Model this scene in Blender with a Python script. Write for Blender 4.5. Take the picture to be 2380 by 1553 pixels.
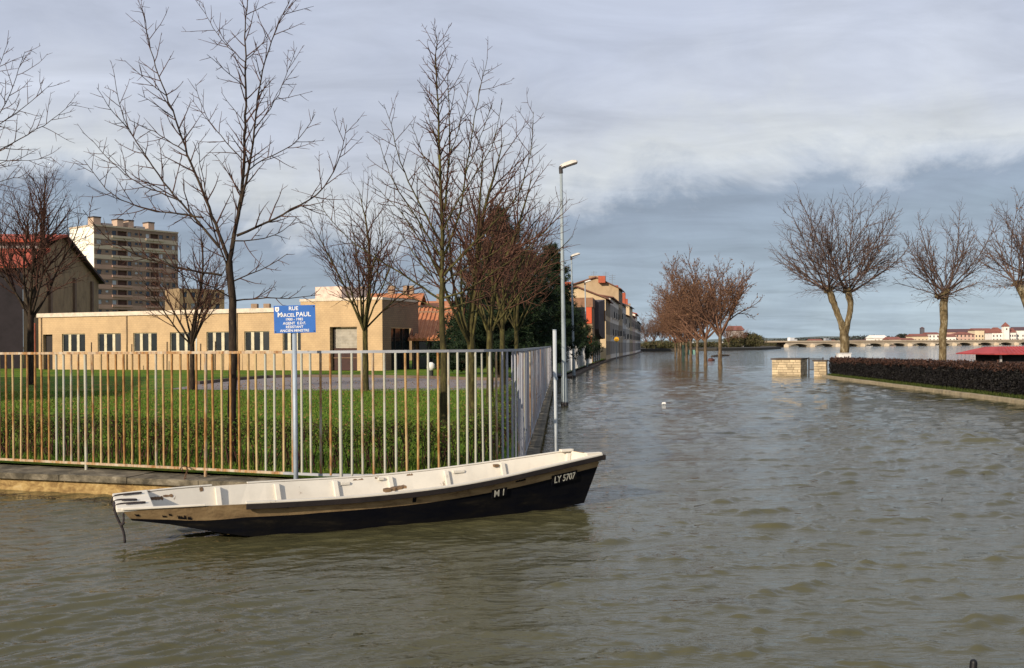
import bpy, math, random
import numpy as np
from mathutils import Vector, Matrix, Quaternion

for o in list(bpy.data.objects):
    bpy.data.objects.remove(o, do_unlink=True)
SC = bpy.context.scene
COL = SC.collection
R = math.radians

# ------------------------------------------------------------------ camera, sky, sun
EYE = 2.0            # eye above the flood water (z = 0)
ROLL = 0.007
cam_d = bpy.data.cameras.new('camera')
cam = bpy.data.objects.new('camera', cam_d)
COL.objects.link(cam)
cam.location = (0, 0, EYE)
cam.rotation_euler = (math.pi / 2, ROLL, 0)
cam_d.sensor_width = 36.0
cam_d.lens = 35.0
cam_d.shift_y = 0.0111
cam_d.clip_start = 0.1
cam_d.clip_end = 20000
SC.camera = cam

SUN_EL = R(23)
SUN_H = Vector((-0.60, -0.80)).normalized()
SUN_DIR = Vector((SUN_H.x * math.cos(SUN_EL), SUN_H.y * math.cos(SUN_EL), math.sin(SUN_EL)))
sun_d = bpy.data.lights.new('sun', 'SUN')
sun_d.energy = 4.4
sun_d.angle = R(0.6)
sun_d.color = (1.0, 0.86, 0.68)
sun = bpy.data.objects.new('sun', sun_d)
COL.objects.link(sun)
sun.location = (-40, -50, 60)
sun.rotation_euler = SUN_DIR.to_track_quat('Z', 'Y').to_euler()

W = bpy.data.worlds.new('World')
SC.world = W
W.use_nodes = True
wt = W.node_tree
wt.nodes.clear()
def wn(t, **kw):
    n = wt.nodes.new(t)
    for k, v in kw.items():
        setattr(n, k, v)
    return n
def wl(a, b):
    wt.links.new(a, b)
def wmath(op, a, b=None, clamp=False):
    n = wn('ShaderNodeMath', operation=op, use_clamp=clamp)
    for i, v in enumerate((a, b)):
        if v is None:
            continue
        if isinstance(v, (int, float)):
            n.inputs[i].default_value = v
        else:
            wl(v, n.inputs[i])
    return n.outputs[0]
sky = wn('ShaderNodeTexSky', sky_type='NISHITA')
sky.sun_disc = False
sky.sun_elevation = SUN_EL
sky.sun_rotation = math.atan2(SUN_H.x, SUN_H.y)
sky.dust_density = 2.0
bg_sky = wn('ShaderNodeBackground')
bg_sky.inputs['Strength'].default_value = 0.08
wl(sky.outputs[0], bg_sky.inputs['Color'])
tc = wn('ShaderNodeTexCoord')
sep = wn('ShaderNodeSeparateXYZ')
wl(tc.outputs['Generated'], sep.inputs[0])
zc = wmath('MAXIMUM', sep.outputs[2], 0.0)
den = wmath('ADD', zc, 0.10)
ux = wmath('DIVIDE', sep.outputs[0], den)
uy = wmath('DIVIDE', sep.outputs[1], den)
cmb = wn('ShaderNodeCombineXYZ')
wl(ux, cmb.inputs[0]); wl(uy, cmb.inputs[1])
def wnoise(scale, detail, rough, dist, off, vec=None, sy=1.0):
    mp = wn('ShaderNodeMapping')
    mp.inputs['Location'].default_value = off
    mp.inputs['Scale'].default_value = (1.0, sy, 1.0)
    wl(vec or cmb.outputs[0], mp.inputs[0])
    n = wn('ShaderNodeTexNoise')
    n.inputs['Scale'].default_value = scale
    n.inputs['Detail'].default_value = detail
    n.inputs['Roughness'].default_value = rough
    n.inputs['Distortion'].default_value = dist
    wl(mp.outputs[0], n.inputs['Vector'])
    return n.outputs['Fac']
n_big = wnoise(0.55, 6, 0.55, 0.4, (3.1, 7.7, 0))
n_mid = wnoise(1.5, 8, 0.6, 0.6, (11.3, 2.2, 0), sy=1.6)
# elevation (sine) pushed about by noise: ragged cloud banks
dirn = wnoise(5.5, 9, 0.62, 0.4, (0.4, 1.7, 2.0), vec=tc.outputs['Generated'])
dirb = wnoise(1.6, 5, 0.50, 0.2, (5.4, 2.7, 0.6), vec=tc.outputs['Generated'])
el = wmath('ADD', zc, wmath('MULTIPLY', wmath('SUBTRACT', dirn, 0.5), 0.20))
el = wmath('ADD', el, wmath('MULTIPLY', wmath('SUBTRACT', dirb, 0.5), 0.20))
ramp = wn('ShaderNodeValToRGB')
cr = ramp.color_ramp
cr.interpolation = 'LINEAR'
stops = [(0.0, (0.32, 0.39, 0.44)), (0.06, (0.245, 0.305, 0.37)), (0.138, (0.200, 0.240, 0.305)),
         (0.156, (0.345, 0.375, 0.425)), (0.180, (0.455, 0.475, 0.495)), (0.225, (0.40, 0.425, 0.485)),
         (0.30, (0.36, 0.39, 0.47)), (0.45, (0.335, 0.37, 0.455)), (1.0, (0.36, 0.395, 0.47))]
while len(cr.elements) < len(stops):
    cr.elements.new(0.5)
for e, (p, c) in zip(cr.elements, stops):
    e.position = p
    e.color = (*c, 1)
wl(el, ramp.inputs[0])
# soft brighter and darker streaks over the whole dome
st = wmath('ADD', wmath('MULTIPLY', n_mid, 0.65), wmath('MULTIPLY', n_big, 0.55))
mr = wn('ShaderNodeMapRange')
mr.inputs['From Min'].default_value = 0.42; mr.inputs['From Max'].default_value = 0.80
mr.inputs['To Min'].default_value = 0.84; mr.inputs['To Max'].default_value = 1.24
wl(st, mr.inputs[0])
mulc = wn('ShaderNodeVectorMath', operation='SCALE')
wl(ramp.outputs[0], mulc.inputs[0]); wl(mr.outputs[0], mulc.inputs['Scale'])
bg_cloud = wn('ShaderNodeBackground')
bg_cloud.inputs['Strength'].default_value = 1.20
wl(mulc.outputs[0], bg_cloud.inputs['Color'])
mixw = wn('ShaderNodeMixShader')
mixw.inputs[0].default_value = 0.90
wl(bg_sky.outputs[0], mixw.inputs[1]); wl(bg_cloud.outputs[0], mixw.inputs[2])
wout = wn('ShaderNodeOutputWorld')
wl(mixw.outputs[0], wout.inputs[0])

SC.view_settings.view_transform = 'Standard'
SC.view_settings.look = 'None'
SC.view_settings.exposure = 0.35
SC.view_settings.gamma = 1.0
SC.view_settings.use_curve_mapping = False

# ------------------------------------------------------------------ helpers
F = 2314.0                      # focal length in survey units (photo measured 2380 wide)
CR, SR = math.cos(ROLL), math.sin(ROLL)
def ray(x, y):
    dx, dy = x - 1190.0, 803.0 - y
    return (dx * CR + dy * SR) / F, (-dx * SR + dy * CR) / F
def at(x, y, Y):                # survey point at depth Y
    a, b = ray(x, y)
    return Vector((a * Y, Y, EYE + b * Y))
def ground(x, y, z=0.0):        # survey point on the level z
    a, b = ray(x, y)
    Y = (z - EYE) / b
    return Vector((a * Y, Y, z))
def onface(x, y, o, u):         # survey point on the vertical plane through o along u: (distance along, height)
    a, b = ray(x, y)
    # o + s*u = t*(a,1)
    det = u[0] * (-1.0) - (-a) * u[1]
    s = ((-o[0]) * (-1.0) - (-a) * (-o[1])) / det
    t = o[1] + s * u[1]
    return s, EYE + b * t

ORG = {}
def tag(o, label=None, cat=None, group=None, kind=None):
    if label: o['label'] = label
    if cat: o['category'] = cat
    if group: o['group'] = group
    if kind: o['kind'] = kind
    return o
def thing(name, label, cat, loc=(0, 0, 0), rz=0.0, group=None):
    o = bpy.data.objects.new(name, None)
    COL.objects.link(o)
    o.location = loc
    o.rotation_euler = (0, 0, rz)
    o.empty_display_size = 0.2
    tag(o, label, cat, group)
    ORG[o.name] = Vector(loc) if rz == 0.0 else None
    return o
def root_origin(o):
    while o.parent:
        o = o.parent
    return ORG.get(o.name) or Vector((0, 0, 0))
def link(name, me, mat=None, parent=None, loc=None):
    o = bpy.data.objects.new(name, me)
    COL.objects.link(o)
    if mat is not None and len(me.materials) == 0:
        me.materials.append(mat)
    if parent is not None:
        o.parent = parent
    if loc is not None:
        o.location = loc
    return o

class MB:
    """collects polygons; build() links them as one mesh object"""
    def __init__(s):
        s.v = []; s.f = []; s.smooth = False; s.blocks = []
    def quad(s, a, b, c, d):
        n = len(s.v)
        s.v += [tuple(a), tuple(b), tuple(c), tuple(d)]
        s.f.append((n, n + 1, n + 2, n + 3))
        return s
    def poly(s, pts):
        n = len(s.v)
        s.v += [tuple(p) for p in pts]
        s.f.append(tuple(range(n, n + len(pts))))
        return s
    def box(s, x0, x1, y0, y1, z0, z1):
        n = len(s.v)
        s.v += [(x0, y0, z0), (x1, y0, z0), (x1, y1, z0), (x0, y1, z0), (x0, y0, z1), (x1, y0, z1), (x1, y1, z1), (x0, y1, z1)]
        s.f += [tuple(n + i for i in q) for q in ((0, 3, 2, 1), (4, 5, 6, 7), (0, 1, 5, 4), (1, 2, 6, 5), (2, 3, 7, 6), (3, 0, 4, 7))]
        return s
    def obox(s, c, ax, ay, az):       # centre and three half-axis vectors
        c, ax, ay, az = Vector(c), Vector(ax), Vector(ay), Vector(az)
        n = len(s.v)
        for k in ((-1, -1, -1), (1, -1, -1), (1, 1, -1), (-1, 1, -1), (-1, -1, 1), (1, -1, 1), (1, 1, 1), (-1, 1, 1)):
            s.v.append(tuple(c + ax * k[0] + ay * k[1] + az * k[2]))
        s.f += [tuple(n + i for i in q) for q in ((0, 3, 2, 1), (4, 5, 6, 7), (0, 1, 5, 4), (1, 2, 6, 5), (2, 3, 7, 6), (3, 0, 4, 7))]
        return s
    def prism(s, foot, z0, z1):       # foot: list of (x, y)
        n = len(s.v); k = len(foot)
        s.v += [(p[0], p[1], z0) for p in foot] + [(p[0], p[1], z1) for p in foot]
        s.f.append(tuple(n + i for i in reversed(range(k))))
        s.f.append(tuple(n + k + i for i in range(k)))
        for i in range(k):
            j = (i + 1) % k
            s.f.append((n + i, n + j, n + k + j, n + k + i))
        return s
    def sweep(s, rings, cap=True):    # list of equal-length closed rings
        n = len(s.v); k = len(rings[0])
        for r in rings:
            s.v += [tuple(p) for p in r]
        for a in range(len(rings) - 1):
            for i in range(k):
                j = (i + 1) % k
                s.f.append((n + a * k + i, n + a * k + j, n + (a + 1) * k + j, n + (a + 1) * k + i))
        if cap:
            s.f.append(tuple(n + i for i in reversed(range(k))))
            s.f.append(tuple(n + (len(rings) - 1) * k + i for i in range(k)))
        return s
    def tube(s, pts, rad, sides=8, cap=True):
        pts = [Vector(p) for p in pts]
        if isinstance(rad, (int, float)):
            rad = [rad] * len(pts)
        rings = []
        ref = None
        for i, p in enumerate(pts):
            t = (pts[min(i + 1, len(pts) - 1)] - pts[max(i - 1, 0)]).normalized()
            if ref is None:
                ref = Vector((1, 0, 0)) if abs(t.x) < 0.8 else Vector((0, 1, 0))
            e1 = (ref - t * ref.dot(t)).normalized()
            ref = e1
            e2 = t.cross(e1)
            rings.append([p + (e1 * math.cos(2 * math.pi * q / sides) + e2 * math.sin(2 * math.pi * q / sides)) * rad[i] for q in range(sides)])
        return s.sweep(rings, cap)
    def mesh(s, name, shift=None):
        me = bpy.data.meshes.new(name)
        v = s.v
        if shift is not None:
            v = [(p[0] - shift[0], p[1] - shift[1], p[2] - shift[2]) for p in v]
        me.from_pydata(v, [], s.f)
        me.update()
        if s.smooth:
            me.polygons.foreach_set('use_smooth', [True] * len(me.polygons))
        return me
    def build(s, name, mat, parent=None, local=False, bevel=0.0, loc=None):
        shift = None
        if parent is not None and not local:
            shift = root_origin(parent)
        o = link(name, s.mesh(name, shift), mat, parent, loc)
        if bevel:
            b = o.modifiers.new('bevel', 'BEVEL')
            b.width = bevel; b.segments = 2; b.limit_method = 'ANGLE'
        return o

def np_mesh(name, verts, faces, smooth=False):
    """verts (n,3) array, faces (m,k) array of equal polygons"""
    me = bpy.data.meshes.new(name)
    verts = np.ascontiguousarray(verts, dtype=np.float32)
    faces = np.ascontiguousarray(faces, dtype=np.int32)
    m, k = faces.shape
    me.vertices.add(len(verts)); me.vertices.foreach_set('co', verts.ravel())
    me.loops.add(m * k); me.loops.foreach_set('vertex_index', faces.ravel())
    me.polygons.add(m)
    me.polygons.foreach_set('loop_start', np.arange(0, m * k, k, dtype=np.int32))
    me.polygons.foreach_set('loop_total', np.full(m, k, dtype=np.int32))
    if smooth:
        me.polygons.foreach_set('use_smooth', np.ones(m, dtype=bool))
    me.update(calc_edges=True)
    return me

# ------------------------------------------------------------------ materials
MATS = {}
def nodes_of(name):
    m = bpy.data.materials.new(name)
    m.use_nodes = True
    nt = m.node_tree
    b = nt.nodes['Principled BSDF']
    return m, nt, b
def noise_node(nt, scale, detail=6, rough=0.6, vec=None, dist=0.0):
    n = nt.nodes.new('ShaderNodeTexNoise')
    n.inputs['Scale'].default_value = scale
    n.inputs['Detail'].default_value = detail
    n.inputs['Roughness'].default_value = rough
    n.inputs['Distortion'].default_value = dist
    if vec is not None:
        nt.links.new(vec, n.inputs['Vector'])
    return n.outputs['Fac']
def objco(nt, scale=(1, 1, 1)):
    t = nt.nodes.new('ShaderNodeTexCoord')
    mp = nt.nodes.new('ShaderNodeMapping')
    mp.inputs['Scale'].default_value = scale
    nt.links.new(t.outputs['Object'], mp.inputs[0])
    return mp.outputs[0]
def geoco(nt, scale=(1, 1, 1)):
    t = nt.nodes.new('ShaderNodeNewGeometry')
    mp = nt.nodes.new('ShaderNodeMapping')
    mp.inputs['Scale'].default_value = scale
    nt.links.new(t.outputs['Position'], mp.inputs[0])
    return mp.outputs[0]
def ramp_node(nt, fac, stops):
    r = nt.nodes.new('ShaderNodeValToRGB')
    e = r.color_ramp.elements
    while len(e) < len(stops):
        e.new(0.5)
    for x, (p, c) in zip(e, stops):
        x.position = p
        x.color = (*c, 1) if len(c) == 3 else c
    nt.links.new(fac, r.inputs[0])
    return r.outputs[0]
def mixc(nt, fac, a, b, mode='MIX'):
    n = nt.nodes.new('ShaderNodeMix')
    n.data_type = 'RGBA'; n.blend_type = mode
    if isinstance(fac, (int, float)): n.inputs[0].default_value = fac
    else: nt.links.new(fac, n.inputs[0])
    for i, v in ((6, a), (7, b)):
        if isinstance(v, tuple): n.inputs[i].default_value = (*v, 1)
        else: nt.links.new(v, n.inputs[i])
    return n.outputs[2]
def mathn(nt, op, a, b=None, clamp=False):
    n = nt.nodes.new('ShaderNodeMath'); n.operation = op; n.use_clamp = clamp
    for i, v in enumerate((a, b)):
        if v is None: continue
        if isinstance(v, (int, float)): n.inputs[i].default_value = v
        else: nt.links.new(v, n.inputs[i])
    return n.outputs[0]
def bump(nt, b, h, strength=0.3, dist=0.02):
    n = nt.nodes.new('ShaderNodeBump')
    n.inputs['Strength'].default_value = strength
    n.inputs['Distance'].default_value = dist
    nt.links.new(h, n.inputs['Height'])
    nt.links.new(n.outputs[0], b.inputs['Normal'])
def mat(name, col, rough=0.8, var=0.25, scale=3.0, bmp=0.15, dark=None, metallic=0.0, spec=0.3, rnd=0.0, stretch=(1, 1, 1)):
    """plain weathered surface: colour, noise variation, fine relief, optional per-object variation"""
    if name in MATS: return MATS[name]
    m, nt, b = nodes_of(name)
    vec = geoco(nt, stretch)
    f = noise_node(nt, scale, 8, 0.65, vec)
    lo = dark or tuple(c * (1 - var) for c in col)
    hi = tuple(min(1, c * (1 + var * 0.7)) for c in col)
    c = ramp_node(nt, f, [(0.32, lo), (0.5, col), (0.7, hi)])
    if rnd:
        oi = nt.nodes.new('ShaderNodeObjectInfo')
        v = mathn(nt, 'ADD', mathn(nt, 'MULTIPLY', oi.outputs['Random'], rnd * 2), 1.0 - rnd)
        sc = nt.nodes.new('ShaderNodeVectorMath'); sc.operation = 'SCALE'
        nt.links.new(c, sc.inputs[0]); nt.links.new(v, sc.inputs['Scale'])
        c = sc.outputs[0]
    nt.links.new(c, b.inputs['Base Color'])
    b.inputs['Roughness'].default_value = rough
    b.inputs['Metallic'].default_value = metallic
    b.inputs['Specular IOR Level'].default_value = spec
    if bmp:
        bump(nt, b, noise_node(nt, scale * 9, 5, 0.6, vec), bmp, 0.01)
    MATS[name] = m
    return m
def mat_leaf(name, cols, rough=0.7, trans=0.25):
    """leaves: colour varies leaf by leaf"""
    if name in MATS: return MATS[name]
    m, nt, b = nodes_of(name)
    g = nt.nodes.new('ShaderNodeNewGeometry')
    n = noise_node(nt, 1.3, 3, 0.6, geoco(nt))
    f = mathn(nt, 'ADD', mathn(nt, 'MULTIPLY', g.outputs['Random Per Island'], 0.7), mathn(nt, 'MULTIPLY', n, 0.35))
    k = len(cols)
    c = ramp_node(nt, f, [(0.1 + 0.8 * i / (k - 1), cc) for i, cc in enumerate(cols)])
    nt.links.new(c, b.inputs['Base Color'])
    b.inputs['Roughness'].default_value = rough
    b.inputs['Specular IOR Level'].default_value = 0.25
    if trans:
        tr = nt.nodes.new('ShaderNodeBsdfTranslucent')
        nt.links.new(c, tr.inputs[0])
        mx = nt.nodes.new('ShaderNodeMixShader'); mx.inputs[0].default_value = trans
        nt.links.new(b.outputs[0], mx.inputs[1]); nt.links.new(tr.outputs[0], mx.inputs[2])
        nt.links.new(mx.outputs[0], nt.nodes['Material Output'].inputs[0])
    MATS[name] = m
    return m
def mat_block(name, c1, c2, mortar, bw, bh, ms=0.01, rough=0.85, vertical='xz', scale=1.0):
    """courses of small blocks in object space (x along the wall, z up)"""
    if name in MATS: return MATS[name]
    m, nt, b = nodes_of(name)
    t = nt.nodes.new('ShaderNodeTexCoord')
    s = nt.nodes.new('ShaderNodeSeparateXYZ'); nt.links.new(t.outputs['Object'], s.inputs[0])
    c = nt.nodes.new('ShaderNodeCombineXYZ')
    xy = mathn(nt, 'ADD', s.outputs[0], s.outputs[1]) if vertical == 'xyz' else s.outputs[0 if vertical == 'xz' else 1]
    nt.links.new(xy, c.inputs[0]); nt.links.new(s.outputs[2], c.inputs[1])
    br = nt.nodes.new('ShaderNodeTexBrick')
    br.inputs['Scale'].default_value = scale
    br.inputs['Brick Width'].default_value = bw
    br.inputs['Row Height'].default_value = bh
    br.inputs['Mortar Size'].default_value = ms
    br.inputs['Color1'].default_value = (*c1, 1); br.inputs['Color2'].default_value = (*c2, 1)
    br.inputs['Mortar'].default_value = (*mortar, 1)
    nt.links.new(c.outputs[0], br.inputs['Vector'])
    f = noise_node(nt, 0.7, 7, 0.65, t.outputs['Object'])
    sh = ramp_node(nt, f, [(0.3, (0.78, 0.76, 0.74)), (0.7, (1.08, 1.06, 1.02))])
    nt.links.new(mixc(nt, 1.0, br.outputs['Color'], sh, 'MULTIPLY'), b.inputs['Base Color'])
    b.inputs['Roughness'].default_value = rough
    bump(nt, b, br.outputs['Fac'], -0.25, 0.01)
    MATS[name] = m
    return m
def mat_glass(name, tint=(0.02, 0.022, 0.025), rough=0.08, rnd=0.0, spec=0.5):
    if name in MATS: return MATS[name]
    m, nt, b = nodes_of(name)
    oi = nt.nodes.new('ShaderNodeObjectInfo')
    c = ramp_node(nt, oi.outputs['Random'], [(0.0, tint), (0.6, tint), (1.0, tuple(t + rnd for t in tint))])
    f = noise_node(nt, 1.5, 3, 0.5, geoco(nt))
    c = mixc(nt, 0.25, c, ramp_node(nt, f, [(0.35, (0.0, 0.0, 0.0)), (0.7, tuple(t * 3 for t in tint))]), 'ADD')
    nt.links.new(c, b.inputs['Base Color'])
    b.inputs['Roughness'].default_value = rough
    b.inputs['Specular IOR Level'].default_value = spec
    MATS[name] = m
    return m
def mat_bark(name, c_dark, c_mid, c_light, scale=14, stretch=0.25, bmp=0.5):
    if name in MATS: return MATS[name]
    m, nt, b = nodes_of(name)
    vec = geoco(nt, (1, 1, stretch))
    f = noise_node(nt, scale, 8, 0.7, vec)
    c = ramp_node(nt, f, [(0.33, c_dark), (0.52, c_mid), (0.68, c_light)])
    nt.links.new(c, b.inputs['Base Color'])
    b.inputs['Roughness'].default_value = 0.9
    b.inputs['Specular IOR Level'].default_value = 0.15
    bump(nt, b, f, bmp, 0.02)
    MATS[name] = m
    return m

def text_mesh(body, size, extrude=0.002, align='CENTER', narrow=1.0, bold=0.0):
    cu = bpy.data.curves.new('lettering', 'FONT')
    cu.body = body; cu.size = size; cu.extrude = extrude; cu.align_x = align; cu.align_y = 'CENTER'
    cu.resolution_u = 3; cu.offset = bold
    o = bpy.data.objects.new('lettering_tmp', cu)
    COL.objects.link(o)
    dg = bpy.context.evaluated_depsgraph_get(); dg.update()
    me = bpy.data.meshes.new_from_object(o.evaluated_get(dg))
    bpy.data.objects.remove(o, do_unlink=True)
    bpy.data.curves.remove(cu)
    if narrow != 1.0:
        me.transform(Matrix.Diagonal((narrow, 1, 1, 1)))
    me.materials.clear()
    return me

def wall_holes(mb, x0, x1, z0, z1, holes, depth=0.18, y=0.0):
    """front wall sheet in the local x-z plane at y with real openings and reveals going back to y+depth"""
    xs = sorted({x0, x1, *[h[0] for h in holes], *[h[1] for h in holes]})
    zs = sorted({z0, z1, *[h[2] for h in holes], *[h[3] for h in holes]})
    xs = [x for x in xs if x0 <= x <= x1]; zs = [z for z in zs if z0 <= z <= z1]
    for i in range(len(xs) - 1):
        for j in range(len(zs) - 1):
            cx, cz = (xs[i] + xs[i + 1]) / 2, (zs[j] + zs[j + 1]) / 2
            if any(h[0] < cx < h[1] and h[2] < cz < h[3] for h in holes):
                continue
            mb.quad((xs[i], y, zs[j]), (xs[i + 1], y, zs[j]), (xs[i + 1], y, zs[j + 1]), (xs[i], y, zs[j + 1]))
    for a, b, c, d in holes:
        e = y + depth
        mb.quad((a, y, c), (a, y, d), (a, e, d), (a, e, c))
        mb.quad((b, y, d), (b, y, c), (b, e, c), (b, e, d))
        mb.quad((a, y, c), (a, e, c), (b, e, c), (b, y, c))
        mb.quad((a, y, d), (b, y, d), (b, e, d), (a, e, d))
# ------------------------------------------------------------------ bare trees
def tube_arrays(branches, sides_of):
    """branches: list of (pts (n,3), rad (n,)) -> verts, quads"""
    V, Q = [], []
    base = 0
    for pts, rad, lev in branches:
        k = sides_of(lev)
        n = len(pts)
        t = np.gradient(pts, axis=0)
        t /= (np.linalg.norm(t, axis=1, keepdims=True) + 1e-9)
        ref = np.array([1.0, 0, 0]) if abs(t[0, 0]) < 0.75 else np.array([0, 1.0, 0])
        e1 = ref - t * (t @ ref)[:, None]
        e1 /= (np.linalg.norm(e1, axis=1, keepdims=True) + 1e-9)
        e2 = np.cross(t, e1)
        a = np.arange(k) * (2 * math.pi / k)
        ring = pts[:, None, :] + rad[:, None, None] * (e1[:, None, :] * np.cos(a)[None, :, None] + e2[:, None, :] * np.sin(a)[None, :, None])
        V.append(ring.reshape(-1, 3))
        i = np.arange(n - 1)[:, None] * k + np.arange(k)[None, :]
        j = np.arange(n - 1)[:, None] * k + ((np.arange(k) + 1) % k)[None, :]
        q = np.stack([i, j, j + k, i + k], axis=-1).reshape(-1, 4) + base
        Q.append(q)
        base += n * k
    return np.concatenate(V), np.concatenate(Q)

def unit(v):
    return v / (np.linalg.norm(v) + 1e-9)

def grow(out, rng, p, d, L, r, lev, P):
    """one branch and its side branches. P: levels = list of dicts (up, wig, nsub, ang, ratio, t0, minr, seg)"""
    S = P[min(lev, len(P) - 1)]
    n = max(3, int(L / S['seg']) + 1)
    pts = np.empty((n + 1, 3)); pts[0] = p
    d = unit(np.array(d, float))
    st = L / n
    w = rng.normal(0, S['wig'], (n, 3))
    for i in range(n):
        d = unit(d + w[i] + np.array([0, 0, S['up'] * st]))
        pts[i + 1] = pts[i] + d * st
    t = np.linspace(0, 1, n + 1)
    rad = np.maximum(r * (1 - t) ** 0.8, 0) + S['minr']
    out.append((pts, rad, lev))
    if lev + 1 >= len(P):
        return
    side_branches(out, rng, pts, rad, L, lev, P)

def side_branches(out, rng, pts, rad, L, lev, P):
    S = P[lev]
    n = len(pts) - 1
    ns = int(S['nsub'] * L + rng.random())
    az = rng.random() * 6.28
    for j in range(ns):
        t = S['t0'] + (1 - S['t0']) * (j + rng.random()) / max(1, ns)
        x = min(t * n, n - 0.001); i = int(x); fr = x - i
        q = pts[i] * (1 - fr) + pts[i + 1] * fr
        tan = unit(pts[i + 1] - pts[i])
        az += math.pi * (1.0 if j % 2 else 0.55) + rng.normal(0, 0.35)
        a = unit(np.cross(tan, [0.3, 0.2, 1.0] if abs(tan[2]) < 0.95 else [1.0, 0, 0]))
        b = np.cross(tan, a)
        ang = S['ang'] * (0.8 + 0.4 * rng.random())
        dd = tan * math.cos(ang) + (a * math.cos(az) + b * math.sin(az)) * math.sin(ang)
        rr = (rad[i] * (1 - fr) + rad[i + 1] * fr)
        LL = L * S['ratio'] * (1.1 - 0.75 * t) * (0.6 + 0.7 * rng.random())
        if 'maxl' in S: LL = min(LL, S['maxl'] * (0.6 + 0.6 * rng.random()))
        if LL < S.get('minl', 0.06): continue
        grow(out, rng, q, dd, LL, min(rr * 0.62, LL * (0.016 if LL < 1 else 0.026) + 0.0015), lev + 1, P)

def sides(lev):
    return 8 if lev == 0 else 5 if lev == 1 else 3

def tree_objects(name, label, loc, branches, bark, twig, group=None, lev_split=1, leaves=None):
    """branches in tree-local coordinates -> Empty with trunk and crown"""
    t = thing(name, label, 'tree', loc, group=group)
    thick = [b for b in branches if b[2] <= lev_split]
    thin = [b for b in branches if b[2] > lev_split]
    v, q = tube_arrays(thick, sides)
    link('trunk', np_mesh('trunk', v, q, True), bark, t)
    v, q = tube_arrays(thin, sides)
    cr_ = link('crown', np_mesh('crown', v, q, False), twig, t)
    if leaves is not None:
        link('leaves', leaves, None, cr_)
    return t
def copy_thing(src, loc, rz, scale, label):
    def rec(o, parent):
        c = o.copy()
        COL.objects.link(c)
        c.parent = parent
        for ch in o.children:
            rec(ch, c)
        return c
    r = rec(src, None)
    r.location = loc; r.rotation_euler = (0, 0, rz); r.scale = (scale, scale, scale)
    r['label'] = label
    return r

def leaf_quads(rng, centers, size, flat=0.0, jitter=0.3):
    """small leaf-shaped rhombs at the given centres"""
    n = len(centers)
    a = rng.normal(0, 1, (n, 3)); a[:, 2] *= (1 - flat); a /= np.linalg.norm(a, axis=1, keepdims=True)
    b = rng.normal(0, 1, (n, 3)); b -= a * np.sum(a * b, axis=1, keepdims=True); b /= np.linalg.norm(b, axis=1, keepdims=True)
    s = size * (1 - jitter + 2 * jitter * rng.random((n, 1)))
    v = np.stack([centers - a * s, centers - b * s * 0.55, centers + a * s, centers + b * s * 0.55], axis=1).reshape(-1, 3)
    f = np.arange(4 * n).reshape(n, 4)
    return v, f
def leaf_mesh(name, rng, centers, size, m, flat=0.0):
    v, f = leaf_quads(rng, centers, size, flat)
    me = np_mesh(name, v, f)
    me.materials.append(m)
    return me

BARK = mat_bark('young_bark', (0.012, 0.008, 0.007), (0.036, 0.025, 0.018), (0.080, 0.060, 0.036))
BARK_MOSS = mat_bark('mossy_bark', (0.018, 0.015, 0.008), (0.055, 0.047, 0.018), (0.125, 0.115, 0.038))
TWIG = mat_bark('dark_twig', (0.032, 0.016, 0.013), (0.070, 0.034, 0.025), (0.125, 0.065, 0.045), bmp=0.0)
TWIG_MAUVE = mat_bark('mauve_twig', (0.05, 0.032, 0.027), (0.105, 0.07, 0.058), (0.17, 0.12, 0.095), bmp=0.0)
TWIG_RED = mat_bark('red_twig', (0.04, 0.019, 0.014), (0.095, 0.046, 0.032), (0.17, 0.09, 0.06), bmp=0.0)
TWIG_OR = mat_bark('orange_twig', (0.06, 0.030, 0.020), (0.14, 0.075, 0.048), (0.22, 0.13, 0.085), bmp=0.0)
PLANE_BARK = mat_bark('plane_bark', (0.045, 0.032, 0.018), (0.14, 0.105, 0.055), (0.30, 0.26, 0.18), scale=5, stretch=0.45, bmp=0.35)
PLANE_LIMB = mat_bark('plane_limb', (0.045, 0.032, 0.022), (0.12, 0.085, 0.052), (0.22, 0.17, 0.11), scale=5, stretch=0.4, bmp=0.2)
RUST_LEAF = mat_leaf('rust_leaf', [(0.085, 0.040, 0.023), (0.165, 0.085, 0.045), (0.25, 0.145, 0.075)])

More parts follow.
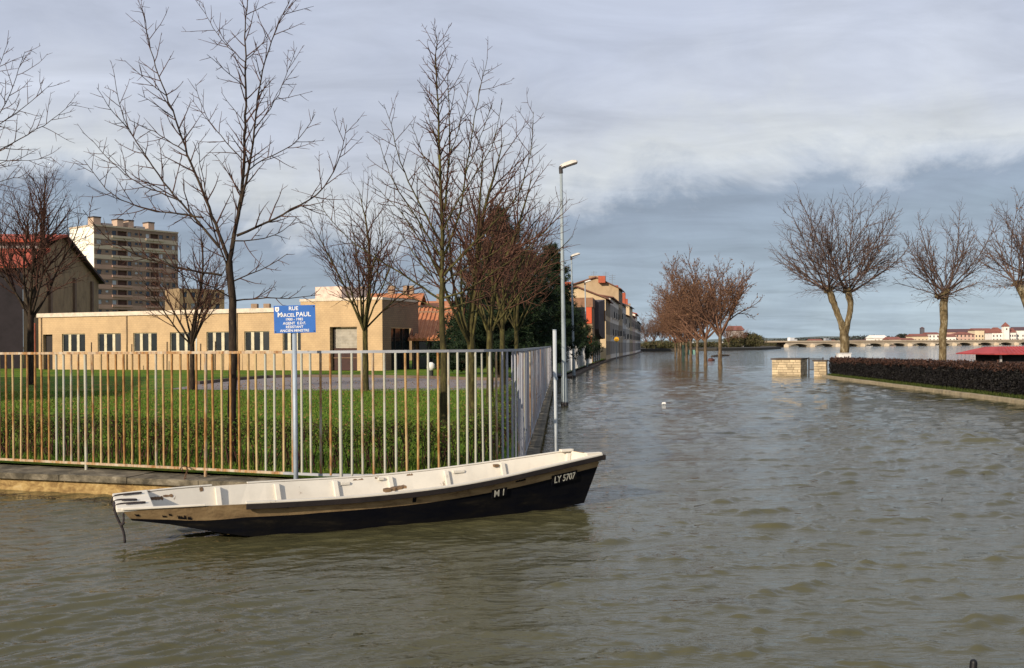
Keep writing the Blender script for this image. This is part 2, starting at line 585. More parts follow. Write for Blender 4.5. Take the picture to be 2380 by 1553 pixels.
# surveyed trees: main limbs measured on the photograph, twigs grown on them
SMALL = [dict(up=0.0, wig=0.02, nsub=7.5, ang=0.80, ratio=0.42, t0=0.10, minr=0.0024, seg=0.14, maxl=0.52),
         dict(up=0.45, wig=0.07, nsub=6.5, ang=0.80, ratio=0.40, t0=0.15, minr=0.0022, seg=0.10, maxl=0.34, minl=0.05),
         dict(up=0.2, wig=0.08, nsub=6, ang=0.75, ratio=0.40, t0=0.2, minr=0.0020, seg=0.07, minl=0.04),
         dict(up=0.2, wig=0.08, nsub=0, ang=0.7, ratio=0.4, t0=0.2, minr=0.0018, seg=0.06)]
def surveyed_tree(name, label, base, limbs, r_trunk, seed, bark, twig, swing=0.8, dens=1.0):
    rng = np.random.default_rng(seed)
    base = Vector(base)
    Y0 = base.y
    out = []
    for k, (pl, r0, r1) in enumerate(limbs):
        off = 0.0 if k == 0 else rng.uniform(-swing, swing)
        pts = []
        m = len(pl)
        for i, (x, y) in enumerate(pl):
            if k == 0: dpt = Y0
            else:
                dpt = Y0 + LIMB_DEPTH(pl[0], limbs, Y0, name) + off * (i / (m - 1))
            pts.append(np.array(at(x, y, dpt)) - np.array(base))
        pts = np.array(pts)
        if k == 0: pts[0][2] = -0.25
        # resample with gentle kinks
        seg = np.linalg.norm(np.diff(pts, axis=0), axis=1); s = np.concatenate([[0], np.cumsum(seg)])
        n = max(4, int(s[-1] / 0.14))
        u = np.linspace(0, s[-1], n + 1)
        P2 = np.stack([np.interp(u, s, pts[:, c]) for c in range(3)], axis=1)
        P3 = P2.copy()
        for _ in range(2):
            P3[1:-1] = (P3[:-2] + 2 * P3[1:-1] + P3[2:]) / 4
        P3[1:-1] += rng.normal(0, 0.006, P3[1:-1].shape)
        t = u / s[-1]
        kk = 1.0 if k == 0 else 0.80
        rad = kk * r0 + (r1 - kk * r0) * t ** 0.7
        lev = 0
        out.append((P3, rad, 0))
        if k == 0 and r1 > 0.02:
            continue
        PP = [dict(q) for q in SMALL]
        if k == 0: PP[0]['t0'] = 0.42; PP[0]['ratio'] = 0.2; PP[0]['nsub'] *= dens; PP[1]['nsub'] *= dens
        side_branches(out, rng, P3, rad, s[-1], 0, PP)
    return tree_objects(name, label, base, out, bark, twig, lev_split=0)
def LIMB_DEPTH(p0, limbs, Y0, name):
    return 0.0

# a broad family of procedural bare trees
def bare_tree(seed, H, trunk_h, r0, nmain, spread, P, fork_r=0.42, lean=0.0, knuckle=0.0):
    rng = np.random.default_rng(seed)
    out = []
    n = 7
    z = np.linspace(-0.3, trunk_h, n)
    pts = np.stack([lean * (z / trunk_h) ** 2 + rng.normal(0, 0.012 * trunk_h * 0.3, n), rng.normal(0, 0.012 * trunk_h * 0.3, n), z], axis=1)
    pts[0, :2] = pts[1, :2] = 0
    rad = r0 * np.array([1.25, 1.12, 1.0, 0.93, 0.88, 0.86, 0.86 + knuckle])
    out.append((pts, rad, 0))
    az0 = rng.random() * 6.28
    for k in range(nmain):
        az = az0 + k * 2.399 + rng.normal(0, 0.2)
        tilt = spread * (0.25 + 0.75 * ((k + 0.5) / nmain)) * (0.8 + 0.4 * rng.random())
        d = np.array([math.sin(tilt) * math.cos(az), math.sin(tilt) * math.sin(az), math.cos(tilt)])
        L = (H - trunk_h) * (1.0 - 0.32 * (tilt / max(spread, 0.1))) * (0.85 + 0.25 * rng.random())
        st = pts[-1] - np.array([0, 0, rng.random() * trunk_h * 0.12])
        grow(out, rng, st, d, L, r0 * fork_r * (0.7 + 0.4 * rng.random()), 1, P)
    return out, rng
def twig_tips(out, minlev):
    return np.concatenate([b[0][1:] for b in out if b[2] >= minlev])
# ------------------------------------------------------------------ the setting: water, terrain, banks
rngW = np.random.default_rng(11)
def water_height(X, Y, dy):
    """short wind chop, calm in the lee of the wall on the left"""
    h = np.zeros_like(X)
    r = np.random.default_rng(5)
    # open water to the right is choppier than the corner behind the boat
    open_ = 1 / (1 + np.exp(-(X - 0.6 - 0.03 * (Y - 8)) * 0.9))
    near_l = 1 / (1 + np.exp((X + 0.5) * 0.7))
    patch = 0.75 + 0.35 * np.sin(X * 0.31 + 1.3 + 0.4 * np.sin(Y * 0.11)) * np.sin(Y * 0.23 + 0.6 * np.sin(X * 0.17))
    for i in range(90):
        lam = 0.10 * (0.95 / 0.10) ** r.random()
        ang = R(-90 + 14) + r.normal(0, 0.52)
        k = 2 * math.pi / lam
        slope = 0.030 * (0.6 + 0.8 * r.random()) * (1.0 if lam < 0.6 else 0.75)
        ph = r.random() * 6.28
        arg = k * (X * math.cos(ang) + Y * math.sin(ang)) + ph
        w = np.clip((lam / (2.2 * dy) - 1), 0, 1)
        s = np.sin(arg)
        a = slope / k
        h += a * w * s * (0.25 + 0.95 * open_) * patch * (1.0 if lam < 0.7 else (0.35 + 0.9 * open_))
    # flat troughs, separate peaked crests
    sg = 0.0105
    g = h / sg
    h = sg * (0.22 * g + 1.75 * np.log1p(np.exp(2.8 * (g - 0.65))) / 2.8 - 0.4)
    ruff = 0.75 + 0.5 * np.sin(X * 0.9 + 0.7 * Y + 0.8 * np.sin(Y * 0.6)) * np.sin(X * 0.37 - Y * 0.52)
    for i in range(44):                      # fine slanting ripples on the left
        lam = 0.065 * (0.38 / 0.065) ** r.random()
        ang = R(-90 + 28) + r.normal(0, 0.24)
        k = 2 * math.pi / lam
        ph = r.random() * 6.28
        w = np.clip((lam / (2.2 * dy) - 1), 0, 1)
        h += 0.075 / k * w * ruff * np.sin(k * (X * math.cos(ang) + Y * math.sin(ang)) + ph) * near_l * patch
    return h
def build_water():
    rows = [1.2]
    while rows[-1] < 90: rows.append(rows[-1] * 1.0034)
    while rows[-1] < 200: rows.append(rows[-1] * 1.01)
    while rows[-1] < 9000: rows.append(rows[-1] * 1.06)
    rows = np.array(rows)
    c = np.linspace(-0.66, 0.66, 560)
    side = 0.66 * np.exp(np.linspace(0, 2.2, 40)[1:])
    c = np.concatenate([-side[::-1], c, side])
    Y, C = np.meshgrid(rows, c, indexing='ij')
    X = C * Y
    dy = np.gradient(rows)[:, None] * np.ones_like(C)
    dx = np.gradient(c)[None, :] * Y
    h = water_height(X, Y, np.maximum(dy, dx * 0.9))
    v = np.stack([X, Y, h], axis=-1).reshape(-1, 3)
    nr, nc = X.shape
    i = (np.arange(nr - 1)[:, None] * nc + np.arange(nc - 1)[None, :]).ravel()
    f = np.stack([i, i + 1, i + nc + 1, i + nc], axis=1)
    me = np_mesh('water', v, f, True)
    m, nt, b = nodes_of('flood_water')
    pos = geoco(nt)
    big = noise_node(nt, 0.12, 4, 0.5, pos)
    c = ramp_node(nt, big, [(0.35, (0.058, 0.054, 0.024)), (0.65, (0.078, 0.073, 0.036))])
    nt.links.new(c, b.inputs['Base Color'])
    b.inputs['Roughness'].default_value = 0.05
    b.inputs['IOR'].default_value = 1.333
    n1 = noise_node(nt, 5.0, 4, 0.55, geoco(nt, (0.55, 1.5, 1)), 0.4)
    n2 = noise_node(nt, 1.1, 3, 0.5, geoco(nt, (0.5, 1.4, 1)), 0.3)
    n3 = noise_node(nt, 17.0, 3, 0.5, geoco(nt, (0.5, 1.5, 1)), 0.2)
    hgt = mathn(nt, 'ADD', mathn(nt, 'ADD', mathn(nt, 'MULTIPLY', n1, 0.034), mathn(nt, 'MULTIPLY', n2, 0.11)), mathn(nt, 'MULTIPLY', n3, 0.011))
    ruf = ramp_node(nt, noise_node(nt, 0.16, 4, 0.6, geoco(nt, (1, 0.6, 1)), 0.8), [(0.36, (0.25, 0.25, 0.25)), (0.62, (0.85, 0.85, 0.85))])
    bump(nt, b, hgt, 0.55, 1.0)
    nt.links.new(ruf, nt.nodes['Bump'].inputs['Strength'])
    o = link('water', me, m)
    tag(o, 'grey brown flood water covering street, quay and river', kind='structure')
build_water()

def structure(name, mb, m, label=None):
    o = mb.build(name, m)
    return tag(o, label, kind='structure')

BED = mat('river_bed', (0.10, 0.085, 0.06), 0.95)
structure('ground', MB().quad((-9000, -600, -1.2), (9000, -600, -1.2), (9000, 9000, -1.2), (-9000, 9000, -1.2)), BED, 'river bed and drowned ground under the flood water')

# fence line: straight, rounded corner, then down the street
YZ = 0.30                                     # level of the school yard
KF = 1.06
FP0 = Vector((-2.45 * KF, 12.10 * KF)); TH0 = R(-22); FR = 2.0
FC = FP0 + Vector((math.sin(R(22)), math.cos(R(22)))) * FR
FEND = Vector((2.40, 59.5))
def fence_path(step=0.14):
    pts = []
    u0 = Vector((math.cos(TH0), math.sin(TH0)))
    L0 = 8.6
    n0 = int(L0 / step)
    for i in range(n0, 0, -1):
        pts.append((FP0 - u0 * (i * step), u0))
    th1 = math.atan2(FEND.y - 14.7, FEND.x - 0.15)
    n1 = int((th1 - TH0) * FR / step)
    for i in range(n1 + 1):
        th = TH0 + (th1 - TH0) * i / n1
        pts.append((FC + Vector((math.sin(th), -math.cos(th))) * FR, Vector((math.cos(th), math.sin(th)))))
    e = pts[-1][0]; u1 = (FEND - e).normalized()
    n2 = int((FEND - e).length / step)
    for i in range(1, n2 + 1):
        pts.append((e + u1 * (i * step), u1))
    return pts
FPATH = fence_path()
def offset_path(d, every=3):
    """path moved to the yard side (+) or the street side (-)"""
    out = []
    for i in range(0, len(FPATH), every):
        p, u = FPATH[i]
        out.append(p + Vector((-u.y, u.x)) * d)
    return out
def wall_out(p):                              # how far the low wall stands out in front of the railings
    return 0.17 + 0.42 * min(1, max(0, (-2.6 - p.x) / 5.0))
wall_front = []
for i in range(0, len(FPATH), 2):
    p, u = FPATH[i]
    wall_front.append(p - Vector((-u.y, u.x)) * wall_out(p))
wall_back = offset_path(0.13, 2)

STREET = [(2.4, 59.5), (3.2, 60.0), (5.0, 74), (7.9, 96), (13.6, 137), (17.4, 161), (26, 212), (37.5, 289), (52, 380)]
yard = [(-90, 45)] + [tuple(p) for p in offset_path(0.05, 3)] + STREET[1:] + [(52, 600), (-600, 600), (-600, 45)]
# lawn sheet (cut in the yard's outline)
mbl = MB().poly([(p[0], p[1], YZ) for p in yard])
m, nt, b = nodes_of('lawn_grass')
pos = geoco(nt)
f1 = noise_node(nt, 0.45, 6, 0.6, pos); f2 = noise_node(nt, 14, 6, 0.75, pos)
c1 = ramp_node(nt, f1, [(0.3, (0.05, 0.108, 0.010)), (0.48, (0.085, 0.158, 0.013)), (0.61, (0.145, 0.175, 0.022)), (0.74, (0.20, 0.165, 0.045))])
c2 = ramp_node(nt, f2, [(0.3, (0.55, 0.55, 0.5)), (0.7, (1.25, 1.25, 1.2))])
nt.links.new(mixc(nt, 1.0, c1, c2, 'MULTIPLY'), b.inputs['Base Color'])
b.inputs['Roughness'].default_value = 0.95
b.inputs['Specular IOR Level'].default_value = 0.1
bump(nt, b, f2, 0.7, 0.05)
structure('lawn', mbl, m, 'mown green lawn of the yard behind the railings')

# grass blades standing on the lawn
def grass_blades():
    r = np.random.default_rng(3)
    n = 90000
    Y = 13.2 + 26 * r.random(n) ** 1.35
    X = -0.62 * Y + (0.62 * Y + 1.4) * r.random(n)
    ok = np.ones(n, bool)
    cx, cy = FC.x, FC.y
    d = np.hypot(X - cx, Y - cy)
    u0 = (math.cos(TH0), math.sin(TH0)); nx, ny = -u0[1], u0[0]
    side_l = (X - FP0.x) * nx + (Y - FP0.y) * ny > 0.3
    ok &= side_l & ((Y > cy) | (d < FR - 0.3) | (X < cx)) & (X < -0.15 + 0.043 * (Y - 14.8))
    X, Y = X[ok], Y[ok]; n = len(X)
    h = 0.035 + 0.05 * r.random(n); a = r.random(n) * 6.28; w = 0.006 + 0.004 * Y / 20
    ln = r.normal(0, 0.02, (n, 2))
    v = np.empty((n, 3, 3))
    v[:, 0] = np.stack([X - np.cos(a) * w, Y - np.sin(a) * w, np.full(n, YZ)], 1)
    v[:, 1] = np.stack([X + np.cos(a) * w, Y + np.sin(a) * w, np.full(n, YZ)], 1)
    v[:, 2] = np.stack([X + ln[:, 0], Y + ln[:, 1], YZ + h], 1)
    me = np_mesh('grass', v.reshape(-1, 3), np.arange(3 * n).reshape(n, 3))
    o = link('grass', me, mat_leaf('grass_blade', [(0.05, 0.115, 0.010), (0.088, 0.168, 0.014), (0.18, 0.20, 0.032)]))
    tag(o, 'short green grass blades on the fenced lawn', 'grass', kind='stuff')
grass_blades()

# tarred drive across the lawn, with a low kerb at its far edge
low = [(395, 905), (470, 906), (560, 907), (700, 908), (850, 908.5), (1000, 908), (1100, 907), (1190, 905)]
high = [(1190, 886), (1100, 884), (1000, 880.5), (850, 877.5), (700, 877), (620, 879), (540, 885), (460, 894)]
drive = [ground(x, y, YZ) for x, y in low + high]
structure('drive', MB().poly([(p.x, p.y, YZ + 0.006) for p in drive]), mat('drive_tar', (0.19, 0.165, 0.16), 0.9, 0.2, 2.0), 'pale grey tarred drive curving across the lawn')
kb = MB()
hk = [ground(x, y, YZ) for x, y in high]
for a, b2 in zip(hk[:-1], hk[1:]):
    d = (b2 - a); nrm = Vector((-d.y, d.x, 0)).normalized() * 0.09
    kb.obox((a + b2) / 2 + Vector((0, 0, 0.07)), d / 2, nrm, (0, 0, 0.08))
structure('drive_kerb', kb, mat('kerb_brown', (0.13, 0.095, 0.07), 0.9), 'low brown kerb along the far edge of the drive')

# the flooded street's raised pavement edge beyond the railings
pk = MB()
SP = [Vector((p[0], p[1], 0)) for p in STREET]
for a, b2 in zip(SP[1:-1], SP[2:]):
    d = b2 - a; nrm = Vector((d.y, -d.x, 0)).normalized()
    pk.obox((a + b2) / 2 + nrm * 0.12 + Vector((0, 0, -0.28)), d / 2, nrm * 0.30, (0, 0, 0.40))
structure('pavement_edge', pk, mat('pavement_dark', (0.085, 0.06, 0.042), 0.9), 'dark raised pavement edge along the flooded street')

# far banks
fb = MB()
fbpts = [(130, 640), (235, 705), (480, 800), (900, 900), (2500, 1500), (2500, 2600), (100, 2600), (60, 1400), (150, 1080)]
fb.prism(fbpts, -1.0, 1.9)
structure('far_bank', fb, mat('far_bank_ground', (0.13, 0.115, 0.085), 0.95), 'low far river bank under the white houses')
lb = MB().prism([(37, 286), (60, 292), (78, 312), (100, 370), (118, 455), (112, 560), (40, 620)], -1.0, 0.75)
structure('near_bank', lb, mat('near_bank_ground', (0.055, 0.05, 0.042), 0.95), 'dark low river bank at the end of the flooded street')
hl = MB()
r = random.Random(4)
ridge = []
for i in range(60):
    x = -2600 + i * 110
    ridge.append((x, 2900, 8 + 13 * (0.5 + 0.5 * math.sin(i * 0.45)) * (0.7 + 0.5 * r.random())))
for (x0, y0, z0), (x1, y1, z1) in zip(ridge[:-1], ridge[1:]):
    hl.quad((x0, y0, -1), (x1, y1, -1), (x1, y1 + 60, z1), (x0, y0 + 60, z0))
    hl.quad((x0, y0 + 60, z0), (x1, y1 + 60, z1), (x1, y1 + 700, z1 * 0.3), (x0, y0 + 700, z0 * 0.3))
structure('hills', hl, mat('far_hills', (0.10, 0.12, 0.12), 0.95, scale=0.01), 'low blue grey hills on the horizon')
# ------------------------------------------------------------------ railings on the low wall
def mat_rust_paint(name, paint, amount, spread=0.35):
    m, nt, b = nodes_of(name)
    oi = nt.nodes.new('ShaderNodeObjectInfo')
    tcn = nt.nodes.new('ShaderNodeTexCoord')
    vec = geoco(nt, (9, 9, 1.6))
    n1 = noise_node(nt, 1.0, 6, 0.65, vec)
    n2 = noise_node(nt, 8.0, 4, 0.6, geoco(nt, (3, 3, 1)))
    f = mathn(nt, 'ADD', mathn(nt, 'MULTIPLY', n1, 0.9), mathn(nt, 'MULTIPLY', n2, 0.25))
    f = mathn(nt, 'ADD', f, mathn(nt, 'MULTIPLY', mathn(nt, 'SUBTRACT', oi.outputs['Random'], 0.5), spread))
    f = mathn(nt, 'ADD', f, amount)
    rust = ramp_node(nt, noise_node(nt, 5.0, 5, 0.6, vec), [(0.3, (0.12, 0.042, 0.012)), (0.5, (0.27, 0.125, 0.028)), (0.7, (0.42, 0.25, 0.08))])
    k = nt.nodes.new('ShaderNodeMapRange')
    k.inputs['From Min'].default_value = 0.46; k.inputs['From Max'].default_value = 0.70
    nt.links.new(f, k.inputs[0])
    c = mixc(nt, k.outputs[0], paint, rust)
    nt.links.new(c, b.inputs['Base Color'])
    b.inputs['Roughness'].default_value = 0.65
    bump(nt, b, n2, 0.2, 0.004)
    MATS[name] = m
    return m
BAR_RUST = mat_rust_paint('rusty_cream_paint', (0.43, 0.32, 0.16), 0.10, 0.42)
BAR_PALE = mat_rust_paint('pale_paint', (0.37, 0.365, 0.30), -0.07, 0.34)
BAR_STREET = mat_rust_paint('grey_paint', (0.27, 0.28, 0.32), -0.15, 0.28)
RAIL_RUST = mat_rust_paint('rusty_rail_paint', (0.42, 0.36, 0.27), 0.08, 0.2)
RAIL_GREY = mat('rail_grey', (0.30, 0.31, 0.33), 0.6)

fence = thing('railing_fence', 'long metal railing fence, rusty cream bars on the left, pale grey round the corner', 'fence', (FP0.x, FP0.y, 0))
ZT, ZB = 1.935, 0.355
bar_w, bar_d = 0.0150, 0.0150
def bar_mesh(name, w, d, z0, z1):
    k = MB(); k.smooth = True
    return k.tube([(0, 0, z0), (0, 0, z1)], w * 1.08, 10, cap=False).mesh(name)
me_bar = {k: bar_mesh('bar', bar_w, bar_d, ZB, ZT - 0.02) for k in ('a', 'b', 'c')}
me_bar['a'].materials.append(BAR_RUST); me_bar['b'].materials.append(BAR_PALE); me_bar['c'].materials.append(BAR_STREET)
me_post = {k: bar_mesh('post', 0.020, 0.020, 0.10, ZT - 0.02) for k in ('a', 'b', 'c')}
me_post['a'].materials.append(BAR_PALE); me_post['b'].materials.append(BAR_PALE); me_post['c'].materials.append(BAR_STREET)
rb = random.Random(8)
nbar = 0
rest = MB()
first = 0
for i, (p, u) in enumerate(FPATH):
    if p.x < -8.3: continue
    ispost = (i % 15 == 4)
    if p.y > 38:                                # too far down the street to count singly
        ux, uy = u.x * 0.0135, u.y * 0.0135
        z0 = 0.10 if ispost else ZB
        rest.obox((p.x, p.y, (z0 + ZT - 0.02) / 2), (ux, uy, 0), (-uy, ux, 0), (0, 0, (ZT - 0.02 - z0) / 2))
        continue
    if p.x < -2.9: kind = 'a' if rb.random() < 0.86 else 'b'
    elif p.y < 13.6 and p.x < 0.0: kind = 'b' if rb.random() < 0.88 else 'a'
    else: kind = 'c' if rb.random() < 0.93 else 'b'
    o = link('post' if ispost else 'bar', (me_post if ispost else me_bar)[kind], None, fence,
             (p.x - FP0.x, p.y - FP0.y, 0))
    o.rotation_euler = (rb.gauss(0, 0.004), rb.gauss(0, 0.004), math.atan2(u.y, u.x))
    nbar += 1
o = rest.build('bar', BAR_STREET, fence)
o['kind'] = 'stuff'
def rail(z, h, w, i0, i1, m, name='rail'):
    rings = []
    for i in range(i0, i1 + 1, 1 if i1 < 110 else 4):
        p, u = FPATH[min(i, len(FPATH) - 1)]
        n = Vector((-u.y, u.x))
        a, c = p + n * w, p - n * w
        rings.append([(a.x, a.y, z), (c.x, c.y, z), (c.x, c.y, z + h), (a.x, a.y, z + h)])
    return MB().sweep(rings).build(name, m, fence)
iL = next(i for i, q in enumerate(FPATH) if q[0].x > -8.4)
iM = next(i for i, q in enumerate(FPATH) if q[0].x > -3.0)
iE = len(FPATH) - 1
rail(ZT - 0.02, 0.035, 0.021, iL, iM, RAIL_RUST)
rail(ZT - 0.02, 0.035, 0.021, iM, iE, RAIL_GREY)
rail(ZB - 0.015, 0.032, 0.019, iL, iM, RAIL_RUST)
rail(ZB - 0.015, 0.032, 0.019, iM, iE, RAIL_GREY)
# return panel at the far end of the railings, facing the camera
g = thing('metal_gate', 'pale grey slatted gate panel closing the far end of the railings', 'gate', (2.4, 59.6, 0))
gm = MB().box(-0.030, 0.030, -0.02, 0.02, 0.12, 1.90).mesh('slat'); gm.materials.append(BAR_STREET)
for i in range(8):
    link('slat', gm, None, g, (0.02 + i * 0.095, 0.02 * i, 0))
MB().box(-0.03, 0.75, 0.03, 0.07, 1.80, 1.86).build('rail', BAR_STREET, g, local=True)
MB().box(-0.03, 0.75, 0.03, 0.07, 0.20, 0.26).build('rail', BAR_STREET, g, local=True)

# low wall: base and separate coping stones
def mat_stained(name, cols, scale=3.0, stretch=(1, 1, 1), bmp=0.5):
    m, nt, b = nodes_of(name)
    f = noise_node(nt, scale, 9, 0.7, geoco(nt, stretch), 0.4)
    k = len(cols)
    c = ramp_node(nt, f, [(0.28 + 0.46 * i / (k - 1), cc) for i, cc in enumerate(cols)])
    nt.links.new(c, b.inputs['Base Color'])
    b.inputs['Roughness'].default_value = 0.92
    bump(nt, b, noise_node(nt, scale * 7, 6, 0.65, geoco(nt)), bmp, 0.02)
    MATS[name] = m
    return m
WALL_BASE = mat_stained('yellow_render', [(0.07, 0.042, 0.016), (0.22, 0.135, 0.045), (0.38, 0.26, 0.10), (0.45, 0.35, 0.19)], 5.0, (1, 1, 1.6))
COPING = mat_stained('old_concrete', [(0.018, 0.015, 0.009), (0.060, 0.050, 0.031), (0.16, 0.135, 0.092), (0.36, 0.32, 0.24)], 3.4, (1, 1, 1.5))
lw = thing('low_wall', 'low weathered wall with concrete coping carrying the railing fence', 'wall', (FP0.x, FP0.y, 0))
rings = []
for a, c in zip(wall_front, wall_back):
    if a.x < -9.5: continue
    d = (c - a).normalized() * 0.05
    a2 = a + d
    rings.append([(a2.x, a2.y, -1.0), (c.x, c.y, -1.0), (c.x, c.y, 0.165), (a2.x, a2.y, 0.165)])
MB().sweep(rings).build('wall_base', WALL_BASE, lw)
step = 4
k0 = 0
idx = [i for i in range(len(wall_front)) if wall_front[i].x > -9.5]
cop_far = MB()
for j in range(idx[0], idx[-1] - step, step):
    q = range(j, j + step + 1)
    rings = []
    for n_, i in enumerate(q):
        a, c = Vector(wall_front[i]), Vector(wall_back[i])
        if n_ == 0 or n_ == step:            # open joints between the stones
            other = wall_front[i + 1] if n_ == 0 else wall_front[i - 1]
            dd = (Vector(other) - a).normalized() * 0.006
            a = a + dd; c = c + dd
        dn = (a - c).normalized() * 0.03
        a = a + dn
        z1 = 0.262 + 0.004 * ((j * 7) % 3 - 1)
        rings.append([(a.x, a.y, 0.17), (c.x, c.y, 0.17), (c.x, c.y, z1), (a.x, a.y, z1 - 0.01)])
    if wall_front[j].y < 30:
        MB().sweep(rings).build('coping_stone', COPING, lw)
    else:
        cop_far.sweep(rings)
cop_far.build('coping', COPING, lw)

# chain round the bottom rail above the boat's bow
ch = thing('mooring_chain', 'rusty chain looped round the bottom rail of the fence', 'chain', at(428, 1090, 13.45))
c0 = at(428, 1088, 13.38)
pts = [at(425, 1096, 13.40), at(421, 1088, 13.34), at(426, 1083, 13.36), at(433, 1084, 13.50), at(436, 1092, 13.40), at(432, 1103, 13.32), at(429, 1115, 13.24), at(428, 1128, 13.2)]
CH = mat('rusty_chain', (0.12, 0.065, 0.035), 0.7)
# links along the curve
acc = 0
prev = pts[0]
dist = [0]
for a, b2 in zip(pts[:-1], pts[1:]): dist.append(dist[-1] + (b2 - a).length)
nl = int(dist[-1] / 0.034)
for k in range(nl):
    s = (k + 0.5) * dist[-1] / nl
    i = max(j for j in range(len(dist)) if dist[j] <= s)
    i = min(i, len(pts) - 2)
    t = (s - dist[i]) / (dist[i + 1] - dist[i])
    p = pts[i].lerp(pts[i + 1], t); d = (pts[i + 1] - pts[i]).normalized()
    sidev = d.cross(Vector((0, 1, 0))).normalized() if k % 2 else Vector((0, 1, 0))
    ring = [p + d * (0.024 * math.cos(a)) + sidev * (0.014 * math.sin(a)) for a in np.linspace(0, 2 * math.pi, 9)]
    MB().tube(ring, 0.0048, 5, cap=False).build('link', CH, ch)

# street name sign on its post
SIGN_Y = 12.40
sg = thing('street_sign', 'blue street name plate with white lettering on a grey metal post', 'sign', at(690, 1180, SIGN_Y))
POST = mat('galvanised', (0.30, 0.35, 0.40), 0.5, 0.15, 6.0, 0.1, metallic=0.2)
pb = at(689, 1180, SIGN_Y + 0.035); pt = at(684, 770, SIGN_Y + 0.035)
tp = MB(); tp.smooth = True
tp.tube([(pb.x, pb.y, -0.8), (pt.x, pt.y, pt.z + 0.28)], 0.029, 14)
tp.build('post', POST, sg)
pl_c = at(685, 742, SIGN_Y)
pw, ph = 0.257, 0.172
BLUE = mat('sign_blue', (0.028, 0.125, 0.42), 0.35, 0.12, 3.0, 0.02, spec=0.5)
WHITE = mat('sign_white', (0.74, 0.75, 0.76), 0.45, 0.06, 8.0, 0.0)
tilt = R(1.1)
pm = Matrix.Translation(pl_c - sg.location) @ Matrix.Rotation(R(2), 4, 'Z') @ Matrix.Rotation(-tilt, 4, 'Y')
plate = MB().box(-pw, pw, -0.004, 0.004, -ph, ph).build('plate', BLUE, sg, local=True, bevel=0.003)
plate.matrix_local = pm
def sign_line(txt, x, z, size, narrow=1.0):
    me = text_mesh(txt, size, 0.0012, narrow=narrow, bold=size * 0.016)
    me.transform(Matrix.Translation((x, -0.0062, z)) @ Matrix.Rotation(R(90), 4, 'X'))
    return link('lettering', me, WHITE, plate)
sign_line('RUE', -0.012, 0.132, 0.066)
sign_line('M', -0.181, 0.055, 0.082); sign_line('ARCEL', -0.083, 0.049, 0.060); sign_line('PAUL', 0.110, 0.056, 0.078)
sign_line('1900 - 1982', -0.005, -0.003, 0.045)
sign_line('AGENT  E.D.F.', -0.003, -0.052, 0.046)
sign_line('RÉSISTANT', -0.003, -0.098, 0.044)
sign_line('ANCIEN MINISTRE', -0.003, -0.144, 0.044)
sh = MB().poly([(-0.24, -0.0055, 0.155), (-0.19, -0.0055, 0.155), (-0.19, -0.0055, 0.115), (-0.200, -0.0055, 0.100), (-0.215, -0.0055, 0.092), (-0.230, -0.0055, 0.100), (-0.24, -0.0055, 0.115)])
sh.build('crest', WHITE, plate, local=True)
MB().box(-0.224, -0.206, -0.0068, -0.0058, 0.112, 0.140).build('crest_charge', mat('crest_grey', (0.42, 0.40, 0.36), 0.5), plate, local=True)
for sx, sz in ((0.237, 0.153), (-0.24, -0.153), (0.237, -0.153)):
    d = MB(); d.tube([(sx, -0.0045, sz), (sx, -0.009, sz)], 0.007, 8)
    d.build('rivet', mat('rivet_dark', (0.02, 0.025, 0.05), 0.5), plate, local=True)

# a second post without its plate, out in the flooded street
p2 = thing('sign_post', 'short bare pale grey post standing in the water beside the fence corner', 'post', at(1292, 1112, 15.0))
tp = MB(); tp.smooth = True
a = at(1292.5, 1112, 15.0); c = at(1289, 768, 15.0)
tp.tube([(a.x, a.y, -0.8), c], 0.029, 14)
tp.build('post', mat('pale_post', (0.40, 0.43, 0.45), 0.55, 0.12, 6.0), p2)
cp = MB(); cp.smooth = True
cp.tube([c, c + Vector((0, 0, 0.012))], 0.031, 14); cp.build('cap', POST, p2)
a2 = at(1291, 880, 15.0)
cl = MB(); cl.tube([a2 - Vector((0, 0, 0.02)), a2 + Vector((0, 0, 0.02))], 0.034, 12); cl.build('clamp', POST, p2)

# black stake at the very front
sk = thing('stake', 'black round topped stake poking out of the water in the near corner', 'stake', at(2258, 1700, 5.0))
a = at(2256, 1640, 5.0); c = at(2263, 1541, 5.0)
k = MB(); k.smooth = True
k.tube([(a.x - 0.03, a.y, -0.9), a, c, c + Vector((0.001, 0, 0.010)), c + Vector((0.002, 0, 0.016)), c + Vector((0.002, 0, 0.019))], [0.019, 0.019, 0.018, 0.0155, 0.010, 0.003], 12)
k.build('stake_shaft', mat('stake_black', (0.006, 0.006, 0.007), 0.5), sk)
# ------------------------------------------------------------------ the moored boat
def mat_boat_white(name, base=(0.61, 0.570, 0.49)):
    m, nt, b = nodes_of(name)
    f = noise_node(nt, 2.2, 8, 0.65, geoco(nt))
    c = ramp_node(nt, f, [(0.3, tuple(x * 0.86 for x in base)), (0.55, base), (0.75, tuple(min(1, x * 1.06) for x in base))])
    g = noise_node(nt, 7.0, 7, 0.7, geoco(nt, (1, 1, 0.6)))
    k = nt.nodes.new('ShaderNodeMapRange'); k.inputs['From Min'].default_value = 0.64; k.inputs['From Max'].default_value = 0.675
    nt.links.new(g, k.inputs[0])
    c = mixc(nt, mathn(nt, 'MULTIPLY', k.outputs[0], 0.8), c, (0.16, 0.10, 0.06))
    g2 = noise_node(nt, 1.1, 4, 0.5, geoco(nt, (1, 1, 3)))
    c = mixc(nt, ramp_node(nt, g2, [(0.5, (0, 0, 0)), (0.8, (0.35, 0.35, 0.35))]), c, (0.46, 0.40, 0.32))
    nt.links.new(c, b.inputs['Base Color'])
    b.inputs['Roughness'].default_value = 0.6
    bump(nt, b, g, 0.15, 0.004)
    MATS[name] = m
    return m
BW = mat_boat_white('boat_white')
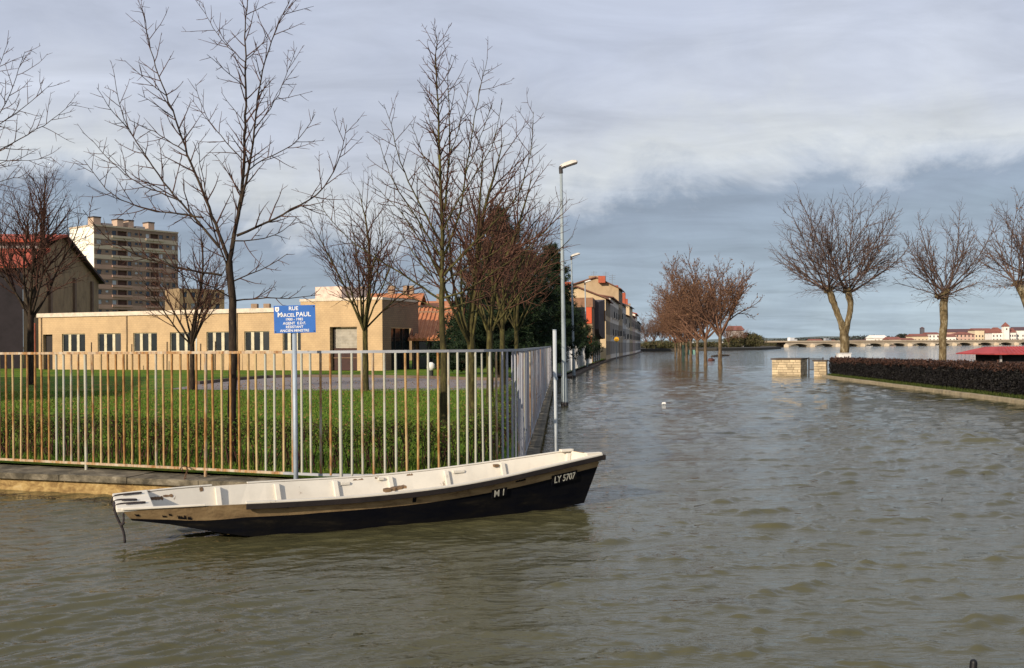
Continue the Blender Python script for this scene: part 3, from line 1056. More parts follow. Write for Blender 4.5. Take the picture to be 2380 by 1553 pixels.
BAND = mat_stained('boat_tan', [(0.06, 0.036, 0.016), (0.20, 0.130, 0.060), (0.27, 0.185, 0.09), (0.33, 0.24, 0.13)], 4.0, (1.0, 1, 3.0), 0.3)
BLACK = mat_stained('boat_black', [(0.0035, 0.004, 0.007), (0.005, 0.0055, 0.0085), (0.009, 0.0085, 0.009), (0.03, 0.025, 0.018)], 3.5, (0.5, 0.5, 2.5), 0.2)
BLACK.node_tree.nodes['Principled BSDF'].inputs['Roughness'].default_value = 0.6
BLACK.node_tree.nodes['Principled BSDF'].inputs['Specular IOR Level'].default_value = 0.06
STRAKE = mat('boat_strake', (0.014, 0.010, 0.009), 0.7, 0.5, 5.0, 0.3)
WOOD = mat('boat_raw_wood', (0.16, 0.10, 0.055), 0.85, 0.5, 9.0, 0.5, stretch=(0.4, 1, 2))

TIP = Vector((-4.04, 10.22)); ENDP = Vector((0.935, 12.66))
BA = (ENDP - TIP).normalized(); BP = Vector((-BA.y, BA.x)); BL = (ENDP - TIP).length
def interp(x, tab):
    xs = [t[0] for t in tab]
    return float(np.interp(x, xs, [t[1] for t in tab]))
HW = [(0, 0.27), (0.6, 0.37), (1.3, 0.475), (2.3, 0.545), (3.3, 0.555), (4.3, 0.50), (5.0, 0.435), (5.55, 0.375)]
NEAR_G = [(285, 1187), (440, 1179), (545, 1172), (650, 1169), (775, 1162), (944, 1148), (1113, 1124), (1254, 1091.5), (1397, 1059)]
FAR_G = [(267, 1152), (367, 1138), (465, 1131), (630, 1120), (771, 1114), (902, 1105), (1029, 1090), (1155, 1073), (1330, 1047)]
def gun(u, sgn):
    """gunwale point at u along the boat; height from the measured sheer line"""
    p = TIP + BA * u + BP * (interp(u, HW) * sgn)
    x = 1190
    z = 0.4
    for _ in range(6):
        x = 1190 + F * p.x / p.y - (EYE - z) * 0
        ysur = interp(x, FAR_G if sgn > 0 else NEAR_G)
        z = at(x, ysur, p.y).z
        x = 1190 + F * (p.x / p.y)
    return Vector((p.x, p.y, z))
ZC = [(0, 0.255), (0.35, 0.20), (0.8, 0.095), (1.25, 0.0), (1.8, -0.07), (3.0, -0.10), (4.4, -0.06), (5.2, 0.0), (5.42, 0.03)]
NS = 29
STN = []
for i in range(NS):
    u = BL * i / (NS - 1)
    gn, gf = gun(u, -1), gun(u, 1)
    flare = interp(u, [(0, 0.05), (0.8, 0.12), (1.5, 0.18), (4.5, 0.20), (5.55, 0.17)])
    ub = u - interp(u, [(0, -0.10), (1.0, -0.02), (4.6, 0.0), (5.55, 0.16)])   # raked ends
    hw = interp(u, HW) - flare
    zc = interp(u, ZC)
    cn = TIP + BA * ub - BP * hw; cf = TIP + BA * ub + BP * hw
    STN.append((gn, Vector((cn.x, cn.y, zc)), Vector((cf.x, cf.y, zc)), gf))
def smooth_sheer(k):
    zs = [s[k].z for s in STN]
    for _ in range(6):
        zs = [zs[0]] + [(zs[i - 1] + 2 * zs[i] + zs[i + 1]) / 4 for i in range(1, NS - 1)] + [zs[-1]]
    for s, z in zip(STN, zs): s[k].z = z
smooth_sheer(0); smooth_sheer(3)
boat = thing('rowing_boat', 'long flat bottomed wooden boat, white inside, black and tan outside, moored in the flood', 'boat', (TIP.x + BA.x * 2.6, TIP.y + BA.y * 2.6, 0))
BANDF = 0.34
def side_pt(i, sgn, f):                 # f = 0 gunwale .. 1 chine
    gn, cn, cf, gf = STN[i]
    return (gn.lerp(cn, f) if sgn < 0 else gf.lerp(cf, f))
def bandf(i):
    u = BL * i / (NS - 1)
    return interp(u, [(0, 0.80), (0.7, 0.62), (1.2, 0.40), (2.0, 0.32), (3.4, 0.30), (4.6, 0.28), (5.55, 0.235)])
hull = MB(); band = MB()
hull.smooth = band.smooth = False
for i in range(NS - 1):
    for sgn in (-1, 1):
        a0, a1 = side_pt(i, sgn, 0), side_pt(i + 1, sgn, 0)
        b0, b1 = side_pt(i, sgn, bandf(i)), side_pt(i + 1, sgn, bandf(i + 1))
        c0, c1 = side_pt(i, sgn, 1), side_pt(i + 1, sgn, 1)
        band.quad(b0, b1, a1, a0) if sgn < 0 else band.quad(a0, a1, b1, b0)
        hull.quad(c0, c1, b1, b0) if sgn < 0 else hull.quad(b0, b1, c1, c0)
    hull.quad(STN[i][1], STN[i][2], STN[i + 1][2], STN[i + 1][1])
e = STN[-1]; s0 = STN[0]
hull.quad(side_pt(NS - 1, -1, bandf(NS - 1)), STN[-1][1], STN[-1][2], side_pt(NS - 1, 1, bandf(NS - 1)))
band.quad(e[0], side_pt(NS - 1, -1, bandf(NS - 1)), side_pt(NS - 1, 1, bandf(NS - 1)), e[3])
band.quad(s0[0], s0[3], s0[2], s0[1])
hull_o = hull.build('hull', BLACK, boat)
band_o = band.build('sheer_band', BAND, boat)
hull_o['label'] = 'black tarred lower hull'
band_o['label'] = 'tan painted band under the gunwale'
# inside skin, a plank's thickness in
inn = MB()
TK = 0.028
def inner(i, sgn, f):
    p = side_pt(i, sgn, f)
    q = p - Vector((BP.x, BP.y, 0)) * (TK * sgn)
    if i == 0: q += Vector((BA.x, BA.y, 0)) * 0.05
    if i == NS - 1: q -= Vector((BA.x, BA.y, 0)) * 0.035
    return q
for i in range(NS - 1):
    for sgn in (-1, 1):
        a0, a1 = inner(i, sgn, 0.0), inner(i + 1, sgn, 0.0)
        c0, c1 = inner(i, sgn, 0.95), inner(i + 1, sgn, 0.95)
        c0.z = max(c0.z, 0.07); c1.z = max(c1.z, 0.07)
        inn.quad(a0, a1, c1, c0) if sgn < 0 else inn.quad(c0, c1, a1, a0)
    f0, f1 = inner(i, -1, 0.95), inner(i, 1, 0.95); g0, g1 = inner(i + 1, -1, 0.95), inner(i + 1, 1, 0.95)
    for q in (f0, f1, g0, g1): q.z = max(q.z, 0.075)
    inn.quad(f0, g0, g1, f1)
a, b2 = inner(NS - 1, -1, 0), inner(NS - 1, 1, 0); c, d = inner(NS - 1, 1, 0.95), inner(NS - 1, -1, 0.95)
inn.quad(a, d, c, b2)
a, b2 = inner(0, -1, 0), inner(0, 1, 0); c, d = inner(0, 1, 0.95), inner(0, -1, 0.95)
inn.quad(a, b2, c, d)
inn.build('inner_planking', BW, boat)
def rail_strip(i0, i1, sgn, out, inw, dz0, dz1, m, name):
    rings = []
    for i in range(i0, i1 + 1):
        p = STN[i][0 if sgn < 0 else 3]
        n = Vector((BP.x, BP.y, 0)) * sgn
        o_, q_ = p + n * out, p - n * inw
        rings.append([o_ + Vector((0, 0, dz0)), q_ + Vector((0, 0, dz0)), q_ + Vector((0, 0, dz1)), o_ + Vector((0, 0, dz1))])
    return MB().sweep(rings).build(name, m, boat, bevel=0.004)
i545 = 6
rail_strip(i545, NS - 1, -1, 0.034, -0.004, -0.052, 0.004, STRAKE, 'rubbing_strake')
rail_strip(i545, NS - 1, -1, 0.030, 0.034, 0.005, 0.026, BW, 'gunwale')
rail_strip(0, 4, -1, 0.018, 0.030, 0.004, 0.024, BW, 'gunwale')
rail_strip(0, 5, 1, 0.015, 0.035, 0.004, 0.016, BW, 'gunwale')
rail_strip(7, NS - 1, 1, 0.030, 0.026, 0.002, 0.016, BW, 'gunwale')
rail_strip(7, NS - 1, 1, 0.034, -0.004, -0.05, 0.0, STRAKE, 'rubbing_strake')
# transom cap and corner blocks
e0, e3 = STN[-1][0], STN[-1][3]
ax = (e3 - e0) * 0.5
bx = Vector((BA.x, BA.y, 0))
MB().obox((e0 + e3) / 2 - bx * 0.02 + Vector((0, 0, -0.045)), ax * 0.96, bx * 0.022, (0, 0, 0.03)).build('transom_beam', BW, boat)
MB().obox(e0 + ax * 0.10 - bx * 0.10 + Vector((0, 0, 0.020)), ax * 0.10, bx * 0.11, (0, 0, 0.022)).build('corner_block', BW, boat, bevel=0.006)
MB().obox(e3 - ax * 0.10 - bx * 0.10 + Vector((0, 0, 0.012)), ax * 0.10, bx * 0.09, (0, 0, 0.016)).build('corner_block', BW, boat, bevel=0.006)
MB().obox(e0 + bx * 0.02 + Vector((0, 0, -0.022)), (BP.x * 0.035, BP.y * 0.035, 0), bx * 0.022, (0, 0, 0.032)).build('strake_end', STRAKE, boat, bevel=0.008)
# ribs, opposite pairs
def u_of_px(xp, sgn):
    best = min(range(0, 400), key=lambda k: abs(1190 + F * gunxy(k * BL / 399, sgn) - xp))
    return best * BL / 399
def gunxy(u, sgn):
    p = TIP + BA * u + BP * (interp(u, HW) * sgn)
    return p.x / p.y
def side_at(u, sgn, f):
    x = u / BL * (NS - 1); i = min(int(x), NS - 2); t = x - i
    return side_pt(i, sgn, f).lerp(side_pt(i + 1, sgn, f), t)
ribs_u = [u_of_px(x, 1) for x in (500, 638, 773, 899, 1029, 1160, 1315)]
for u in ribs_u:
    for sgn in (1, -1):
        top, bot = side_at(u, sgn, 0.03), side_at(u, sgn, 0.95)
        bot.z = max(bot.z, 0.06)
        inward = Vector((BP.x, BP.y, 0)) * (-sgn)
        mid = (top + bot) / 2 + inward * (TK + 0.022)
        upv = (top - bot)
        MB().obox(mid + bx * (0.004 * math.sin(u * 9)), bx * 0.029, inward * 0.024, upv * 0.5).build('rib', BW, boat, bevel=0.006)
for u in ribs_u[1:-1]:
    a, b2 = side_at(u, -1, 0.95), side_at(u, 1, 0.95)
    a.z = b2.z = 0.095
    MB().obox((a + b2) / 2, (b2 - a) * 0.46, bx * 0.035, (0, 0, 0.02)).build('floor_timber', BW, boat)
# seat ledges left on the far side, and the broken thwart
for xp, dz, wd, m_ in ((795, 0.055, 0.055, BW), (880, 0.03, 0.035, BW), (1060, 0.05, 0.075, BW), (1147, 0.04, 0.035, WOOD)):
    u = u_of_px(xp, 1)
    p = side_at(u, 1, 0.0) - Vector((BP.x, BP.y, 0)) * (TK + 0.026) - Vector((0, 0, dz))
    MB().obox(p, bx * wd, (BP.x * 0.026, BP.y * 0.026, 0), (0, 0, 0.016)).build('seat_ledge', m_, boat, bevel=0.004)
u = u_of_px(911, -1) + 0.05
p = side_at(u, -1, 0.0) + Vector((BP.x, BP.y, 0)) * 0.09 + Vector((0, 0, 0.035))
th = MB()
n0 = 9
rt = random.Random(5)
rings = []
for k in range(n0 + 1):
    q = p + bx * (-0.12 + 0.24 * k / n0) + Vector((0, 0, 0.030 * k / n0))
    hh = 0.012 + 0.006 * rt.random(); ww = 0.04 + 0.02 * rt.random()
    w_ = Vector((BP.x, BP.y, 0)) * ww
    rings.append([q - w_ - Vector((0, 0, hh)), q + w_ - Vector((0, 0, hh)), q + w_ + Vector((0, 0, hh)), q - w_ + Vector((0, 0, hh))])
th.sweep(rings)
th.build('broken_thwart', WOOD, boat)
# paint worn off down to dark wood along the far side, and the open plank seam near the bow
rw = random.Random(12)
def worn(u0, u1, f0, f1, n=10):
    top, bot = [], []
    for k in range(n + 1):
        u = u0 + (u1 - u0) * k / n
        e_ = 0.25 if k in (0, n) else 0.6 + 0.8 * rw.random()
        fm = (f0 + f1) / 2; hf = (f1 - f0) / 2 * e_
        off = Vector((BP.x, BP.y, 0)) * -(TK + 0.004)
        top.append(side_at(u, 1, max(0.0, fm - hf)) + off); bot.append(side_at(u, 1, fm + hf) + off)
    k_ = MB()
    for i in range(n): k_.quad(bot[i], bot[i + 1], top[i + 1], top[i])
    k_.build('worn_patch', WOOD, boat)
worn(u_of_px(815, 1), u_of_px(842, 1), 0.03, 0.11); worn(u_of_px(866, 1), u_of_px(876, 1), 0.02, 0.14)
worn(u_of_px(940, 1), u_of_px(956, 1), 0.02, 0.08); worn(u_of_px(330, 1), u_of_px(372, 1), 0.20, 0.34, 14)
worn(u_of_px(372, 1), u_of_px(395, 1), 0.16, 0.24); worn(u_of_px(285, 1), u_of_px(332, 1), 0.32, 0.38)
worn(u_of_px(460, 1), u_of_px(470, 1), 0.0, 0.12); worn(u_of_px(1225, 1), u_of_px(1236, 1), 0.55, 0.75); worn(u_of_px(1195, 1), u_of_px(1222, 1), 0.80, 0.86)
def worn_out(u0, u1, f0, f1):
    k_ = MB(); n = 8
    x_ = -Vector((BP.x, BP.y, 0)) * 0.004
    for i in range(n):
        a_, b_ = u0 + (u1 - u0) * i / n, u0 + (u1 - u0) * (i + 1) / n
        h0, h1 = (0.4 + 0.6 * rw.random()), (0.4 + 0.6 * rw.random())
        k_.quad(side_at(a_, -1, f1) + x_, side_at(b_, -1, f1) + x_, side_at(b_, -1, f1 - (f1 - f0) * h1) + x_, side_at(a_, -1, f1 - (f1 - f0) * h0) + x_)
    k_.build('worn_patch', BLACK, boat)
for a_, b_, c_, d_ in ((405, 424, 0.38, 0.60), (428, 438, 0.42, 0.60), (300, 312, 0.30, 0.55), (385, 391, 0.3, 0.45), (368, 377, 0.42, 0.56), (640, 668, 0.10, 0.16), (960, 966, 0.05, 0.25), (1200, 1222, 0.12, 0.17)):
    worn_out(u_of_px(a_, -1), u_of_px(b_, -1), c_, d_)
# bow deck: planked cap with grooves
b0n, b0f = STN[0][0], STN[0][3]
b1n, b1f = side_at(0.30, -1, 0), side_at(0.30, 1, 0)
lift = Vector((0, 0, 0.026))
for k in range(3):
    f0, f1 = k / 3 + 0.012, (k + 1) / 3 - 0.012
    a, b2 = b0n.lerp(b0f, f0) - bx * 0.05, b0n.lerp(b0f, f1) - bx * 0.05
    c, d = b1n.lerp(b1f, f1), b1n.lerp(b1f, f0)
    rings = [[a + Vector((0, 0, -0.02)), b2 + Vector((0, 0, -0.02)), b2 + lift, a + lift], [d + Vector((0, 0, -0.01)), c + Vector((0, 0, -0.01)), c + lift, d + lift]]
    MB().sweep(rings).build('bow_plank', BW, boat, bevel=0.008)
# number boards and lettering on the near side
def side_frame(u, f, off):
    o_ = side_at(u, -1, f)
    x_ = (side_at(u + 0.15, -1, 0.1) - side_at(u - 0.15, -1, 0.1)).normalized()
    z_ = (side_at(u, -1, 0) - side_at(u, -1, 1)).normalized()
    n_ = x_.cross(z_).normalized()
    if n_.y > 0: n_ = -n_
    z_ = n_.cross(x_) if n_.cross(x_).z > 0 else x_.cross(n_)
    Mx = Matrix((x_, -n_, z_)).transposed().to_4x4()
    Mx.translation = o_ + n_ * off - boat.location
    return Mx
LET = mat('hull_lettering', (0.52, 0.50, 0.42), 0.6, 0.25, 20.0, 0.0)
def board(u, f, w, h, txt, size, narrow, dx=0.0):
    o_ = MB().box(-w, w, -0.006, 0.006, -h, h).build('number_board', BLACK, boat, local=True)
    o_.matrix_local = side_frame(u, f, 0.010)
    me = text_mesh(txt, size, 0.0012, narrow=narrow, bold=0.0012)
    me.transform(Matrix.Translation((dx, -0.0085, 0)) @ Matrix.Rotation(R(90), 4, 'X'))
    link('lettering', me, LET, o_)
board(u_of_px(1318, -1), 0.30, 0.185, 0.062, 'LY 5707', 0.128, 0.72)
board(u_of_px(1163, -1), 0.33, 0.098, 0.052, 'M 1', 0.122, 0.80)
# mooring rope wound over the bow and hanging into the water
rp = thing('mooring_rope', 'dark rope wound over the boat bow and trailing into the water', 'rope', (TIP.x, TIP.y, 0))
ROPE = mat('dark_rope', (0.032, 0.026, 0.028), 0.9, 0.4, 30.0, 0.6)
def loops(pts, r_, name):
    k = MB(); k.smooth = True
    P = np.array([list(q) for q in pts]); s = np.concatenate([[0], np.cumsum(np.linalg.norm(np.diff(P, axis=0), axis=1))])
    u_ = np.linspace(0, s[-1], max(8, int(s[-1] / 0.03)))
    Q = np.stack([np.interp(u_, s, P[:, c_]) for c_ in range(3)], 1)
    for _ in range(2): Q[1:-1] = (Q[:-2] + 2 * Q[1:-1] + Q[2:]) / 4
    k.tube([Vector(q) for q in Q], r_, 7)
    return k.build(name, ROPE, rp)
up_ = Vector((0, 0, 0.034))
for k, f in enumerate((0.78, 0.50, 0.22)):
    a = b0n.lerp(b0f, f) - bx * 0.085; c = b1n.lerp(b1f, f + 0.03 - 0.10 * (k == 1)) - bx * (0.06 + 0.07 * (k == 1))
    wv = Vector((BP.x, BP.y, 0))
    loops([a - Vector((0, 0, 0.03)) + bx * 0.02, a + Vector((0, 0, 0.015)) + bx * 0.018, a + up_ + bx * 0.03, a.lerp(c, 0.5) + up_ + wv * 0.012, c + up_ - wv * 0.01, c + Vector((0, 0, 0.032)) - wv * 0.05, a.lerp(c, 0.4) + up_ - wv * 0.045], 0.0085, 'coil')
yb = 10.1
loops([at(268, 1160, yb + 0.25), at(265, 1172, yb), at(266, 1188, yb - 0.05), at(273, 1206, yb - 0.05), at(280, 1219, yb - 0.05), at(285, 1229, yb - 0.05), at(289, 1243, yb - 0.06), at(290, 1262, yb - 0.06)], 0.013, 'hanging_end')
loops([at(287, 1194, yb), at(287.5, 1206, yb - 0.03), at(287, 1216, yb - 0.05), at(282, 1224, yb - 0.06)], 0.010, 'hanging_end')
loops([at(279, 1218, yb - 0.06), at(284, 1222, yb - 0.08), at(290, 1217, yb - 0.07), at(288, 1212, yb - 0.05), at(283, 1220, yb - 0.04), at(281, 1226, yb - 0.06)], 0.012, 'knot')
# ------------------------------------------------------------------ trees in the yard
T1L = [([(537, 1100), (539, 950), (541, 820), (541, 720), (536, 650), (532, 606)], 0.074, 0.052),
       ([(532, 612), (548, 530), (563, 440), (569, 330), (571, 230), (571, 130), (568, 70), (577, 20), (574, -45)], 0.046, 0.005),
       ([(532, 606), (500, 520), (468, 440), (440, 370), (410, 280), (375, 190), (350, 120), (335, 32)], 0.036, 0.004),
       ([(472, 506), (390, 495), (327, 484), (272, 463), (236, 429), (195, 372)], 0.017, 0.004),
       ([(422, 468), (363, 445), (309, 422), (254, 372), (213, 325)], 0.014, 0.004),
       ([(510, 575), (454, 508), (409, 459), (363, 400), (327, 345), (295, 295), (277, 245), (268, 191)], 0.026, 0.004),
       ([(300, 300), (254, 250), (225, 204)], 0.009, 0.003),
       ([(430, 352), (363, 309), (300, 279)], 0.012, 0.004),
       ([(386, 222), (340, 188), (290, 141)], 0.010, 0.003),
       ([(402, 272), (359, 241), (320, 218)], 0.010, 0.003),
       ([(515, 640), (409, 622), (318, 595), (263, 568), (218, 527), (193, 488)], 0.022, 0.004),
       ([(561, 470), (586, 363), (595, 254), (608, 172), (631, 91), (649, 50), (672, 5), (690, -40)], 0.026, 0.004),
       ([(550, 548), (604, 527), (672, 490), (705, 472), (740, 455), (775, 405), (795, 350), (806, 290)], 0.026, 0.004),
       ([(567, 413), (586, 379), (650, 359), (704, 318), (732, 265)], 0.013, 0.004),
       ([(592, 300), (636, 245), (658, 191), (690, 110)], 0.011, 0.003),
       ([(567, 375), (513, 318), (477, 272), (454, 195)], 0.012, 0.003),
       ([(571, 145), (527, 107), (495, 68), (468, 5)], 0.010, 0.003),
       ([(570, 204), (513, 154), (481, 127)], 0.009, 0.003),
       ([(571, 140), (610, 105), (635, 60)], 0.009, 0.003),
       ([(540, 700), (600, 692), (680, 694), (745, 685)], 0.016, 0.004),
       ([(540, 655), (590, 632), (640, 615), (668, 590)], 0.014, 0.004),
       ([(533, 690), (480, 660), (420, 640), (380, 600)], 0.013, 0.004),
       ([(545, 560), (610, 560), (660, 540), (690, 505)], 0.013, 0.004),
       ([(536, 640), (505, 560), (480, 480), (470, 400), (460, 330)], 0.018, 0.004),
       ([(570, 290), (540, 250), (515, 215)], 0.008, 0.003),
       ([(560, 450), (530, 400), (500, 360)], 0.010, 0.003)]
surveyed_tree('ash_tree', 'tall bare young tree with wide arching limbs rising behind the rusty railings', (at(537, 1100, 14.3).x, 14.3, YZ), T1L, 0.07, 21, BARK, TWIG)
T2L = [([(1030, 1075), (1030, 960), (1031, 846), (1026, 688), (1029, 557), (1026, 479), (1021, 348), (1018, 244), (1013, 140), (1014, 82)], 0.078, 0.004),
       ([(1034, 490), (1047, 348), (1044, 244), (1039, 171), (1050, 127)], 0.024, 0.003),
       ([(1034, 590), (1068, 505), (1083, 401), (1094, 328), (1120, 181), (1133, 134)], 0.026, 0.003),
       ([(1031, 641), (1120, 542), (1188, 479), (1214, 437), (1235, 349), (1240, 260)], 0.026, 0.003),
       ([(1031, 693), (1104, 667), (1157, 625), (1225, 584), (1282, 521), (1300, 469)], 0.020, 0.003),
       ([(1024, 563), (958, 443), (927, 370), (901, 260), (893, 245)], 0.022, 0.003),
       ([(1024, 595), (974, 516), (906, 411), (880, 317)], 0.020, 0.003),
       ([(1022, 630), (927, 484), (864, 427)], 0.018, 0.003),
       ([(1022, 695), (948, 646), (870, 599), (817, 563), (760, 505), (734, 458)], 0.022, 0.003),
       ([(1024, 720), (950, 690), (890, 650), (850, 600)], 0.016, 0.003),
       ([(1030, 720), (1100, 700), (1180, 660), (1240, 640)], 0.016, 0.003),
       ([(1028, 540), (1060, 470), (1110, 400), (1150, 330), (1165, 250)], 0.018, 0.003),
       ([(1022, 440), (990, 380), (970, 320), (955, 290)], 0.012, 0.003),
       ([(1021, 350), (1000, 290), (985, 240)], 0.010, 0.003),
       ([(1047, 350), (1070, 290), (1085, 230), (1092, 190)], 0.010, 0.003),
       ([(1083, 400), (1110, 340), (1130, 280), (1145, 240)], 0.011, 0.003),
       ([(1050, 620), (1100, 570), (1150, 520), (1170, 440)], 0.016, 0.003),
       ([(1000, 640), (960, 590), (930, 540), (900, 470)], 0.014, 0.003),
       ([(1026, 660), (1070, 630), (1130, 600), (1190, 560), (1230, 500)], 0.016, 0.003)]
surveyed_tree('ash_tree', 'bare young tree with upswept branches beside the rounded fence corner', (at(1030, 1075, 14.7).x, 14.7, YZ), T2L, 0.07, 33, BARK_MOSS, TWIG, dens=1.5)
T7L = [([(-130, 1090), (-128, 800), (-130, 560), (-125, 420), (-128, 250), (-125, 60)], 0.075, 0.01),
       ([(-126, 470), (-60, 400), (5, 345), (60, 315), (110, 288), (172, 238)], 0.022, 0.003),
       ([(-126, 400), (-60, 330), (5, 285), (70, 240), (122, 192)], 0.018, 0.003),
       ([(-126, 380), (-40, 310), (12, 250), (35, 190), (58, 120)], 0.018, 0.003),
       ([(-126, 300), (-60, 220), (-5, 170), (20, 95)], 0.016, 0.003),
       ([(-126, 440), (-50, 400), (20, 370), (80, 373), (120, 365)], 0.013, 0.003),
       ([(-126, 500), (-50, 450), (20, 410), (60, 416), (125, 412)], 0.013, 0.003),
       ([(-126, 520), (-200, 440), (-280, 380)], 0.02, 0.004), ([(-126, 350), (-180, 250), (-240, 160)], 0.018, 0.004)]
surveyed_tree('ash_tree', 'bare tree at the left edge with only its branch tips in view', (at(-130, 1090, 15.4).x, 15.4, YZ), T7L, 0.07, 44, BARK, TWIG)

# smaller bare trees standing on the lawn
LAWN = [dict(),
        dict(up=0.10, wig=0.05, nsub=2.9, ang=0.60, ratio=0.52, t0=0.22, minr=0.004, seg=0.25),
        dict(up=0.16, wig=0.07, nsub=3.4, ang=0.66, ratio=0.46, t0=0.15, minr=0.0032, seg=0.18, minl=0.14),
        dict(up=0.16, wig=0.08, nsub=4.2, ang=0.70, ratio=0.46, t0=0.12, minr=0.0026, seg=0.14, minl=0.12),
        dict(up=0.15, wig=0.09, nsub=0, ang=0.7, ratio=0.4, t0=0.2, minr=0.0022, seg=0.12)]
def lawn_tree(px, pyb, Y, H, trunk_h, r0, nmain, spread, seed, label, bark, twig, leader=True):
    out, rng = bare_tree(seed, H, trunk_h, r0, nmain, spread, LAWN)
    if leader:
        grow(out, rng, out[0][0][-1], (0.03, 0, 1), H - trunk_h, r0 * 0.75, 1, LAWN)
    b_ = at(px, pyb, Y)
    return tree_objects('lawn_tree', label, (b_.x, b_.y, YZ), out, bark, twig, lev_split=1)
lawn_tree(850, 909, 37.8, 8.1, 2.4, 0.115, 8, 0.85, 51, 'bare round headed tree standing alone at the edge of the drive', BARK_MOSS, TWIG)
lawn_tree(447, 905, 40.0, 6.7, 1.95, 0.11, 8, 0.95, 52, 'small bare tree on the lawn in front of the school windows', BARK, TWIG)
lawn_tree(72, 885, 47.0, 10.6, 3.4, 0.17, 8, 0.70, 53, 'tall bare tree at the left in front of the red roofed hall', BARK, TWIG)
lawn_tree(1096, 985, 21.7, 6.3, 1.9, 0.10, 6, 0.72, 54, 'mossy bare tree nearest the corner in the row along the street fence', BARK_MOSS, TWIG_RED)
lawn_tree(1139, 950, 26.8, 6.6, 2.1, 0.10, 6, 0.78, 55, 'second bare tree of the row along the street fence', BARK_MOSS, TWIG_RED)
lawn_tree(1168, 915, 35.0, 7.4, 2.3, 0.105, 6, 0.82, 56, 'third bare tree of the row, in front of the dark pines', BARK_MOSS, TWIG_RED)
lawn_tree(1201, 905, 43.0, 7.8, 2.4, 0.105, 6, 0.85, 57, 'farthest bare tree of the row, against the dark pines', BARK_MOSS, TWIG_RED)

# ------------------------------------------------------------------ clipped hedge behind the railings
def hedge_inside():
    rng = np.random.default_rng(9)
    path = [(p, u) for p, u in FPATH if p.x > -9.3 and p.y < 40]
    h = thing('hedge', 'low thin green hedge with bare stems just behind the railings', 'hedge', (FP0.x, FP0.y + 1, YZ))
    org = np.array(h.location)
    st = []
    for k in range(800):
        p, u = path[int(rng.random() ** 1.5 * len(path)) % len(path)]
        d = 0.75 + rng.normal(0, 0.16)
        if p.y > 13.6 and p.x > -1.0: d = 0.55 + rng.normal(0, 0.12)
        x, y = p.x - u.y * d, p.y + u.x * d
        ln = 0.55 + 0.15 * rng.random()
        a = np.array([x, y, YZ - 0.03]); tip = a + np.array([rng.normal(0, 0.11), rng.normal(0, 0.11), ln])
        mid = (a + tip) / 2 + rng.normal(0, 0.03, 3)
        st.append((np.array([a, mid, tip]) - org, np.array([0.010, 0.007, 0.003]) * (0.6 + 0.6 * rng.random()), 3))
        for q in range(3):
            s = mid + (tip - mid) * rng.random(); e_ = s + np.array([rng.normal(0, 0.12), rng.normal(0, 0.12), 0.14 + 0.12 * rng.random()])
            e_[2] = min(e_[2], YZ + 0.68)
            st.append((np.array([s, (s + e_) / 2 + rng.normal(0, 0.01, 3), e_]) - org, np.array([0.005, 0.0035, 0.002]), 3))
    v, q = tube_arrays(st, sides)
    link('stems', np_mesh('stems', v, q), TWIG, h)
    n = 30000
    idx = (rng.random(n) ** 1.35 * len(path)).astype(int) % len(path)
    P = np.array([[path[i][0].x, path[i][0].y, path[i][1].x, path[i][1].y] for i in idx])
    d = np.where((P[:, 1] > 13.6) & (P[:, 0] > -1.0), 0.55, 0.75) + rng.normal(0, 0.17, n)
    along = rng.uniform(-0.07, 0.07, n)
    zt = 1 - np.abs(rng.normal(0, 0.36, n)); zt = np.clip(zt, 0.10, 1.0)
    top = 0.66 + 0.05 * np.sin(idx * 0.35) + 0.03 * rng.normal(0, 1, n)
    C = np.stack([P[:, 0] - P[:, 3] * d + P[:, 2] * along, P[:, 1] + P[:, 2] * d + P[:, 3] * along, YZ + zt * top], 1) - org
    me = leaf_mesh('foliage', rng, C, 0.020, mat_leaf('hedge_leaf', [(0.025, 0.06, 0.006), (0.055, 0.11, 0.010), (0.10, 0.15, 0.018), (0.14, 0.14, 0.03)]))
    link('foliage', me, None, h)
    # longer grass and weeds in the hedge bottom
    n = 6000
    idx = (rng.random(n) ** 1.3 * len(path)).astype(int) % len(path)
    P = np.array([[path[i][0].x, path[i][0].y, path[i][1].x, path[i][1].y] for i in idx])
    d = rng.uniform(0.2, 2.0, n)
    X = P[:, 0] - P[:, 3] * d; Y = P[:, 1] + P[:, 2] * d
    hh = 0.06 + 0.13 * rng.random(n); w = 0.006
    a = rng.random(n) * 6.28; ln = rng.normal(0, 0.05, (n, 2))
    v = np.empty((n, 3, 3))
    v[:, 0] = np.stack([X - np.cos(a) * w, Y - np.sin(a) * w, np.full(n, YZ)], 1)
    v[:, 1] = np.stack([X + np.cos(a) * w, Y + np.sin(a) * w, np.full(n, YZ)], 1)
    v[:, 2] = np.stack([X + ln[:, 0], Y + ln[:, 1], YZ + hh], 1)
    o_ = link('weeds', np_mesh('weeds', v.reshape(-1, 3), np.arange(3 * n).reshape(n, 3)), MATS['grass_blade'])
    tag(o_, 'ragged grass and weeds under the thin hedge', 'grass', kind='stuff')
hedge_inside()

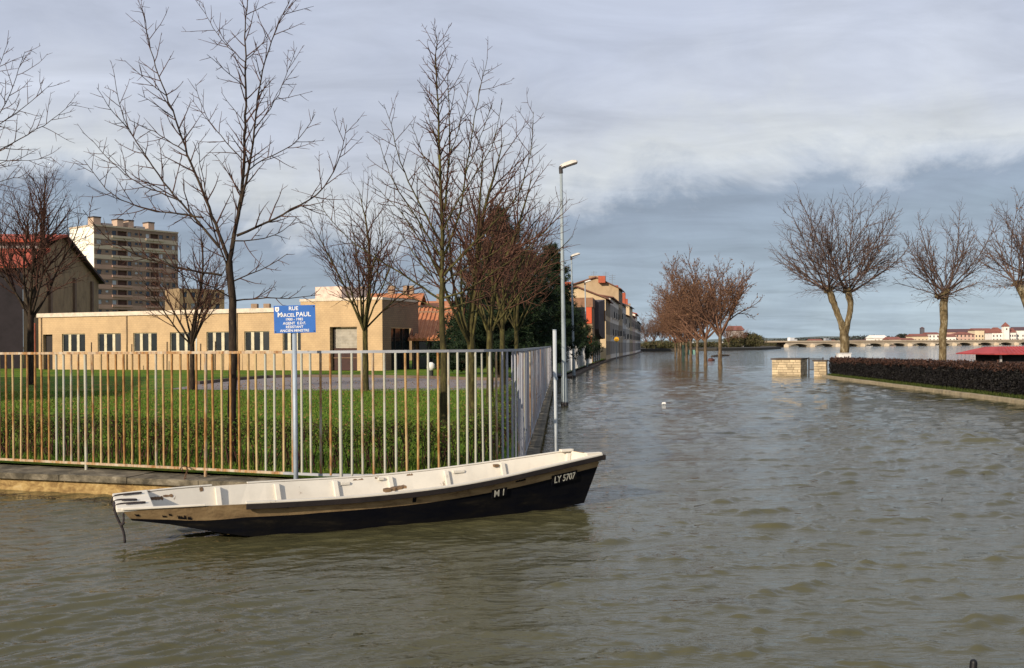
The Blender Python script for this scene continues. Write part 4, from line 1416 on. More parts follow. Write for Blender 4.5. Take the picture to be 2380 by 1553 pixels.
# ------------------------------------------------------------------ dark pines by the street
PINE = mat_leaf('pine_needles', [(0.004, 0.010, 0.005), (0.008, 0.020, 0.008), (0.015, 0.032, 0.011), (0.026, 0.045, 0.014)], trans=0.1)
def pine(px, Y, H, Rm, seed, label, zlow=0.6, n_b=120):
    rng = np.random.default_rng(seed)
    b_ = at(px, 860, Y)
    t = thing('pine_tree', label, 'tree', (b_.x, b_.y, YZ))
    br = [(np.array([[0, 0, -0.3], [0.05, 0, H * 0.5], [0, 0.05, H]]), np.array([0.16, 0.10, 0.02]), 0)]
    cen = []
    for k in range(n_b):
        z = zlow + (H - zlow - 0.2) * (k + rng.random()) / n_b
        rr = Rm * (1 - (z - zlow) / (H - zlow)) ** 0.7 * (0.55 + 0.6 * rng.random()) + 0.2
        az = rng.random() * 6.28
        n = 6
        s = np.linspace(0, 1, n)
        pts = np.stack([np.cos(az) * rr * s, np.sin(az) * rr * s, z + rr * (0.10 * s + 0.22 * s ** 3 - 0.10 * s * s)], 1)
        br.append((pts, np.linspace(0.035, 0.008, n), 2))
        for q in range(int(9 + rr * 9)):
            w = 0.25 + 0.75 * rng.random()
            i = min(int(w * (n - 1)), n - 2); fr = w * (n - 1) - i
            c = pts[i] * (1 - fr) + pts[i + 1] * fr + rng.normal(0, 0.11, 3)
            cen.append(c)
    v, q = tube_arrays(br, sides)
    link('trunk', np_mesh('trunk', v, q, True), BARK, t)
    cen = np.array(cen)
    # needle tufts: thin triangles bursting from each centre
    m_ = 11
    c = np.repeat(cen, m_, axis=0)
    d = rng.normal(0, 1, c.shape); d[:, 2] += 0.5; d /= np.linalg.norm(d, axis=1, keepdims=True)
    w = rng.normal(0, 1, c.shape); w -= d * np.sum(w * d, 1, keepdims=True); w /= np.linalg.norm(w, axis=1, keepdims=True)
    L = 0.20 + 0.14 * rng.random((len(c), 1))
    v = np.stack([c - w * 0.022, c + w * 0.022, c + d * L], 1).reshape(-1, 3)
    link('crown', np_mesh('crown', v, np.arange(len(v)).reshape(-1, 3)), PINE, t)
pine(1162, 52, 8.9, 3.0, 61, 'broad dark pine behind the row of bare trees', 0.6, 210)
pine(1222, 58, 7.2, 3.4, 62, 'low spreading dark pine in the middle of the group', 0.3, 210)
pine(1281, 74, 9.2, 3.0, 63, 'pointed dark pine overhanging the street lamps', 0.4, 230)
pine(1318, 84, 5.4, 3.0, 64, 'bushy dark pine leaning over the street fence', 0.3, 170)
pine(1090, 60, 4.6, 2.6, 65, 'dark evergreen bush beside the orange tiled roof', 0.2, 110)

# ------------------------------------------------------------------ plane trees on the right bank
PL = [dict(),
      dict(up=0.065, wig=0.06, nsub=2.6, ang=0.60, ratio=0.42, t0=0.22, minr=0.008, seg=0.45),
      dict(up=0.10, wig=0.08, nsub=3.2, ang=0.68, ratio=0.48, t0=0.15, minr=0.005, seg=0.30, minl=0.25),
      dict(up=0.14, wig=0.09, nsub=3.6, ang=0.70, ratio=0.48, t0=0.12, minr=0.0042, seg=0.24, minl=0.18),
      dict(up=0.12, wig=0.10, nsub=0, ang=0.7, ratio=0.4, t0=0.2, minr=0.0036, seg=0.2)]
def knuckle_tree(name, label, base, stems, heads, H, seed, twig, bark, whips=16, balls=500):
    """pollarded plane: stems (surveyed) ending in knuckles from which shoots fan out"""
    rng = np.random.default_rng(seed)
    base = Vector(base)
    out = []
    for pl, rr in stems:
        P = np.array([np.array(at(x, y, base.y)) - np.array(base) for x, y in pl])
        s = np.concatenate([[0], np.cumsum(np.linalg.norm(np.diff(P, axis=0), axis=1))])
        u_ = np.linspace(0, s[-1], 14)
        Q = np.stack([np.interp(u_, s, P[:, c]) for c in range(3)], 1)
        for _ in range(1): Q[1:-1] = (Q[:-2] + 2 * Q[1:-1] + Q[2:]) / 4
        Q[1:-1] += rng.normal(0, 0.02, Q[1:-1].shape)
        rad = np.interp(u_ / s[-1], np.linspace(0, 1, len(rr)), rr) * (1 + rng.normal(0, 0.04, 14))
        out.append((Q, rad, 0))
    for (x, y), n, sp, L0, azb in heads:
        c = np.array(at(x, y, base.y)) - np.array(base)
        for k in range(n):
            az = azb + k * 2.399 + rng.normal(0, 0.25)
            tilt = sp * math.sqrt((k + 0.4) / n)
            d = np.array([math.sin(tilt) * math.cos(az), math.sin(tilt) * math.sin(az), math.cos(tilt)])
            d[0] += 0.0
            L = L0 * (1.0 - 0.36 * (tilt / sp) ** 1.5) * (0.85 + 0.25 * rng.random())
            grow(out, rng, c + rng.normal(0, 0.10, 3), d, L, 0.040 * (0.7 + 0.5 * rng.random()), 1, PL)
        for k in range(9):                          # knobbly pollard head
            az = rng.random() * 6.28; el_ = rng.uniform(-0.5, 1.0)
            d = np.array([math.cos(az) * math.cos(el_), math.sin(az) * math.cos(el_), math.sin(el_)])
            q = np.array([c, c + d * 0.16, c + d * 0.27, c + d * 0.33])
            out.append((q, np.array([0.15, 0.13, 0.10, 0.03]) * rng.uniform(0.7, 1.1), 0))
        for k in range(whips):                      # thin whips drooping from the knuckle
            az = rng.random() * 6.28
            d = np.array([math.cos(az), math.sin(az), rng.uniform(-0.25, 0.35)])
            grow(out, rng, c + rng.normal(0, 0.12, 3), d, rng.uniform(0.7, 2.4), 0.006, 3, PL)
    tips = twig_tips(out, 3)
    sel = tips[rng.choice(len(tips), min(balls, len(tips)), replace=False)]
    me = leaf_mesh('leaves', rng, sel + rng.normal(0, 0.03, sel.shape), 0.055, RUST_LEAF)
    t = tree_objects(name, label, base, out, bark, twig, lev_split=0, leaves=me)
    return t
b_ = at(1963, 850, 62.0)
knuckle_tree('plane_tree', 'big pollarded plane tree with a forked pale trunk behind the stone wall', (b_.x, 62.0, 0.2),
             [([(1963, 880), (1963, 835), (1963, 795), (1962, 758)], [0.36, 0.31, 0.28, 0.31]),
              ([(1960, 768), (1950, 735), (1938, 706), (1930, 684), (1925, 668)], [0.23, 0.20, 0.19, 0.23, 0.19]),
              ([(1965, 768), (1974, 735), (1977, 706), (1972, 684), (1970, 668)], [0.22, 0.19, 0.18, 0.22, 0.18])],
             [((1927, 676), 17, 1.40, 6.4, 0.4), ((1970, 676), 18, 1.30, 6.7, 2.0)], 12, 71, TWIG_MAUVE, PLANE_BARK)
b_ = at(2190, 850, 66.0)
knuckle_tree('plane_tree', 'pollarded plane tree with a single pale trunk, second behind the dark hedge', (b_.x, 66.0, 0.2),
             [([(2190, 880), (2191, 800), (2194, 750), (2192, 715), (2196, 690), (2198, 676)], [0.27, 0.245, 0.24, 0.26, 0.29, 0.24])],
             [((2184, 690), 10, 1.4, 4.8, 1.0), ((2200, 680), 15, 1.15, 6.2, 0.3)], 11, 72, TWIG_MAUVE, PLANE_BARK, balls=350)
b_ = at(2398, 850, 60.0)
knuckle_tree('plane_tree', 'plane tree at the right edge with drooping brown whips', (b_.x, 60.0, 0.2),
             [([(2398, 880), (2397, 780), (2392, 720), (2385, 690), (2372, 672), (2364, 655)], [0.34, 0.31, 0.28, 0.26, 0.28, 0.24]),
              ([(2393, 725), (2408, 690), (2412, 660)], [0.24, 0.2, 0.2])],
             [((2366, 662), 12, 1.05, 5.8, 1.2), ((2412, 660), 10, 1.1, 5.8, 0.2)], 11, 73, TWIG_MAUVE, PLANE_BARK, whips=34, balls=900)

# flooded avenue of trees in the middle
ROWP = [dict(),
        dict(up=0.07, wig=0.05, nsub=2.0, ang=0.60, ratio=0.52, t0=0.20, minr=0.013, seg=0.5),
        dict(up=0.16, wig=0.07, nsub=2.5, ang=0.62, ratio=0.50, t0=0.12, minr=0.009, seg=0.35, minl=0.3),
        dict(up=0.15, wig=0.10, nsub=3.4, ang=0.70, ratio=0.52, t0=0.10, minr=0.0065, seg=0.28, minl=0.2),
        dict(up=0.12, wig=0.10, nsub=0, ang=0.7, ratio=0.4, t0=0.2, minr=0.0055, seg=0.25)]
avenue = []
def avenue_proto(seed, H, th, label, loc, leaves):
    out, rng = bare_tree(seed, H, th, 0.165, 7, 0.98, ROWP, 0.62)
    tips = twig_tips(out, 3)
    sel = tips[rng.choice(len(tips), min(leaves, len(tips)), replace=False)]
    me = leaf_mesh('leaves', rng, sel + rng.normal(0, 0.05, sel.shape), 0.075, RUST_LEAF)
    return tree_objects('avenue_tree', label, loc, out, PLANE_LIMB, TWIG_OR, group='trees standing in the flooded avenue', lev_split=0, leaves=me)
spots = [(1674, 857.7, 8.8), (1640, 850, 10.8), (1621, 845, 10.6), (1606, 842, 10.4), (1596, 838.3, 10.2), (1588.6, 836.5, 9.8), (1582, 834.8, 10), (1577, 833, 9.8), (1570, 831.6, 10)]
ords = ['nearest, rightmost and thinnest', 'second, thick trunked', 'third', 'fourth', 'fifth', 'sixth', 'seventh', 'eighth', 'farthest, leftmost']
protos = []
for i, (x, y, H) in enumerate(spots):
    g_ = ground(x, y, 0.0)
    lab = f'bare reddish tree standing in the water, {ords[i]} of the flooded avenue'
    if i < 3:
        protos.append((avenue_proto(81 + i, (9.4, 11.6, 11.2)[i], (2.9, 2.6, 2.7)[i], lab, (g_.x, g_.y, -0.1), (1100, 2600, 3000)[i]), (8.9, 10.9, 10.4)[i]))
    else:
        src, h0 = protos[1 + i % 2]
        copy_thing(src, (g_.x, g_.y, -0.1), i * 1.9, H / h0, lab)
# reddish trees at the end of the street and on the bank beyond
far_lab = ['far reddish tree at the end of the house row, leftmost', 'far reddish tree next to the house row', 'far reddish tree in the middle of the bank clump', 'far reddish tree at the right of the bank clump', 'far reddish tree behind the avenue trunks', 'far reddish tree right of the avenue on the bank', 'far brownish tree before the pale bank house']
for i, (x, Y, H) in enumerate([(1502, 300, 9.5), (1519, 310, 9.0), (1538, 318, 10), (1558, 325, 10.5), (1600, 335, 9.5), (1693, 345, 8.2), (1722, 360, 7.4)]):
    src, h0 = protos[1 + i % 2]
    a = at(x, 800, Y)
    c = copy_thing(src, (a.x, a.y, 0.3), i * 2.3, H / h0 * 1.12, far_lab[i])
    c['group'] = 'far trees on the left bank'
OLIVE = mat_leaf('bank_bush', [(0.035, 0.032, 0.018), (0.06, 0.055, 0.022), (0.085, 0.085, 0.03), (0.10, 0.07, 0.035)], trans=0.1)
for i, (x, Y, rw, H, lab) in enumerate([(1737, 380, 5.5, 6.0, 'brown green bush on the far bank end, left of the last one'), (1752, 400, 4.6, 5.6, 'olive green bush at the very end of the far bank'),
                                       (1708, 360, 4.5, 4.4, 'low olive bush under the pale house on the bank'), (1546, 300, 9, 2.6, 'low dark bushes below the far reddish trees'), (1640, 350, 14, 2.4, 'long low dark shrub line behind the avenue trunks'), (1790, 560, 16, 3.2, 'dark shrub line running towards the bridge')]):
    rng = np.random.default_rng(90 + i)
    a = at(x, 806, Y)
    t = thing('bank_bush', lab, 'bush', (a.x, a.y, 0.5))
    n = 2600
    c = rng.normal(0, 1, (n, 3)); c /= np.linalg.norm(c, axis=1, keepdims=True); c *= rng.random((n, 1)) ** 0.35
    lump = 1 + 0.22 * np.sin(c[:, :1] * 7 + i) * np.cos(c[:, 1:2] * 5)
    c = c * np.array([rw, rw * 0.6, H * 0.5]) * lump + np.array([0, 0, H * 0.48])
    c[:, 2] = np.maximum(c[:, 2], 0)
    link('foliage', leaf_mesh('foliage', rng, c, 0.30, OLIVE), None, t)
    st = [(np.array([[0, 0, -0.5], [0.1 * k, 0.05 * k, H * 0.4], [rw * 0.5 * math.cos(k * 2.1), 0.5, H * 0.75]]), np.array([0.10, 0.07, 0.03]), 1) for k in range(4)]
    v, q = tube_arrays(st, sides)
    link('stems', np_mesh('stems', v, q), TWIG, t)

# ------------------------------------------------------------------ dark hedge on its kerb, right bank
HA, HB = Vector((18.3, 58.4, 0)), Vector((16.35, 30.0, 0))
HU = (HB - HA).normalized(); HN = Vector((HU.y, -HU.x, 0))     # HN: away from the street
if HN.x < 0: HN = -HN
hd = thing('hedge', 'long dark clipped hedge with rusty brown top beside the flooded street', 'hedge', HA)
rng = np.random.default_rng(14)
HL = (HB - HA).length
core = MB()
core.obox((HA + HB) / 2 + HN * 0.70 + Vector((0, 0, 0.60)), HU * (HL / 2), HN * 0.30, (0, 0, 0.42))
core.build('inner_core', mat('hedge_core', (0.010, 0.008, 0.007), 0.95), hd)  # solid dark box added inside the leaves to block light
n = 52000
s = rng.random(n) * HL; d = 0.30 + 0.95 * rng.random(n)
edge = rng.random(n) < 0.62
d = np.where(edge, 0.27 + np.abs(rng.normal(0, 0.09, n)), d)
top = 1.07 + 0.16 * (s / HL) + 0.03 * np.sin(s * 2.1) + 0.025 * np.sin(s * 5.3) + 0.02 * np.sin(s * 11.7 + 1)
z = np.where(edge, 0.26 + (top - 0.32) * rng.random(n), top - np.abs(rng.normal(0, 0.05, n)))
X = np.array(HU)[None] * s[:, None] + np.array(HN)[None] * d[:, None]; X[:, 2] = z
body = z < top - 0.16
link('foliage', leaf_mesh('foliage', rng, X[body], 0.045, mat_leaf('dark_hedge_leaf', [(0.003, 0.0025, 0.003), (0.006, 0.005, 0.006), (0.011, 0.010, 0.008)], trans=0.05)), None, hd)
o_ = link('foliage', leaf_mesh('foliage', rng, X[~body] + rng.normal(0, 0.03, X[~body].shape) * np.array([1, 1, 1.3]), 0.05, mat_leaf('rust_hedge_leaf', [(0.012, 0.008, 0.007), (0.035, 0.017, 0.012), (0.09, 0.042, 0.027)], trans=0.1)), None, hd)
o_['label'] = 'rusty brown dead leaves along the hedge top'
# kerb stones
kt = thing('stone_kerb', 'row of pale kerb stones along the foot of the dark hedge', 'kerb', HA)
KS = mat_stained('kerb_stone', [(0.14, 0.11, 0.07), (0.27, 0.22, 0.14), (0.36, 0.30, 0.20)], 3.0)
rk = random.Random(2)
s = 0.0
while s < HL + 3:
    L = 0.9 + 0.5 * rk.random()
    c = HA + HU * (s + L / 2) + HN * 0.0 + Vector((0, 0, 0.0 + 0.01 * rk.random()))
    MB().obox(c - Vector((0, 0, 0.22)), HU * (L / 2 - 0.012), HN * 0.14, (0, 0, 0.34)).build('kerb_stone', KS, kt, bevel=0.015)
    s += L
sb = MB()
a0, a1 = HA + HN * 0.15, HB + HU * 3 + HN * 0.15
sb.quad(a0 + Vector((0, 0, 0.10)), a1 + Vector((0, 0, 0.10)), a1 + HN * 22 + Vector((0, 0, 0.20)), a0 + HN * 22 + Vector((0, 0, 0.20)))
structure('verge', sb, mat('verge_soil', (0.03, 0.036, 0.012), 0.95), 'grassy verge behind the kerb stones on the right')
n = 9000
s = rng.random(n) * (HL + 2); d = 0.15 + 0.20 * rng.random(n)
B = np.array(HA)[None] + np.array(HU)[None] * s[:, None] + np.array(HN)[None] * d[:, None]
a = rng.random(n) * 6.28; w = 0.014; hh = 0.05 + 0.14 * rng.random(n)
v = np.empty((n, 3, 3))
v[:, 0] = B + np.stack([np.cos(a) * w, np.sin(a) * w, np.full(n, 0.1)], 1)
v[:, 1] = B - np.stack([np.cos(a) * w, np.sin(a) * w, np.full(n, -0.1)], 1)
v[:, 2] = B + np.stack([rng.normal(0, 0.04, n), rng.normal(0, 0.04, n), 0.1 + hh], 1)
o_ = link('verge_grass', np_mesh('verge_grass', v.reshape(-1, 3), np.arange(3 * n).reshape(n, 3)), mat_leaf('verge_blade', [(0.02, 0.04, 0.006), (0.045, 0.07, 0.01), (0.08, 0.085, 0.02)]))
tag(o_, 'dark grass strip between kerb stones and hedge', 'grass', kind='stuff')

# fallen leaves on the lawn
rng = np.random.default_rng(77)
n = 5200
Y = 14.5 + 34 * rng.random(n); X = -0.55 * Y + (0.55 * Y + 0.3) * rng.random(n)
ok = ((X - FP0.x) * 0.3746 + (Y - FP0.y) * 0.927 > 1.3) & (X < -0.2 + 0.043 * (Y - 14.8))
C = np.stack([X[ok], Y[ok], np.full(ok.sum(), YZ + 0.06)], 1)
o_ = link('fallen_leaves', leaf_mesh('fallen_leaves', rng, C, 0.032, mat_leaf('litter', [(0.10, 0.045, 0.018), (0.19, 0.10, 0.035), (0.26, 0.17, 0.06)]), flat=0.9), None)
tag(o_, 'brown fallen leaves scattered over the lawn', 'leaves', kind='stuff')
# twigs and scum drifting against the wall
def flot(n, cx, cy, sx, sy, rot):
    a = rng.normal(0, 1, (n, 2)) * np.array([sx, sy])
    c_, s_ = math.cos(rot), math.sin(rot)
    return np.stack([cx + a[:, 0] * c_ - a[:, 1] * s_, cy + a[:, 0] * s_ + a[:, 1] * c_, np.full(n, 0.012)], 1)
C = np.concatenate([flot(260, -6.2, 13.35, 1.3, 0.06, R(-22)), flot(120, -4.6, 12.6, 0.7, 0.12, R(-24)), flot(60, 4.5, 13, 2.5, 1.5, 0.4), flot(40, 14.5, 40, 2.5, 1.2, 1.4)])
br = []
for c in C[::3]:
    d = rng.normal(0, 1, 3); d[2] *= 0.05; d = d / np.linalg.norm(d) * rng.uniform(0.03, 0.14)
    br.append((np.array([c - d, c + d * 0.2 + rng.normal(0, 0.01, 3), c + d]), np.array([0.004, 0.004, 0.002]), 3))
v, q = tube_arrays(br, sides)
o_ = link('drift_twigs', np_mesh('drift_twigs', v, q), mat('drift_twig', (0.06, 0.04, 0.022), 0.9))
tag(o_, 'small twigs and scum drifting on the flood water', 'debris', kind='stuff')
# ------------------------------------------------------------------ the school behind the lawn
def building(name, label, cat, o, u, z=0.0):
    """Empty at the facade's left foot, local x along the facade, local y into the building"""
    t = thing(name, label, cat, (o[0], o[1], z), math.atan2(u[1], u[0]))
    return t
def dirv(a, b):
    v = Vector((b[0] - a[0], b[1] - a[1])); return v.normalized()
SO = at(90, 857, 81.5); SE = at(893, 863, 69.5)
SU = dirv(SO, SE)
SO2 = (SO.x, SO.y)
def sf(x, y):
    s, z = onface(x, y, SO2, SU); return s, z
OCHRE = mat_block('ochre_block', (0.505, 0.360, 0.205), (0.475, 0.335, 0.19), (0.41, 0.29, 0.17), 0.30, 0.15, 0.012)
CREAM_CAP = mat('cream_cap', (0.60, 0.50, 0.40), 0.8)
FRAME = mat('window_frame_cream', (0.52, 0.46, 0.33), 0.6)
PANE = mat_glass('school_pane', (0.012, 0.014, 0.015), 0.12, 0.03)
school = building('school', 'long flat roofed ochre block school building behind the lawn', 'building', SO2, SU, YZ)
s0 = sf(90, 840)[0]; s1 = sf(704, 840)[0]
HT = 4.25
wins = [(144, 198), (227, 281), (310, 365), (395, 449), (480, 535), (568, 626), (657, 709)]
holes = []
for a, c in wins:
    x0 = sf(a, 800)[0]; x1 = sf(c, 800)[0]
    if x1 > s1 - 0.05: x1 = s1 - 0.05
    holes.append((x0, x1, 1.40, 2.88))
dark0 = (sf(100, 800)[0], sf(122, 800)[0], 0.0, 2.85)
mb = MB()
wall_holes(mb, s0, s1, 0.0, HT, holes + [dark0], 0.30)
mb.quad((s0, 0, 0), (s0, 0, HT), (s0, 14, HT), (s0, 14, 0))
mb.build('wall', OCHRE, school, local=True)
MB().box(s0 - 0.1, s1, -0.12, 14, HT, HT + 0.32).build('roof_edge', CREAM_CAP, school, local=True)
for (x0, x1, z0, z1) in holes:
    w = x1 - x0
    fr = MB()
    t_ = 0.07; y0, y1 = 0.10, 0.17
    for k in range(4):
        xm = x0 + w * (0.0, 0.30, 0.66, 1.0)[k]
        ww = t_ * (0.6 if k in (0, 3) else 1.9)
        fr.box(max(x0, xm - ww), min(x1, xm + ww), y0, y1, z0 + 0.06, z1 - 0.06)
    fr.box(x0, x1, y0, y1, z0, z0 + 0.06); fr.box(x0, x1, y0, y1, z1 - 0.06, z1)
    wo = fr.build('window', FRAME, school, local=True)
    for k in range(3):
        xa = x0 + w * (0.0, 0.30, 0.66)[k]; xb = x0 + w * (0.30, 0.66, 1.0)[k]
        MB().quad((xa, 0.14, z0), (xb, 0.14, z0), (xb, 0.14, z1), (xa, 0.14, z1)).build('pane', PANE, wo, local=True)
    MB().box(x0 - 0.05, x1 + 0.05, -0.06, 0.12, z0 - 0.07, z0 - 0.002).build('sill', CREAM_CAP, school, local=True)
MB().quad((dark0[0], 0.28, 0), (dark0[1], 0.28, 0), (dark0[1], 0.28, 2.85), (dark0[0], 0.28, 2.85)).build('door', mat('dark_door', (0.02, 0.016, 0.015), 0.6), school, local=True)
for xq in (s0 + 0.35, (holes[1][1] + holes[2][0]) / 2, (holes[4][1] + holes[5][0]) / 2):
    k = MB(); k.smooth = True; k.tube([(xq, -0.07, 0.0), (xq, -0.07, HT - 0.02)], 0.045, 8)
    k.build('downpipe', mat('downpipe_tan', (0.30, 0.21, 0.12), 0.6), school, local=True)
# taller end block
x0, x1 = s1 + 0.003, sf(893, 800)[0]
HB2 = 4.95
hx0, hx1 = sf(771, 800)[0], sf(834, 800)[0]
mb = MB()
YB = -0.25
wall_holes(mb, x0, x1, 0, HB2, [(hx0, hx1, 0.0, 3.1)], 0.55, YB)
mb.quad((x0, YB, 0), (x0, YB, HB2), (x0, 5.2, HB2), (x0, 5.2, 0))
mb.build('end_block_wall', OCHRE, school, local=True)
MB().box(x0 - 0.05, x1 + 0.05, YB - 0.05, 5.2, HB2, HB2 + 0.18).build('roof_edge', CREAM_CAP, school, local=True)
sh_ = MB()
for k in range(14):
    sh_.box(hx0 + 0.25, hx1, YB + 0.40 - 0.02 * (k % 2), YB + 0.45, 1.60 + k * 0.105, 1.60 + (k + 1) * 0.105 - 0.01)
sh_.build('roller_shutter', mat('shutter_grey', (0.34, 0.31, 0.26), 0.6), school, local=True)
dd = MB().box(hx0, hx1, YB + 0.42, YB + 0.5, 0.0, 1.58).build('door_panel', mat('oxblood_panel', (0.045, 0.018, 0.014), 0.6), school, local=True)
MB().box(hx0, hx1, YB + 0.36, YB + 0.42, 0.86, 0.93).build('door_rail', mat('door_rail', (0.16, 0.09, 0.05), 0.6), dd, local=True)
MB().box(hx0, hx0 + 0.24, YB + 0.41, YB + 0.46, 1.60, 3.1).build('side_panel', mat('dark_door', (0.02, 0.016, 0.015), 0.6), school, local=True)
# shaded return wall with dark glazed opening
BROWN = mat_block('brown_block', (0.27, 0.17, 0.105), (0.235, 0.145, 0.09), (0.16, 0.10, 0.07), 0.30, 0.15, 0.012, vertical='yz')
mb = MB()
DEP = 5.2
def rq(y0, y1, z0, z1): mb.quad((x1, y0, z0), (x1, y1, z0), (x1, y1, z1), (x1, y0, z1))
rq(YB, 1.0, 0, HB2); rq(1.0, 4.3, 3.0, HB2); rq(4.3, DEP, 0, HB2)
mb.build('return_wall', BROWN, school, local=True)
MB().quad((x1 - 0.35, 1.0, 0), (x1 - 0.35, 4.3, 0), (x1 - 0.35, 4.3, 3.0), (x1 - 0.35, 1.0, 3.0)).build('glazing', PANE, school, local=True)
for k in range(4):
    MB().box(x1 - 0.36, x1 - 0.28, 1.05 + k * 1.06 - 0.04, 1.05 + k * 1.06 + 0.04, 0, 3.0).build('mullion', mat('dark_mullion', (0.03, 0.022, 0.02), 0.5), school, local=True)
# white stair tower and roof clutter behind
rt_ = MB()
a, b2 = sf(706, 700)[0], sf(768, 700)[0]
rt_.box(a, b2, 1.5, 5.0, HB2 + 0.182, HB2 + 1.15)
rt_.build('roof_tower', mat('tower_white', (0.56, 0.44, 0.36), 0.8), school, local=True)

# slender stakes and posts before the facade
for i, x in enumerate((212, 306, 388, 466, 500, 564)):
    st_ = thing('tree_stake', 'thin brown stake before the school windows, %s from the left' % ('first', 'second', 'third', 'fourth', 'fifth', 'sixth')[i], 'stake', at(x, 862, 74), group='stakes in front of the school')
    k = MB(); p = at(x, 862, 74)
    k.tube([(p.x, p.y, YZ - 0.2), (p.x + 0.03, p.y, 2.45 - 0.15 * (i % 2))], 0.045, 6)
    k.build('stake_shaft', mat('stake_brown', (0.07, 0.045, 0.03), 0.9), st_)
wp = thing('white_pole', 'slim white pole rising in front of the school wall', 'pole', at(457, 860, 72))
p = at(457, 860, 72); k = MB(); k.smooth = True
k.tube([(p.x, p.y, YZ - 0.2), (p.x, p.y, 5.3)], 0.05, 8); k.build('pole_shaft', mat('pole_white', (0.70, 0.69, 0.66), 0.5), wp)
wp = thing('white_pole', 'slim white banded pole among the bare trees before the pines', 'pole', at(1104, 860, 52))
p = at(1104, 870, 52); k = MB(); k.smooth = True
k.tube([(p.x, p.y, YZ - 0.2), (p.x, p.y, 3.9)], 0.06, 8); k.build('pole_shaft', mat('pole_white', (0.70, 0.69, 0.66), 0.5), wp)
for q in range(4):
    bnd = MB(); bnd.tube([(p.x, p.y, 1.9 + q * 0.5), (p.x, p.y, 1.98 + q * 0.5)], 0.064, 8); bnd.build('band', mat('pole_band', (0.30, 0.25, 0.2), 0.6), wp)
rp_ = thing('red_pipe', 'rusty red pipe standing at the left end of the school', 'pipe', at(82, 880, 62))
p = at(82, 880, 62); k = MB(); k.tube([(p.x, p.y, YZ - 0.2), (p.x, p.y, 3.6)], 0.05, 8); k.build('pipe_shaft', mat('pipe_red', (0.24, 0.06, 0.03), 0.7), rp_)
bl = thing('garden_lamp', 'small white topped garden lamp on the grass beside the drive', 'lamp', at(1002, 876, 55))
p = ground(1002, 876, YZ)
k = MB(); k.tube([(p.x, p.y, YZ - 0.1), (p.x, p.y, YZ + 0.35)], 0.13, 10); k.build('stem', mat('lamp_dark', (0.03, 0.03, 0.03), 0.6), bl)
k = MB(); k.smooth = True; k.tube([(p.x, p.y, YZ + 0.35), (p.x, p.y, YZ + 0.5), (p.x, p.y, YZ + 0.7), (p.x, p.y, YZ + 0.8)], [0.18, 0.24, 0.22, 0.08], 12); k.build('lamp_shade', mat('pole_white', (0.70, 0.69, 0.66), 0.5), bl)

# orange tiled pavilion right of the school
TILE = mat_stained('roof_tile_orange', [(0.30, 0.09, 0.035), (0.44, 0.165, 0.065), (0.52, 0.23, 0.10)], 2.0, (1, 1, 1), 0.3)
TILE_RED = mat_stained('roof_tile_red', [(0.17, 0.035, 0.02), (0.33, 0.06, 0.03), (0.40, 0.085, 0.04)], 1.2, (1, 1, 1), 0.3)
pv = thing('pavilion', 'low pavilion with sloping orange tile roof and dark open front beside the school', 'building', at(1000, 865, 74))
a, b2 = at(955, 862, 75), at(1078, 862, 75)
rz = [at(962, 724, 80).z, at(962, 788, 74).z]
f0, f1 = Vector((a.x, 73.2, 0)), Vector((b2.x, 73.2, 0))
k = MB()
k.sweep([[(f0.x, 73.0, rz[1]), (f0.x, 81, rz[0] + 0.3), (f0.x, 81, rz[0]), (f0.x, 73.0, rz[1] - 0.15)], [(f1.x, 73.0, rz[1]), (f1.x, 81, rz[0] + 0.3), (f1.x, 81, rz[0]), (f1.x, 73.0, rz[1] - 0.15)]])
k.build('roof', TILE, pv)
nr_ = int((f1.x - f0.x) / 0.33)
for i in range(nr_):
    x = f0.x + (i + 0.5) * (f1.x - f0.x) / nr_
    r_ = MB(); r_.tube([(x, 72.95, rz[1] + 0.02), (x, 80.95, rz[0] + 0.30)], 0.085, 6)
    r_.build('tile_row', TILE, pv)
k = MB()
k.box(f0.x + 0.2, f0.x + 0.5, 74, 80, YZ, rz[1]); k.box(f1.x - 0.5, f1.x - 0.2, 74, 80, YZ, rz[1]); k.box(f0.x + 0.2, f1.x - 0.2, 79.5, 80, YZ, rz[0])
k.build('wall', BROWN, pv)
for i in range(4):
    x = f0.x + 0.35 + i * (f1.x - f0.x - 0.7) / 3
    MB().box(x - 0.12, x + 0.12, 73.6, 73.85, YZ, rz[1] - 0.1).build('pillar', mat('dark_mullion', (0.03, 0.022, 0.02), 0.5), pv)
MB().box(f0.x + 0.5, f1.x - 0.5, 74.6, 74.7, YZ, rz[1] - 0.2).build('dark_glazing', PANE, pv)

